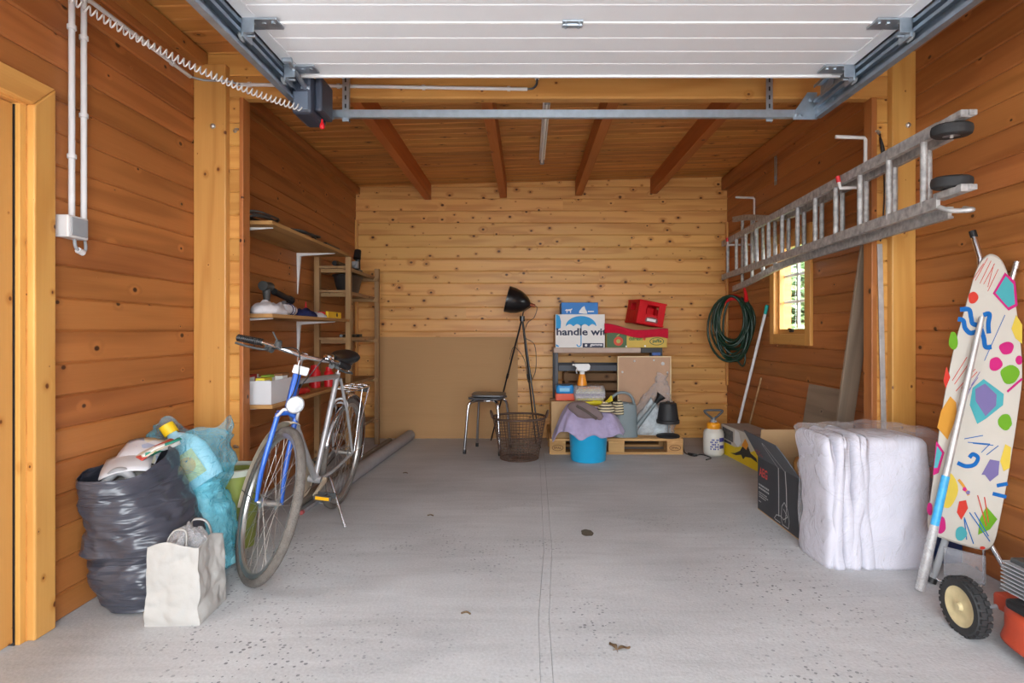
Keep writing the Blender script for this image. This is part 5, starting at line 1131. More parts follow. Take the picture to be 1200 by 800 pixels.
# red bottle crate, tilted
t = thing('bottle_crate', 'red plastic bottle crate tipped on the red cloth', 'crate', (1.185, 5.55, 1.165))
cw_, cdp, chh = 0.275, 0.32, 0.235
CR = Matrix.Rotation(math.radians(10), 4, 'Y') @ Matrix.Rotation(math.radians(10), 4, 'Z')
REDK = mat('red_crate_plastic', rgb(200, 14, 24), 0.5, spec=0.2)
def cpart(name, boxes, m=REDK, bevel=0.004):
    mb = MB()
    for b_ in boxes: mb.bb(*b_)
    mb.xform(CR); return mb.build(name, m, t, bevel=bevel)
hw = cw_ / 2
cpart('front_panel', [(-hw, -0.055, 0, 0.012, 0, chh), (0.065, hw, 0, 0.012, 0, chh), (-0.055, 0.065, 0, 0.012, 0, 0.105), (-0.055, 0.065, 0, 0.012, 0.195, chh)])
cpart('back_panel', [(-hw, hw, cdp - 0.012, cdp, 0, chh)])
for s in (-1, 1):
    xa, xb = (s * hw - s * 0.012, s * hw)
    cpart('side_panel', [(min(xa, xb), max(xa, xb), 0.012, 0.09, 0, chh), (min(xa, xb), max(xa, xb), cdp - 0.09, cdp - 0.012, 0, chh), (min(xa, xb), max(xa, xb), 0.09, cdp - 0.09, 0, 0.13), (min(xa, xb), max(xa, xb), 0.09, cdp - 0.09, 0.2, chh)])
cpart('base', [(-hw, hw, 0.012, cdp - 0.012, 0, 0.01)])
for z in (0.004, chh - 0.016): cpart('rim', [(-hw - 0.005, hw + 0.005, -0.006, 0.0, z, z + 0.014), (-hw - 0.006, -hw, -0.006, cdp, z, z + 0.014), (hw, hw + 0.006, -0.006, cdp, z, z + 0.014)])
for k in range(1, 4): cpart('divider', [(-hw + 0.012, hw - 0.012, cdp * k / 4, cdp * k / 4 + 0.004, 0.01, 0.17)], bevel=0)
for k in range(1, 3): cpart('divider', [(-hw + cw_ * k / 3, -hw + cw_ * k / 3 + 0.004, 0.012, cdp - 0.012, 0.01, 0.17)], bevel=0)
mb = MB(); flat(mb, [(-0.05, 0.03), (0.07, 0.03), (0.08, 0.052), (0.066, 0.075), (0.02, 0.085), (-0.04, 0.075), (-0.056, 0.05)], (0, 0, 0), X_, Z_); mb.xform(CR); mb.build('badge', mat('crate_badge', rgb(120, 60, 60), 0.5), t, fix=False)
mb = MB(); flat(mb, [(-0.036, 0.04), (0.056, 0.04), (0.056, 0.066), (-0.036, 0.066)], (0, 0, 0), X_, Z_, 0.002); mb.xform(CR); mb.build('badge_print', PRINT_W, t, fix=False)
# pin board
t = thing('pin_board', 'beige framed pin board leaning against the bench', 'board', (1.115, 5.45, ZPAL))
p0, p1, pz = 0.858, 1.37, 0.872
BOARD = mat('beige_hardboard', rgb(186, 150, 122), 0.8, var=0.04); FRM = mat('pale_frame', rgb(214, 190, 150), 0.6)
MB().bb(p0 + 0.008, p1 - 0.008, 5.447, 5.456, ZPAL + 0.008, pz - 0.008).build('panel', BOARD, t, world=True)
for b_ in ((p0, p0 + 0.012, ZPAL, pz), (p1 - 0.012, p1, ZPAL, pz)): MB().bb(b_[0], b_[1], 5.44, 5.46, b_[2], b_[3]).build('frame_side', FRM, t, world=True, bevel=0.002)
for z in (ZPAL, pz - 0.012): MB().bb(p0 + 0.012, p1 - 0.012, 5.44, 5.46, z, z + 0.012).build('frame_side', FRM, t, world=True, bevel=0.002)
for i, (mx_, mz_, r) in enumerate(((1.02, 0.825, 0.011), (1.205, 0.832, 0.009), (0.905, 0.72, 0.011), (1.335, 0.715, 0.010), (1.335, 0.515, 0.009), (1.29, 0.80, 0.017))):
    MB().lathe([(0, -0.008), (r * 0.7, -0.008), (r, -0.003), (r, 0)], 14, Matrix.Translation(Vector((mx_, 5.447, mz_)) - t.location) @ Matrix.Rotation(-PI / 2, 4, 'X')).build('magnet', PVC, t, smooth=50)
# brown box with bits on the pallet
t = thing('brown_box', 'plain brown cardboard box at the left end of the pallet', 'box', (0.455, 5.31, ZPAL))
MB().bb(0.215, 0.695, 5.165, 5.455, ZPAL, 0.475).build('carton', CARD, t, world=True, bevel=0.004)
MB().bb(0.213, 0.697, 5.30, 5.32, 0.475, 0.4765).build('tape', mat('packing_tape', rgb(150, 116, 80), 0.3), t, world=True)
ORNG = mat('orange_red_plastic', rgb(222, 80, 36), 0.45)
t = thing('orange_tray', 'orange-red plastic tray at the left on the brown box', 'tray', (0.345, 5.30, 0.4765))
MB().bb(-0.085, 0.085, -0.09, 0.09, 0, 0.008).build('tray_base', ORNG, t, bevel=0.002)
for s in (-1, 1):
    MB().bb(s * 0.085 - s * 0.008, s * 0.085, -0.09, 0.09, 0.008, 0.062).build('tray_side', ORNG, t, bevel=0.002); MB().bb(-0.077, 0.077, s * 0.09 - s * 0.008, s * 0.09, 0.008, 0.062).build('tray_side', ORNG, t, bevel=0.002)
t = thing('blue_packet', 'bright blue soft packet on the orange tray', 'packet', (0.345, 5.30, 0.539))
def packet(hx, hy, h): return lambda u, v: Vector((hx * math.copysign(abs(math.cos(2 * PI * u)) ** 0.4, math.cos(2 * PI * u)) * (0.92 + 0.08 * math.sin(PI * v)), hy * math.copysign(abs(math.sin(2 * PI * u)) ** 0.4, math.sin(2 * PI * u)) * (0.92 + 0.08 * math.sin(PI * v)), h * v + 0.004 * math.sin(u * 40) * v))
MB().surf(packet(0.085, 0.085, 0.072), 40, 6, cap0=True, cap1=True).build('packet_body', mat('cyan_packet', rgb(36, 140, 206), 0.35, var=0.12, scale=30), t, smooth=50)
MB().bb(-0.05, 0.04, -0.0875, -0.086, 0.02, 0.05).build('packet_print', mat('packet_print', rgb(130, 196, 230), 0.5), t)
t = thing('paper_bundle', 'clear bag of folded printed papers on the brown box', 'paper bundle', (0.565, 5.27, 0.4765))
for k, (w_, c) in enumerate(((0.255, rgb(226, 210, 60)), (0.27, rgb(214, 206, 214)), (0.275, rgb(150, 140, 170)), (0.265, rgb(206, 206, 196)), (0.25, rgb(196, 186, 150)), (0.2, rgb(214, 150, 90)))):
    o = MB().box((0.006 * (k % 2), 0, 0.012 + k * 0.0205), (w_, 0.16, 0.0195)).build('folded_paper', mat('folded_paper_%d' % k, c, 0.7, var=0.15, scale=30), t, bevel=0.007); o.rotation_euler = (0, 0, 0.06 * math.sin(k * 2.2))
fl_ = MB().surf(packet(0.148, 0.098, 0.128), 48, 14, cap1=True); fl_.build('clear_bag', FILM, t, smooth=180)
YGL = mat('yellow_rubber', rgb(232, 214, 40), 0.5)
t = thing('yellow_gloves', 'yellow rubber gloves beside the paper bundle', 'gloves', (0.745, 5.16, 0.44))
for k in range(4): MB().tube(spline([(-0.09, -0.01, 0.012 + 0.004 * k), (-0.03, -0.02 + 0.012 * k, 0.03), (0.02, -0.03 + 0.02 * k, 0.05 + 0.01 * k)], 5), 0.009, 8).build('finger', YGL, t, smooth=180)
MB().tube(spline([(-0.22, -0.015, 0.02), (-0.15, -0.015, 0.025), (-0.08, 0.0, 0.022)], 5), [0.016] * 5 + [0.022] * 6, 10).build('cuff', YGL, t, smooth=180)
# trigger spray bottle
t = thing('spray_bottle', 'orange trigger spray bottle with white head on the paper bundle', 'bottle', (0.505, 5.27, 0.6085))
MB().lathe([(0, 0), (0.044, 0), (0.044, 0.02), (0.036, 0.06), (0.028, 0.10), (0.022, 0.108)], 20, sy=0.7, cap1=True).build('bottle_body', mat('orange_liquid', rgb(236, 150, 40), 0.3), t, smooth=50)
MB().lathe([(0.023, 0.104), (0.023, 0.128), (0.016, 0.132)], 16, cap1=True).build('collar', WHITE, t, smooth=40)
MB().prism([(-0.07, -0.018, 0.20), (0.062, -0.018, 0.20), (0.075, -0.018, 0.18), (0.068, -0.018, 0.145), (0.03, -0.018, 0.13), (-0.045, -0.018, 0.135), (-0.052, -0.018, 0.165), (-0.075, -0.018, 0.185)], (0, 0.036, 0)).build('spray_head', WHITE, t, bevel=0.006)
MB().bb(-0.09, -0.07, -0.008, 0.008, 0.182, 0.198).build('nozzle', WHITE, t, bevel=0.002)
MB().tube([(-0.045, 0, 0.16), (-0.055, 0, 0.135), (-0.048, 0, 0.11)], 0.006, 6).build('trigger', WHITE, t, smooth=60)
# blue bucket with lilac cloth
t = thing('blue_bucket', 'bright turquoise plastic bucket in front of the pallet', 'bucket', (0.525, 4.93, 0))
CYB = mat('turquoise_plastic', rgb(36, 172, 222), 0.4, var=0.03)
MB().lathe([(0, 0.0), (0.142, 0.0), (0.150, 0.008), (0.166, 0.27), (0.172, 0.275), (0.172, 0.282), (0.162, 0.282), (0.146, 0.012), (0, 0.008)], 40).build('bucket_wall', CYB, t, smooth=50)
LIL = mat('lilac_cloth', rgb(170, 158, 190), 0.9, spec=0.1, var=0.12, scale=20, bump=0.4, bscale=120, sheen=0.2)
def lil(u, v):
    a = 2 * PI * u; ca, sa = math.cos(a), math.sin(a); rx = 0.285 + 0.05 * nz3((ca * 1.3, sa * 1.3, 4.0), 1.0) + (0.03 if ca < 0 else 0); ry = 0.225
    fold = 0.030 * nz3((ca * 4, sa * 4, 7.0), 1.0) * v ** 2
    x = 0.53 + (rx * v ** 0.75 + fold) * ca; y = 4.95 + (ry * v ** 0.75 + fold) * sa
    lump = 0.05 * nz3((x * 6, y * 6, 1), 1.2) + 0.018 * nz3((x * 17, y * 17, 2), 1.0) + 0.045 * math.exp(-((x - 0.33) / 0.09) ** 2)
    z = 0.43 + lump - 0.205 * v ** 3.0 - 0.045 * max(0, -ca) * v ** 3 + 0.016 * nz3((ca * 2.5, sa * 2.5, 11.0), 1.0) * v ** 3
    if v > 0.5 and (sa > 0.3): z = max(z, 0.30 - 0.1 * (v - 0.5))
    return Vector((x, y, z))
tag(MB().surf(lil, 100, 34).build('lilac_cloth', LIL, origin=(0.53, 4.95, 0.28), smooth=180, solid=0.004), 'lilac cloth draped over the turquoise bucket', 'cloth')
TAUPE = mat('taupe_canvas', rgb(124, 108, 108), 0.9, spec=0.1, var=0.08, bump=0.2)
t = thing('folded_canvas', 'taupe folded canvas with a dark band on the lilac cloth', 'canvas', (0.49, 4.90, 0.43))
def canv(u, v):
    a = 2 * PI * u; ca, sa = math.cos(a), math.sin(a); s = math.sin(PI * v) ** 0.55
    p = Vector((-0.15 + 0.30 * v, -0.055 + 0.045 * s * ca - 0.035 * v, 0.075 * s * sa + 0.045 - 0.085 * v))
    return p + Vector((0, 0.006 * nz3(p * 20, 1.0), 0.010 * nz3(p * 14, 1.0)))
MB().surf(canv, 30, 24).build('canvas_body', TAUPE, t, smooth=180)
MB().tube(spline([(-0.08, -0.113, 0.055), (0.0, -0.122, 0.01), (0.09, -0.122, -0.055)], 5), 0.013, 6).build('dark_band', mat('dark_taupe', rgb(90, 80, 74), 0.9), t, smooth=180)
m_, nt_, b_ = new_mat('striped_knit'); wv = nt_.nodes.new('ShaderNodeTexWave'); wv.inputs['Scale'].default_value = 14; wv.bands_direction = 'Z'
tc_ = nt_.nodes.new('ShaderNodeTexCoord'); nt_.links.new(tc_.outputs['Object'], wv.inputs['Vector']); cr_ = nt_.nodes.new('ShaderNodeValToRGB'); cr_.color_ramp.interpolation = 'CONSTANT'
cr_.color_ramp.elements[0].color = rgb(74, 68, 62); cr_.color_ramp.elements[1].position = 0.45; cr_.color_ramp.elements[1].color = rgb(222, 208, 170); nt_.links.new(wv.outputs['Color'], cr_.inputs[0]); nt_.links.new(cr_.outputs[0], b_.inputs['Base Color']); b_.inputs['Roughness'].default_value = 0.9
rag('striped_glove', (0.665, 4.86, 0.425), 0.075, 0.06, 0.07, m_, 'cream and brown striped glove lying on the lilac cloth', 'glove', 31.0)
rag('striped_glove', (0.80, 5.06, 0.375), 0.055, 0.06, 0.12, m_, 'striped glove hanging beside the watering can', 'glove', 33.0)
t = thing('grey_jar', 'small grey jar behind the striped gloves', 'jar', (0.735, 5.235, ZPAL))
MB().lathe([(0, 0), (0.04, 0), (0.04, 0.27), (0.034, 0.285)], 18, cap1=True).build('jar_body', mat('grey_ceramic', rgb(132, 132, 130), 0.5), t, smooth=40)
MB().lathe([(0.038, 0.283), (0.038, 0.305), (0, 0.306)], 18).build('lid', GREYPL, t, smooth=40)
# watering can
CANG = mat('grey_green_plastic', rgb(122, 134, 138), 0.42, var=0.04)
t = thing('watering_can', 'grey plastic watering can with black rose on the pallet', 'watering can', (0.895, 5.265, ZPAL))
def canb(u, v):
    a = 2 * PI * u; e = 0.55; ca = math.copysign(abs(math.cos(a)) ** e, math.cos(a)); sa = math.copysign(abs(math.sin(a)) ** e, math.sin(a)); k = 1 - 0.10 * v
    if v > 0.9: k *= 1 - 0.5 * (v - 0.9)
    return Vector((0.115 * k * ca, 0.088 * k * sa, 0.30 * v))
MB().surf(canb, 48, 16, cap0=True, cap1=True).build('can_body', CANG, t, smooth=50)
MB().tube(spline([(-0.135, 0, 0.13), (-0.15, 0, 0.22), (-0.13, 0, 0.33), (-0.06, 0, 0.395), (0.03, 0, 0.39), (0.075, 0, 0.34), (0.088, 0, 0.285)], 6), 0.013, 10).build('handle', CANG, t, smooth=180)
MB().torus(0.055, 0.008, 28, 8, Matrix.Translation((-0.02, 0, 0.302))).build('filler_rim', CANG, t, smooth=180)
sp0, sp1 = Vector((0.095, 0, 0.06)), Vector((0.285, -0.03, 0.315))
MB().tube([sp0, sp1], [0.024, 0.015], 14).build('spout', CANG, t, smooth=60)
d = (sp1 - sp0).normalized(); rs = MB().tube([sp1 - d * 0.01, sp1 + d * 0.03, sp1 + d * 0.075, sp1 + d * 0.082], [0.018, 0.024, 0.046, 0.044], 18).build('rose', BLACK, t, smooth=50)
# clear bag with white and blue packaging
rag('packaging_heap', (1.19, 5.355, ZPAL), 0.16, 0.06, 0.27, mat('white_blue_packaging', rgb(198, 208, 222), 0.5, var=0.28, scale=9, bump=0.5), 'white and pale blue packaging inside the clear bag on the pallet', 'packaging', 41.0, 0.3)
rings = [(ZPAL, 1.19, 5.36, 0.18, 0.07), (0.25, 1.19, 5.36, 0.19, 0.07), (0.40, 1.20, 5.365, 0.17, 0.06), (0.50, 1.22, 5.37, 0.115, 0.05), (0.62, 1.25, 5.38, 0.055, 0.035), (0.70, 1.265, 5.385, 0.035, 0.025)]
tag(MB().surf(bag_fn(rings, lambda a: 0.02 * math.cos(3 * a), 0.022, 8.0, 14.0, 0.012), 70, 44, cap0=True).build('clear_plastic_bag', sheer('thin_clear_film', rgb(236, 236, 240), 0.15, 0.10, 0.45, 0.9, 22), origin=(1.19, 5.335, ZPAL), smooth=180), 'clear crumpled plastic bag standing before the pin board', 'plastic bag')
# small black table lamp
t = thing('table_lamp', 'small black table lamp at the right end of the pallet', 'lamp', (1.285, 5.225, ZPAL))
MATB = mat('matt_black', rgb(36, 36, 38), 0.6)
MB().lathe([(0, 0), (0.104, 0), (0.106, 0.012), (0.098, 0.02), (0.02, 0.032), (0, 0.032)], 32).build('base', MATB, t, smooth=40)
MB().tube([(0, 0, 0.03), (0, 0, 0.16)], 0.006, 10).build('stem', CHROME, t, smooth=60)
MB().lathe([(0.100, 0.125), (0.104, 0.128), (0.104, 0.155), (0.096, 0.16), (0.076, 0.305), (0.07, 0.31), (0.0, 0.312), (0.0, 0.304), (0.066, 0.30), (0.09, 0.158), (0.098, 0.15), (0.098, 0.126)], 36).build('shade', MATB, t, smooth=40)
MB().lathe([(0.02, 0.31), (0.018, 0.325), (0, 0.327)], 14).build('finial', MATB, t, smooth=50)
tagb(MB().tube(spline([(1.39, 5.26, 0.148), (1.42, 5.25, 0.10), (1.43, 5.2, 0.008), (1.47, 5.05, 0.006), (1.55, 5.12, 0.006), (1.60, 4.98, 0.006), (1.53, 4.90, 0.006)], 6), 0.0045, 6).tube([(1.44, 5.12, 0.012), (1.50, 5.06, 0.012)], 0.011, 8), 'lamp_cord', BLACK, 'black cord lying on the floor beside the pallet', 'cable', (1.47, 5.05, 0), smooth=180)
# pressure sprayer
t = thing('pressure_sprayer', 'white garden pressure sprayer with orange collar by the right wall', 'sprayer', (1.67, 5.13, 0))
MILK = mat('milky_plastic', rgb(222, 218, 208), 0.4, var=0.03)
MB().lathe([(0, 0.012), (0.05, 0.004), (0.07, 0.0), (0.084, 0.012), (0.09, 0.03), (0.09, 0.19), (0.082, 0.22), (0.055, 0.238), (0.05, 0.245)], 32, cap1=True).build('tank', MILK, t, smooth=60)
MB().lathe([(0.056, 0.236), (0.060, 0.24), (0.058, 0.282), (0.045, 0.292), (0, 0.294)], 28).build('collar', mat('orange_plastic', rgb(244, 160, 30), 0.4), t, smooth=50)
MB().lathe([(0.03, 0.29), (0.028, 0.315), (0.012, 0.32), (0.012, 0.335)], 18, cap1=True).build('pump', GREYPL, t, smooth=50)
HND = mat('slate_plastic', rgb(84, 88, 94), 0.5)
MB().tube(spline([(0, 0, 0.325), (-0.035, 0, 0.345), (-0.078, 0, 0.385), (-0.07, 0, 0.398), (0, 0, 0.40), (0.07, 0, 0.398), (0.078, 0, 0.385), (0.035, 0, 0.345)], 5, True), 0.010, 8, closed=True).build('handle', HND, t, smooth=180)
lb = MB()
def curved(mb, a0, a1, z0, z1, r, n=10):
    vs = []; 
    for i in range(n + 1):
        a = a0 + (a1 - a0) * i / n; vs += [(r * math.cos(a), r * math.sin(a), z0), (r * math.cos(a), r * math.sin(a), z1)]
    mb.add(vs, [(2 * i, 2 * i + 2, 2 * i + 3, 2 * i + 1) for i in range(n)])
for r_ in range(5):
    for k in range(6):
        if (r_ * 3 + k * 5) % 7 < 5: a0 = math.radians(235 + k * 8); curved(lb, a0, a0 + math.radians(6.4), 0.06 + r_ * 0.02, 0.074 + r_ * 0.02, 0.0908, 2)
curved(lb, math.radians(285), math.radians(325), 0.13, 0.165, 0.0908); curved(lb, math.radians(287), math.radians(320), 0.07, 0.10, 0.0908, 6)
lb.build('blue_label_print', mat('blue_label_ink', rgb(64, 70, 150), 0.5), t, fix=False, smooth=180)
# ================================================================== RIGHT SIDE
# ---- ladder (two sections) hung on hooks along the right wall
LA0, LA1 = Vector((1.70, 2.36, 0)), Vector((1.88, 5.50, 0)); dA = (LA1 - LA0).normalized(); nA = Vector((dA.y, -dA.x, 0))   # nA points to the wall
WORN = mat('worn_aluminium', rgb(168, 166, 164), 0.55, 0.3, var=0.42, scale=34, bump=0.2)
lad = thing('extension_ladder', 'long worn aluminium ladder hung sideways along the right wall', 'ladder', (1.79, 3.9, 1.6))
def lp(s, off, z): p = LA0 + dA * s + nA * off; return Vector((p.x, p.y, z))
LEN = (LA1 - LA0).length
def lrail(path, w_=0.024, h_=0.050, name='ladder_rail'):
    path = spline(path, 5) if len(path) > 2 else [Vector(p) for p in path]; vs = []; fs = []
    for i, p in enumerate(path):
        for dx, dz in ((-1, -1), (1, -1), (1, -0.62), (0.35, -0.55), (0.35, 0.55), (1, 0.62), (1, 1), (-1, 1)): vs.append(p + nA * (dx * w_ / 2) + Z_ * (dz * h_ / 2))
    n = 8
    for i in range(len(path) - 1):
        for k in range(n): l = (k + 1) % n; fs.append((i * n + k, i * n + l, (i + 1) * n + l, (i + 1) * n + k))
    fs += [tuple(reversed(range(n))), tuple((len(path) - 1) * n + k for k in range(n))]
    return MB().add(vs, fs).build(name, WORN, lad, world=True)
ZA0, ZA1 = 1.635, 1.940
lrail([lp(0, 0, ZA0), lp(LEN, 0, ZA0 - 0.008)]); lrail([lp(0, 0, ZA1), lp(LEN, 0, ZA1 + 0.008)])
zb0, zb1 = 1.605, 1.935; LB = LEN - 0.06
def flare(s): q = max(0.0, (s - 1.75) / (LB - 1.75)); return 0.0 if q <= 0 else q * q * (3 - 2 * q) * 0.5 + 0.5 * q
def zlo(s): return zb0 - 0.095 * flare(s) - 0.0
def zhi(s): return zb1 + 0.235 * flare(s)
ss = [0.06, 0.9, 1.6, 2.0, 2.35, 2.7, LB]
lrail([lp(s, 0.085, zlo(s)) for s in ss]); lrail([lp(s, 0.085, zhi(s)) for s in ss])
k = 0
s = 0.10
while s < LEN - 0.05:
    MB().tube([lp(s, 0, ZA0), lp(s, 0, ZA1)], 0.0145, 10).build('rung', WORN, lad, world=True, smooth=60)
    s2 = s + 0.105
    if s2 < LB - 0.03: MB().tube([lp(s2, 0.085, zlo(s2)), lp(s2, 0.085, zhi(s2))], 0.0145, 10).build('rung', WORN, lad, world=True, smooth=60)
    s += 0.262
for zz, sg in ((ZA1 + 0.005, -1), (ZA0 + 0.03, 1)):
    c = lp(-0.06, 0.01, zz + sg * 0.035)
    wh = MB().lathe([(0.03, -0.022), (0.058, -0.024), (0.069, -0.017), (0.072, -0.005), (0.072, 0.005), (0.069, 0.017), (0.058, 0.024), (0.03, 0.022)], 36, Matrix.Translation(c) @ Matrix.Rotation(0.10, 4, 'X')).build('wheel', RUBBER, lad, world=True, smooth=40)
    MB().lathe([(0.0, -0.018), (0.044, -0.018), (0.05, -0.012), (0.05, 0.012), (0.044, 0.018), (0, 0.018)], 24, Matrix.Translation(c - lad.location) @ Matrix.Rotation(0.10, 4, 'X')).build('wheel_hub', GREYPL, wh, smooth=40)
    mb = MB().box(lp(-0.06, 0.012, zz - sg * 0.004), (0.045, 0.17, 0.03), Matrix.Rotation(-0.057, 3, 'Z'))
    mb.box(lp(-0.13, 0.03, zz - sg * 0.004), (0.03, 0.05, 0.022), Matrix.Rotation(-0.057, 3, 'Z')).cyl(lp(-0.06, 0.01, zz - sg * 0.02), lp(-0.06, 0.01, zz + sg * 0.065), 0.008, n=8)
    mb.build('wheel_bracket', WORN, lad, world=True, bevel=0.004)
mb = MB().tube(spline([lp(0.0, 0.0, ZA0 - 0.02), lp(-0.05, 0.02, ZA0 - 0.045), lp(-0.09, 0.07, ZA0 - 0.05), lp(-0.02, 0.085, zb0 - 0.0)], 5), 0.010, 8); mb.build('catch_hook', ALU, lad, world=True, smooth=60)
# hooks
HOOKM = mat('pale_hook_paint', rgb(206, 202, 200), 0.45)
def hook(label, x, y, ztop, zarm, xt, xt2):
    t = thing('ladder_hook', label, 'hook', (x, y, zarm), group='ladder hooks')
    MB().tube([(xt, y, ztop + 0.006), (x - 0.012, y, ztop), (x - 0.006, y, ztop - 0.012), (x - 0.006, y, zarm - 0.15)], 0.010, 10).build('upright', HOOKM, t, world=True, smooth=60)
    MB().tube([(x - 0.006, y, zarm), (xt2, y, zarm - 0.006), (xt2 - 0.008, y, zarm + 0.03)], 0.010, 10).build('arm', HOOKM, t, world=True, smooth=60)
    MB().tube([(xt2 - 0.0075, y, zarm + 0.026), (xt2 - 0.014, y, zarm + 0.06)], 0.0115, 10).build('red_tip', RED, t, world=True, smooth=60)
hook('pale ladder hook with red tip on the stub wall end', XO1, 3.135, 2.165, 1.895, 1.69, 1.715)
hook('pale ladder hook with red tip near the back wall', XR, 5.22, 2.325, 1.90, 1.90, 1.835)
# ---- garden hose
GREEN = mat('dark_green_hose', rgb(14, 46, 30), 0.35, var=0.1)
t = thing('garden_hose', 'coiled dark green garden hose hanging on the right wall near the corner', 'hose', (1.895, 5.27, 1.45))
hx = Vector((0.78, -0.62, 0)).normalized(); hn = Vector((-0.62, -0.78, 0)).normalized()
for k in range(16):
    rx = 0.11 + 0.045 * math.sin(k * 1.7) ** 2 + 0.02 * (k % 3); rz_ = 0.25 + 0.05 * math.sin(k * 2.3 + 1); zc_ = -0.02 - rz_; off = (k - 8) * 0.009 + 0.004 * math.sin(k * 5)
    pts = []
    for i in range(30):
        a = 2 * PI * i / 30; wob = 1 + 0.07 * math.sin(2 * a + k); pts.append(hx * (rx * math.cos(a) * wob + 0.012 * math.sin(k * 3.1)) + hn * (0.02 + off + 0.012 * math.sin(3 * a + k)) + Z_ * (zc_ + rz_ * math.sin(a)))
    MB().tube(pts, 0.0105, 7, closed=True).build('hose_loop', GREEN, t, smooth=180)
MB().tube(arc(Vector((0, 0, -0.13)), 0.10, 0.35, PI - 0.35, 10, hx, Z_), [0.016, 0.022, 0.026, 0.028, 0.03, 0.03, 0.028, 0.026, 0.022, 0.016], 8).build('hose_holder', RED, t, smooth=60)
MB().tube([hx * 0.10 + Z_ * 0.06, hx * 0.115 - Z_ * 0.0, hx * 0.13 - Z_ * 0.07 + hn * 0.03], [0.008, 0.016, 0.02], 10).build('hose_nozzle', RED, t, smooth=60)
MB().tube(spline([hx * -0.06 + Z_ * -0.5, hx * 0.03 + Z_ * -0.60, hx * 0.09 + Z_ * -0.66, hx * 0.11 + Z_ * -0.56, hx * 0.06 + Z_ * -0.42], 6), 0.0085, 7).build('hose_tail', GREEN, t, smooth=180)
# ---- leaning poles and boards
t = thing('broom_pole', 'white pole with turquoise end leaning on the right wall under the hose', 'pole', (1.93, 5.36, 0))
a_, b_ = Vector((1.915, 5.34, 0.01)), Vector((2.055, 4.90, 1.33))
MB().tube([a_, a_.lerp(b_, 0.95)], 0.0125, 10).build('shaft', mat('white_pole', rgb(222, 222, 224), 0.35), t, world=True, smooth=60)
MB().tube([a_.lerp(b_, 0.945), b_], 0.0145, 10).build('end_grip', mat('teal_grip', rgb(30, 160, 150), 0.5), t, world=True, smooth=60)
tagb(MB().tube([(2.0, 5.30, 0.008), (2.066, 5.05, 0.70)], 0.009, 8), 'brown_stick', W_RAW, 'thin brown stick leaning on the right wall beside the pole', 'stick', (2.0, 5.3, 0), smooth=60)
o = MB().box((0, 0, 0), (0.46, 0.012, 0.73)).build('grey_plywood_board', W_GREY); o.matrix_basis = Matrix.Translation((2.005, 3.95, 0.362)) @ Matrix.Rotation(-PI / 2, 4, 'Z') @ Matrix.Rotation(-0.165, 4, 'X')
tag(o, 'grey plywood offcut leaning on the right wall below the window', 'board')
o = MB().box((0, 0, 0), (1.95, 0.022, 0.105)).build('weathered_plank', W_GREY, bevel=0.003); pa, pb = Vector((1.955, 3.66, 0.0)), Vector((1.965, 3.20, 1.90))
dz = (pb - pa).normalized(); xx = dz; zz = Vector((1, 0, 0)); zz = (zz - xx * zz.dot(xx)).normalized(); yy = zz.cross(xx); R3 = Matrix((xx, yy, zz)).transposed()
o.matrix_basis = Matrix.Translation(pa + dz * 0.985 + Vector((0, 0, 0.012))) @ R3.to_4x4()
tag(o, 'long weathered grey plank leaning behind the right stub wall', 'plank')
# white strip and cable on the right stub wall
t = thing('aluminium_strip', 'thin pale metal strip leaning on the right stub wall', 'strip', (1.93, 3.07, 0))
MB().box((1.917, 3.083, 0.79), (0.026, 0.008, 1.57), Matrix.Rotation(-0.022, 3, 'Y')).build('strip', ALU, t, world=True, bevel=0.001)
tagb(MB().tube(spline([(1.905, 3.088, 2.17), (1.90, 3.07, 2.12), (1.915, 3.075, 2.06), (1.925, 3.085, 2.09), (1.905, 3.09, 2.15), (1.925, 3.085, 1.95), (1.922, 3.085, 1.75), (1.905, 3.085, 1.59)], 6), 0.004, 6), 'hanging_wire', BLACK, 'thin dark wire hanging from the anchor on the right stub wall', 'cable', (1.905, 3.088, 2.17), smooth=180)
# ---- yellow tool carton
YCT = mat('yellow_carton', rgb(232, 200, 20), 0.5, var=0.03)
t = thing('tool_carton', 'yellow and white power tool carton lying by the right wall', 'box', (1.92, 4.84, 0), 0.06)
MB().bb(-0.125, 0.125, -0.39, 0.39, 0, 0.265).build('carton', mat('off_white_carton', rgb(206, 200, 188), 0.7), t, bevel=0.003)
def leftface(pts, mname, m, off=0.0012, x=-0.125):
    mb = MB(); flat(mb, pts, (x, 0.39, 0), -Y_, Z_, off); return mb.build(mname, m, t, fix=False)
leftface([(0, 0.001), (0.78, 0.001), (0.78, 0.20), (0.60, 0.13), (0.42, 0.14), (0.3, 0.11), (0, 0.11)], 'yellow_print', YCT)
leftface([(0.03, 0.15), (0.26, 0.14), (0.26, 0.235), (0.03, 0.245)], 'photo_print', mat('photo_print', rgb(96, 96, 96), 0.6, var=0.5, scale=40), 0.0016)
leftface([(0.03, 0.115), (0.22, 0.115), (0.22, 0.135), (0.03, 0.135)], 'dark_caption', mat('dark_caption', rgb(70, 70, 78), 0.6), 0.002)
leftface([(0.20, 0.04), (0.30, 0.06), (0.40, 0.10), (0.46, 0.16), (0.55, 0.17), (0.60, 0.12), (0.70, 0.10), (0.72, 0.07), (0.60, 0.085), (0.50, 0.07), (0.46, 0.04), (0.42, 0.07), (0.32, 0.045)], 'tool_picture', mat('tool_picture', rgb(44, 40, 38), 0.6), 0.002)
leftface([(0.43, 0.15), (0.50, 0.22), (0.56, 0.18), (0.52, 0.13)], 'orange_picture', mat('orange_picture', rgb(226, 150, 40), 0.6), 0.0024)
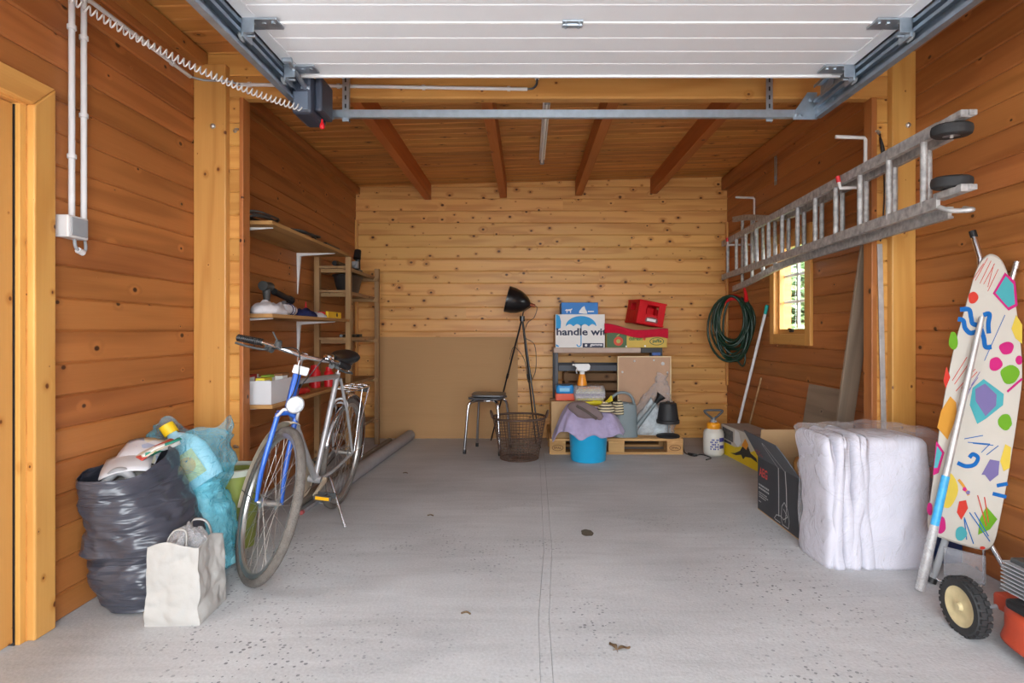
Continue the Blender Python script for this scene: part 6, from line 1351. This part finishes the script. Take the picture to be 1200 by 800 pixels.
leftface([(0.28, 0.15), (0.36, 0.12), (0.42, 0.17), (0.38, 0.25), (0.30, 0.26)], 'label_picture', PRINT_W, 0.002)
MB().bb(-0.12, 0.12, -0.385, 0.385, 0.265, 0.267).build('lid_flap', mat('grey_flap', rgb(160, 156, 150), 0.7, var=0.1), t)
mb = MB()
for k in range(5): mb.bb(-0.09, 0.09 - 0.02 * k, -0.3 + k * 0.03, -0.285 + k * 0.03, 0.267, 0.2675)
mb.build('lid_print', mat('lid_print', rgb(110, 108, 110), 0.7), t)
# ---- open dark grey carton
ANT = mat('anthracite_carton', rgb(62, 64, 68), 0.6, spec=0.25, var=0.04); ANTL = mat('anthracite_flap', rgb(84, 86, 90), 0.6, spec=0.25, var=0.04)
t = thing('open_carton', 'open dark grey appliance carton with raised flaps beside the white bundle', 'box', (1.64, 3.28, 0))
ax0, ax1, ay0, ay1, ah = -0.205, 0.19, -0.27, 0.28, 0.325; th = 0.006
MB().bb(ax0, ax1, ay0, ay1, 0, th).build('base', CARD, t)
MB().bb(ax0, ax0 + th / 2, ay0, ay1, th, ah).build('side', ANT, t); MB().bb(ax0 + th / 2, ax0 + th, ay0, ay1, th, ah).build('side_lining', CARD, t)
MB().bb(ax1 - th, ax1, ay0, ay1, th, ah).build('side', CARD, t)
MB().bb(ax0 + th, ax1 - th, ay1 - th, ay1, th, ah).build('end', CARD, t); MB().bb(ax0, ax1 - th, ay0, ay0 + th, th, ah).build('end', ANT, t)
fu = Vector((-0.09, 0, 0.165))
MB().prism([Vector((ax0, ay0 + 0.003, ah)), Vector((ax0, ay1 - 0.003, ah)), Vector((ax0, ay1 - 0.004, ah)) + fu, Vector((ax0, ay0 + 0.10, ah)) + fu * 0.95, Vector((ax0, ay0 + 0.05, ah)) + fu * 0.62], (0.004, 0, 0.002)).build('flap', ANTL, t)
MB().prism([(ax0 + 0.01, ay1 - 0.004, ah), (ax1 - 0.01, ay1 - 0.004, ah), (ax1 - 0.02, ay1 + 0.02, ah + 0.165), (ax0 + 0.03, ay1 + 0.02, ah + 0.165)], (0, 0.004, 0)).build('flap', CARD, t)
MB().prism([(ax1 - 0.001, ay0 + 0.01, ah), (ax1 - 0.001, ay1 - 0.01, ah), (ax1 + 0.012, ay1 - 0.04, ah + 0.17), (ax1 + 0.012, ay0 + 0.04, ah + 0.17)], (0.004, 0, 0)).build('flap', CARD, t)
MB().bb(0.06, 0.11, 0.10, 0.2, th, ah + 0.05).build('black_insert', BLACK, t)
AEGR = mat('red_print', rgb(206, 66, 58), 0.6, var=0)
OF = Vector((ax0 - 0.0003, ay1, 0))          # printed face looks to -x; text runs towards -y
text('AEG', 'lettering', AEGR, t, OF + Vector((0, -0.025, 0.215)), -Y_, Z_, width=0.12, height=0.055, bold=0.02)
fn_ = (fu.cross(Y_)).normalized()
text('AEG', 'flap_lettering', mat('dull_red_print', rgb(150, 70, 66), 0.6, var=0), t, Vector((ax0 - 0.004, ay1 - 0.02, ah)) + fu * 0.12, -Y_, fu, width=0.10, height=0.045, bold=0.01)
for i, s_ in enumerate(('CORDLESS POWER', 'TELESCOPIC TRIMMER')): text(s_, 'small_lettering', PRINT_W, t, OF + Vector((0, -0.02, 0.150 - 0.026 * i)), -Y_, Z_, width=0.17, height=0.014) if False else None
mb = MB()
for i, (wl, zz_) in enumerate(((0.15, 0.155), (0.16, 0.135), (0.13, 0.11), (0.14, 0.097), (0.12, 0.084), (0.05, 0.055))):
    x = 0.02; j = 0
    while x < wl:
        l_ = 0.008 + 0.012 * ((i * 7 + j * 5) % 4) / 3; flat(mb, [(x, zz_), (x + l_, zz_), (x + l_, zz_ + (0.011 if i < 2 else 0.006)), (x, zz_ + (0.011 if i < 2 else 0.006))], OF, -Y_, Z_); x += l_ + 0.005; j += 1
mb.build('small_print', mat('grey_print', rgb(176, 176, 176), 0.6, var=0), t, fix=False)
def line_art(paths, w_, name, O, ud=Z_):
    mb = MB()
    for p in paths:
        for a, b in zip(p[:-1], p[1:]):
            a = Vector(a); b = Vector(b); d = (b - a).normalized(); n = Vector((-d.y, d.x)) * w_ / 2
            flat(mb, [a - n, b - n, b + n, a + n], O, -Y_, ud)
    mb.build(name, mat('grey_print', rgb(176, 176, 176), 0.6, var=0), t, fix=False)
line_art([[(0.30, 0.05), (0.30, 0.20), (0.295, ah)], [(0.40, 0.13), (0.395, 0.23), (0.38, ah)]], 0.010, 'machine_drawing', OF)
line_art([[(0.24, 0.02), (0.27, 0.05), (0.33, 0.06), (0.36, 0.05)], [(0.33, 0.05), (0.34, 0.12), (0.37, 0.15), (0.41, 0.12), (0.43, 0.06), (0.42, 0.02), (0.35, 0.02), (0.33, 0.05)], [(0.36, 0.11), (0.41, 0.08), (0.36, 0.05)], [(0.38, 0.04), (0.40, 0.13)], [(0.25, 0.02), (0.32, 0.02)]], 0.005, 'machine_detail', OF)
line_art([[(0.295, 0.0), (0.24, 0.14), (0.25, 0.15), (0.27, 0.14), (0.38, 0.0)]], 0.007, 'machine_drawing', Vector((ax0 - 0.003, ay1, ah)), fu)
# wicker handle basket in the carton
WICK = wood('wicker', rgb(186, 134, 74), rgb(130, 84, 40), rgb(90, 54, 26), 9, 0.05, rough=0.7)
t = thing('wicker_basket', 'brown wicker basket handle rising from the dark carton', 'basket', (1.53, 3.12, 0.01))
MB().lathe([(0, 0.0), (0.07, 0.0), (0.085, 0.28), (0.078, 0.28), (0.064, 0.01), (0, 0.008)], 24).build('basket_wall', WICK, t, smooth=40)
pts = arc(Vector((-0.035, -0.03, 0.355)), 0.055, 0, 2 * PI * 23 / 24, 24, Vector((0.35, -0.94, 0)).normalized(), Z_)
MB().tube(pts, [0.014 + 0.003 * (i % 2) for i in range(24)], 10, closed=True).build('handle', WICK, t, smooth=180)
# ---- white bundle in plastic
LINW = mat('white_bedding', rgb(198, 196, 206), 0.85, spec=0.15, var=0.04, scale=10, bump=0.06, bscale=40)
t = thing('bedding_bundle', 'bundle of folded white bedding wrapped in clear plastic', 'bedding', (1.66, 2.805, 0))
def slab_fn(x0, x1, yf, yb, h, seed, soft=0.010):
    cx_, cy_ = (x0 + x1) / 2, (yf + yb) / 2; rx, ry = (x1 - x0) / 2, (yb - yf) / 2
    def fn(u, v):
        a = 2 * PI * u; e = 0.5 if rx > 0.1 else 0.7; ca = math.copysign(abs(math.cos(a)) ** e, math.cos(a)); sa = math.copysign(abs(math.sin(a)) ** (0.35), math.sin(a))
        r = 0.045; z = h * v; k = 1.0
        if z < 0.03: k = 0.93 + 0.07 * math.sin(z / 0.03 * PI / 2)
        if z > h - r: q = (z - h + r) / r; k = math.sqrt(max(0.0, 1 - q * q)) * 0.999 + 0.001
        kk = 1 - (1 - k) * min(1.0, r / max(rx, 0.001)) if rx > r else k
        kx = 1 - min(1.0, r / rx) * (1 - k); ky = 1 - min(1.0, r / ry) * (1 - k)
        lean_ = 0.035 * v * (1 if x1 > 0.1 else 0.35)
        bow = 0.012 * math.sin(v * 4.2 + seed) + 0.010 * nz3((seed, v * 5, 0), 1.0)
        p = Vector((cx_ - lean_ * (ca > 0) + (bow if x1 < 0.1 else 0) + rx * kx * ca, cy_ + ry * ky * sa, z))
        d = soft * noise.fractal(p * 5 + Vector((seed, 0, 0)), 1.0, 2.0, 2) + 0.006 * nz3((p.x * 20, p.y * 20, p.z * 4 + seed), 1.0) + 0.0025 * (1 - 2 * abs(nz3((p.x * 9, p.y * 9, p.z * 7 + seed), 1.0)))
        return p + Vector((0.4 * ca * d, sa * d, 0))
    return fn
for i, (x0, x1, yf, yb, h) in enumerate(((-0.272, -0.205, -0.152, 0.15, 0.615), (-0.236, -0.172, -0.160, 0.15, 0.625), (-0.204, -0.130, -0.155, 0.15, 0.62), (-0.160, -0.085, -0.164, 0.15, 0.628), (-0.122, -0.045, -0.160, 0.15, 0.62), (-0.085, 0.252, -0.166, 0.15, 0.61))):
    MB().surf(slab_fn(x0, x1, yf, yb, h, i * 3.7, 0.014 if i == 5 else 0.012), 90 if i == 5 else 44, 46, cap0=True, cap1=True).build('folded_sheet', LINW, t, smooth=180)
FILM2 = sheer('wrapping_film', rgb(236, 236, 242), 0.07, 0.03, 0.46, 0.9, 10)
def wrap(u, v):
    a = 2 * PI * u; e = 0.45; ca = math.copysign(abs(math.cos(a)) ** e, math.cos(a)); sa = math.copysign(abs(math.sin(a)) ** e, math.sin(a)); top = max(0.0, (v - 0.8) / 0.2)
    k = math.sqrt(max(0.0, 1 - top ** 2)); z = 0.002 + 0.60 * min(1, v / 0.8) + 0.03 * math.sin(top * PI / 2)
    lean_ = 0.03 * v
    p = Vector(((0.270 * k) * ca - lean_ * (ca > 0) - 0.008, (0.172 * k) * sa, z))
    n = noise.fractal(p * 7, 1.0, 2.0, 4); r = 1 - 2 * abs(nz3(p * 7 + Vector((3, 0, 0)), 1.0)); w_ = max(0.0, min(1.0, (z - 0.36) / 0.2))
    d = 0.005 + 0.006 * n + w_ * (0.006 + 0.024 * n + 0.014 * r)
    p = p + Vector((ca, sa, 0.6 * w_)) * d
    puff = max(0.0, min(1.0, (p.x - 0.02) / 0.2)) * math.exp(-((z - 0.53) / 0.06) ** 2)
    p += Vector((0.095, -0.045, 0.0)) * puff * (0.8 + 0.6 * n)
    p.z = max(p.z, 0.002); return p
MB().surf(wrap, 170, 80).build('clear_wrap', FILM2, t, smooth=180)
# ---- blue toolbox between bundle and wall
t = thing('blue_toolbox', 'dark blue plastic toolbox standing between the bundle and the wall', 'toolbox', (2.0, 2.86, 0))
NB = mat('dark_blue_plastic', rgb(36, 58, 104), 0.45)
MB().bb(-0.06, 0.068, -0.15, 0.09, 0, 0.36).build('body', NB, t, bevel=0.012)
MB().bb(-0.064, 0.07, -0.155, 0.095, 0.36, 0.395).build('lid', NB, t, bevel=0.01)
MB().tube(spline([(-0.02, -0.10, 0.393), (-0.02, -0.10, 0.43), (-0.02, 0.04, 0.43), (-0.02, 0.04, 0.393)], 5), 0.010, 8).build('carry_handle', BLACK, t, smooth=60)
MB().bb(-0.066, -0.06, -0.09, -0.05, 0.32, 0.385).build('latch', GREYPL, t, bevel=0.002)
t = thing('red_bottle', 'small red bottle lying on the blue toolbox', 'bottle', (1.985, 2.74, 0.395))
MB().lathe([(0, -0.045), (0.028, -0.045), (0.030, -0.03), (0.03, 0.02), (0.018, 0.038), (0.012, 0.045)], 18, Matrix.Translation((0, 0, 0.031)) @ Matrix.Rotation(PI / 2, 4, 'Y'), cap1=True).build('bottle_body', RED, t, smooth=50)
MB().lathe([(0.013, 0.044), (0.013, 0.062), (0, 0.063)], 12, Matrix.Translation((0, 0, 0.031)) @ Matrix.Rotation(PI / 2, 4, 'Y')).build('cap', WHITE, t, smooth=50)
# ---- ironing board leaning on the right wall
IB = Vector((1.82, 2.42, 0.19)); iu = Vector((0.82, -0.57, 0)).normalized(); nh = Vector((-iu.y, iu.x, 0)) * -1
if nh.y > 0: nh = -nh
iv = (Z_ - nh * 0.085).normalized(); inn = iu.cross(iv).normalized()
if inn.y > 0: inn = -inn
t = thing('ironing_board', 'ironing board with colourful fruit pattern standing on end by the wall', 'ironing board', (1.9, 2.5, 0))
outline = [(1160, 297), (1150, 304), (1143, 318), (1136, 342), (1129, 366), (1119, 402), (1111, 440), (1103, 486), (1096, 540), (1090, 585), (1087, 608), (1088, 620), (1094, 627), (1106, 632), (1124, 638), (1142, 643), (1154, 645), (1162, 642), (1167, 632), (1172, 610), (1180, 568), (1188, 520), (1194, 480), (1198, 448), (1198, 420), (1195, 388), (1190, 352), (1184, 328), (1177, 309), (1170, 300)]
def ih(px, py, off=0.0): return hit(px, py, IB, inn) + inn * off
loop = spline([ih(*p) for p in outline], 3, True)
COVER = mat('board_cover_cloth', rgb(184, 178, 168), 0.85, spec=0.15, var=0.03, bump=0.12, bscale=25)
cen = sum(loop, Vector()) / len(loop); mb = MB(); n_ = len(loop); vs = []
for sc_, off in ((1.0, -0.030), (1.0, -0.010), (0.985, -0.001), (0.93, 0.0)):
    for p in loop: vs.append(cen + (p - cen) * sc_ + inn * off)
fs = [tuple(range(n_))] + [(r_ * n_ + k, r_ * n_ + (k + 1) % n_, (r_ + 1) * n_ + (k + 1) % n_, (r_ + 1) * n_ + k) for r_ in range(3) for k in range(n_)] + [tuple(3 * n_ + k for k in range(n_))]
mb.add(vs, fs).build('board_cover', COVER, t, world=True, smooth=35)
def c8(x, y): return (x / 3.077 + 1060, y / 3.077 + 260)
def c1(x, y): return (x / 2.5 + 1040, y / 2.5 + 480)
PC = {'red': rgb(184, 58, 48), 'blue': rgb(30, 92, 156), 'magenta': rgb(176, 40, 106), 'green': rgb(98, 148, 40), 'yellow': rgb(198, 172, 70), 'orange': rgb(190, 134, 54), 'teal': rgb(72, 150, 156), 'purple': rgb(110, 100, 144)}
layer = [0.0016]
def put(col, vs, fs): MB().add(vs, fs).build(col + '_print', mat('print_' + col, PC[col], 0.85, spec=0.1, var=0.06), t, world=True, fix=False)
def blob(col, pts, cv): 
    layer[0] += 0.00003
    q = [ih(*cv(*p), layer[0]) for p in pts]; put(col, q, [tuple(range(len(q)))])
def disc(col, x, y, rx, ry, cv): blob(col, [(x + rx * (1 + 0.10 * math.sin(3 * a + x)) * math.cos(a), y + ry * (1 + 0.08 * math.sin(2 * a + y)) * math.sin(a)) for a in [2 * PI * k / 20 for k in range(20)]], cv)
def stroke(col, pts, w_, cv):
    pts = [Vector((p[0], p[1], 0)) for p in pts]; pts = spline(pts, 6) if len(pts) > 2 else pts; L_ = []; R_ = []
    for i, p in enumerate(pts):
        d = (pts[min(i + 1, len(pts) - 1)] - pts[max(i - 1, 0)]).normalized(); n = Vector((-d.y, d.x, 0)) * w_ / 2; L_.append(p + n); R_.append(p - n)
    layer[0] += 0.00003
    n = len(pts); put(col, [ih(*cv(q.x, q.y), layer[0]) for q in L_ + R_], [(i, i + 1, n + i + 1, n + i) for i in range(n - 1)])
for a, b in (((300, 130), (255, 212)), ((312, 140), (272, 222)), ((325, 150), (285, 225)), ((322, 152), (300, 235)), ((338, 170), (300, 250)), ((285, 150), (248, 205))): stroke('red', [a, b], 2.2, c8)
disc('red', 247, 273, 18, 22, c8)
blob('magenta', [(362, 182), (400, 215), (408, 302), (375, 320), (318, 258)], c8); blob('teal', [(365, 195), (393, 225), (398, 296), (374, 308), (328, 256)], c8)
for p in ([(200, 316), (232, 316), (240, 345), (248, 368), (285, 372)], [(192, 350), (212, 356), (218, 382), (236, 400), (258, 396)], [(284, 336), (306, 332), (302, 368), (304, 402)], [(276, 385), (286, 420), (292, 450), (314, 450)]): stroke('blue', p, 17, c8)
stroke('blue', [(362, 335), (288, 500)], 2.5, c8)
for x, y, rx, ry in ((368, 455, 26, 24), (328, 512, 24, 25), (413, 498, 12, 18)): disc('magenta', x, y, rx, ry, c8)
for x, y, rx, ry in ((380, 550, 34, 34), (176, 428, 16, 34), (362, 722, 24, 28)): disc('green', x, y, rx, ry, c8)
blob('yellow', [(402, 335), (424, 370), (424, 440), (400, 420), (385, 385)], c8)
blob('orange', [(165, 628), (186, 650), (188, 700), (155, 785), (118, 740), (132, 680)], c8)
blob('red', [(151, 520), (165, 560), (148, 600), (140, 570)], c8)
blob('teal', [(285, 566), (358, 620), (355, 660), (295, 708), (262, 728), (235, 660), (245, 598)], c8); blob('purple', [(290, 582), (332, 622), (330, 662), (292, 700), (256, 645), (255, 602)], c8)
for a, b in (((225, 487), (172, 572)), ((232, 510), (180, 585)), ((255, 530), (185, 610)), ((262, 540), (205, 600))): stroke('red', [a, b], 2.6, c8)
for a, b in (((272, 540), (240, 590)), ((265, 560), (232, 606)), ((250, 575), (215, 650))): stroke('purple', [a, b], 2.6, c8)
stroke('magenta', [(424, 565), (395, 590), (370, 612)], 8, c8)
blob('magenta', [(143, 90), (167, 125), (150, 185), (133, 192)], c1); blob('teal', [(145, 106), (160, 126), (146, 170), (136, 170)], c1)
stroke('blue', [(205, 155), (230, 165), (255, 160), (265, 140), (250, 130), (240, 140)], 12, c1)
for a, b in (((225, 85), (280, 75)), ((235, 95), (300, 100)), ((250, 98), (310, 104)), ((275, 125), (300, 100)), ((290, 132), (325, 105))): stroke('blue', [a, b], 2.4, c1)
blob('yellow', [(345, 100), (362, 110), (358, 170), (340, 180), (330, 150)], c1); blob('purple', [(300, 145), (328, 150), (325, 190), (300, 210), (285, 190), (275, 190)], c1)
disc('green', 345, 35, 20, 22, c1)
stroke('blue', [(320, 222), (352, 216)], 11, c1); stroke('blue', [(308, 245), (348, 255)], 11, c1)
disc('yellow', 178, 236, 27, 50, c1); stroke('orange', [(208, 204), (222, 222), (238, 250)], 8, c1); disc('magenta', 226, 232, 6, 6, c1); disc('purple', 236, 242, 6, 6, c1)
blob('red', [(210, 268), (230, 264), (236, 288), (216, 322), (203, 300)], c1); blob('green', [(290, 283), (322, 320), (300, 350), (265, 366), (270, 320)], c1)
for a, b in (((264, 250), (290, 340)), ((284, 255), (296, 330))): stroke('red', [a, b], 3, c1)
for a, b in (((225, 315), (252, 392)), ((240, 300), (300, 385)), ((225, 320), (232, 380)), ((255, 300), (296, 370))): stroke('blue', [a, b], 3, c1)
disc('teal', 215, 362, 17, 20, c1); disc('magenta', 156, 337, 16, 24, c1); disc('magenta', 124, 290, 8, 20, c1); disc('red', 278, 404, 8, 5, c1)
# frame and legs behind the board
q0 = ih(1150, 300, -0.05); q1 = ih(1142, 272, -0.06)
lg = MB().tube([q0 - iv * 0.9, q0, q1], 0.012, 10).build('leg_tube', CHROME, t, world=True, smooth=60)
MB().tube([Vector(q1 - t.location) - (q1 - q0).normalized() * 0.01, Vector(q1 - t.location) + (q1 - q0).normalized() * 0.02], 0.0145, 10).build('foot_cap', BLACK, lg, smooth=50)
q2 = ih(1186, 330, -0.035); q3 = ih(1193, 305, -0.03); MB().tube([q2 - iv * 0.3, q2, q3], 0.012, 10).build('leg_tube', CHROME, t, world=True, smooth=60)
lowL, lowR = ih(1092, 622, -0.035), ih(1154, 640, -0.035)
fr = [lowL + iv * 0.1, lowL, Vector((lowL.x, lowL.y, 0.055)), Vector((lowL.x, lowL.y, 0.02)) + iu * 0.02, Vector((lowR.x, lowR.y, 0.012)) - iu * 0.02, Vector((lowR.x, lowR.y, 0.045)), lowR, lowR + iv * 0.1]
MB().tube(fr, 0.0055, 8).build('wire_rest', CHROME, t, world=True, smooth=60)
pc = [ih(1106, 636, -0.03), ih(1156, 648, -0.03)]
def tray(u, v): p = pc[0].lerp(pc[1], u); return Vector((p.x, p.y, p.z - 0.02 - 0.125 * v)) + inn * (0.012 * math.sin(PI * u) * math.sin(PI * v))
MB().surf(tray, 14, 12, False).build('iron_tray', sheer('frosted_plastic', rgb(206, 208, 214), 0.3, 0.22, 0.4, 0.3, 40), t, world=True, smooth=180, solid=0.004)
r0 = ih(1160, 636, -0.04); r1 = Vector((r0.x + 0.06, r0.y - 0.10, 0.02)); MB().tube([r0 + iv * 0.25, r0, r1], 0.011, 10).build('leg_tube', CHROME, t, world=True, smooth=60)
l0 = ih(1110, 630, -0.05); l1 = Vector((l0.x - 0.045, l0.y + 0.02, 0.025)); lt = MB().tube([l0 + iv * 0.2, l0, l1], 0.014, 10).build('leg_tube', GREYPL, t, world=True, smooth=60)
MB().tube([l1 - t.location, l1 - t.location + Vector((-0.008, 0.0, -0.022))], 0.018, 10).build('foot_cap', BLACK, lt, smooth=50)
# ---- pole in a plastic sleeve leaning on the board
t = thing('sleeved_pole', 'aluminium pole in a clear sleeve leaning on the ironing board', 'pole', (1.665, 2.45, 0))
g0 = Vector((1.668, 2.43, 0.004)); g1 = ih(1150, 372, 0.03)
MB().tube([g0, g0.lerp(g1, 0.42), g1], [0.0155, 0.0135, 0.0105], 12).build('pole_tube', ALU, t, world=True, smooth=60)
MB().tube([g0.lerp(g1, 0.24), g0.lerp(g1, 0.42)], [0.0165, 0.0155], 12).build('blue_label', mat('blue_label', rgb(60, 160, 214), 0.4, var=0.15, scale=60), t, world=True, smooth=60)
MB().tube([g0.lerp(g1, 0.002), g0.lerp(g1, 0.24)], [0.0195, 0.0175], 12).build('clear_sleeve', FILM, t, world=True, smooth=60)
# ---- lawn mower
ORM = mat('orange_red_mower', rgb(192, 74, 46), 0.55, var=0.15, scale=10)
t = thing('lawn_mower', 'orange-red lawn mower with black engine at the right edge', 'lawn mower', (1.82, 1.685, 0))
def deck(u, v):
    a = 2 * PI * u; e = 0.5; ca = math.copysign(abs(math.cos(a)) ** e, math.cos(a)); sa = math.copysign(abs(math.sin(a)) ** e, math.sin(a))
    k = 1.0 if v < 0.55 else 1 - 0.35 * ((v - 0.55) / 0.45) ** 1.3
    flare_ = 1 + 0.035 * max(0, (0.2 - v) / 0.2)
    return Vector((0.205 * k * flare_ * ca, 0.34 * k * flare_ * sa, 0.045 + 0.125 * min(1, v / 0.7) + (0.02 * (v - 0.7) / 0.3 if v > 0.7 else 0)))
MB().surf(deck, 56, 16, cap1=True).build('deck', ORM, t, smooth=50, solid=0.004)
def mower_wheel(x, y, r, s):
    X = Matrix.Translation((x, y, r)) @ Matrix.Rotation(PI / 2 * s, 4, 'Y')
    w_ = MB().lathe([(r * 0.70, -0.022), (r * 0.92, -0.024), (r, -0.014), (r, 0.014), (r * 0.92, 0.024), (r * 0.70, 0.022)], 40, X)
    for k in range(26):
        a = 2 * PI * k / 26
        for zz_ in (-0.011, 0.011):
            an = a + (0.06 if zz_ > 0 else -0.06); w_.box(X @ Vector((r * math.cos(an), r * math.sin(an), zz_)), (0.010, 0.016, 0.018), X.to_3x3() @ Matrix.Rotation(an, 3, 'Z'))
    w_ = w_.build('wheel', RUBBER, t, smooth=40)
    MB().lathe([(0, 0.030), (0.012, 0.030), (0.016, 0.018), (r * 0.5, 0.014), (r * 0.60, 0.020), (r * 0.72, 0.022), (r * 0.72, -0.022), (0, -0.02)], 32, X).build('hub_cap', mat('cream_hub', rgb(188, 172, 132), 0.7, var=0.18, scale=25), w_, smooth=40)
mower_wheel(-0.225, 0.40, 0.100, -1); mower_wheel(0.225, 0.40, 0.100, 1); mower_wheel(-0.225, -0.30, 0.09, -1); mower_wheel(0.225, -0.30, 0.09, 1)
MB().tube([(-0.21, 0.40, 0.1), (0.21, 0.40, 0.1)], 0.009, 8).build('axle', GREYPL, t, smooth=50)
MB().bb(-0.11, 0.11, 0.29, 0.42, 0.09, 0.15).build('axle_housing', ORM, t, bevel=0.012)
eng = MB().lathe([(0.125, 0.17), (0.135, 0.18), (0.135, 0.235), (0.12, 0.25), (0.0, 0.25)], 28, Matrix.Translation((-0.01, 0.06, 0.0)), cap0=True).build('engine_base', BLACK, t, smooth=40)
MB().bb(-0.15, 0.06, 0.04, 0.22, 0.25, 0.345).build('engine_cowl', DGREY, t, bevel=0.014)
for k in range(8): MB().bb(-0.165, -0.04, 0.19, 0.315, 0.205 + k * 0.0135, 0.209 + k * 0.0135).build('cooling_fin', GREYPL, eng)
MB().bb(-0.145, -0.06, 0.20, 0.30, 0.195, 0.32).build('cylinder_block', DGREY, eng, bevel=0.004)
MB().bb(-0.16, -0.07, -0.02, 0.06, 0.18, 0.24).build('fuel_tank', BLACK, t, bevel=0.014)
MB().lathe([(0.025, 0.24), (0.027, 0.262), (0, 0.264)], 16, Matrix.Translation((-0.115, 0.02, 0))).build('fuel_cap', RED, t, smooth=40)
MB().bb(-0.20, -0.14, 0.14, 0.26, 0.165, 0.20).build('side_cover', BLACK, t, bevel=0.012)
MB().tube(spline([(-0.17, -0.30, 0.12), (-0.19, -0.55, 0.45), (-0.19, -0.78, 0.80), (-0.12, -0.86, 0.92), (0.12, -0.86, 0.92), (0.19, -0.78, 0.80), (0.19, -0.55, 0.45), (0.17, -0.30, 0.12)], 6), 0.011, 10).build('push_handle', DGREY, t, smooth=60)
# ---- bits on the floor
STN = mat('oil_stain', rgb(84, 78, 66), 0.7, var=0.3, scale=60)
def puddle(name, c, rx, ry, label, m, seed):
    pts = [(c[0] + rx * (1 + 0.35 * nz3((math.cos(a), math.sin(a), seed), 1.6)) * math.cos(a), c[1] + ry * (1 + 0.35 * nz3((math.sin(a), math.cos(a), seed), 1.6)) * math.sin(a), 0.0004) for a in [2 * PI * k / 26 for k in range(26)]]
    return tag(MB().prism(pts, (0, 0, 0.0008)).build(name, m, origin=(c[0], c[1], 0)), label, 'stain')
puddle('floor_stain', (0.325, 3.13), 0.035, 0.055, 'small dark stain on the concrete right of the joint', STN, 3.0)
DLEAF = mat('dead_leaf', rgb(104, 84, 60), 0.8, var=0.2)
for lab, x, y, rz_ in (('small dead leaf on the concrete near the front', 0.335, 1.985, 0.4), ('dead leaf crumb beside the front leaf on the concrete', 0.30, 2.0, 1.9)):
    tt = thing('dead_leaf', lab, 'leaf', (x, y, 0.001), rz_)
    MB().surf(lambda u, v: Vector(((u - 0.5) * 0.05, (v - 0.5) * 0.022 * math.sin(PI * (0.08 + 0.84 * u)), 0.004 + 0.010 * abs(v - 0.5) * math.sin(u * 5))), 9, 5, False).build('blade', DLEAF, tt, smooth=180, solid=0.0008)
    MB().tube([(-0.025, 0, 0.004), (-0.042, 0.004, 0.003)], 0.0012, 5).build('stalk', DLEAF, tt)
for lab, x, y in (('tiny dark crumb on the floor right of the bicycle', -0.58, 3.42), ('tiny dark crumb on the floor left of the joint', -0.24, 2.23), ('tiny dark crumb on the floor by the rack tubes', -0.95, 4.45)):
    tagb(MB().tube(spline([(x - 0.018, y, 0.004), (x, y + 0.008, 0.006), (x + 0.018, y - 0.004, 0.004)], 4), 0.0036, 6), 'floor_crumb', DLEAF, lab, 'crumb', (x, y, 0), smooth=180)
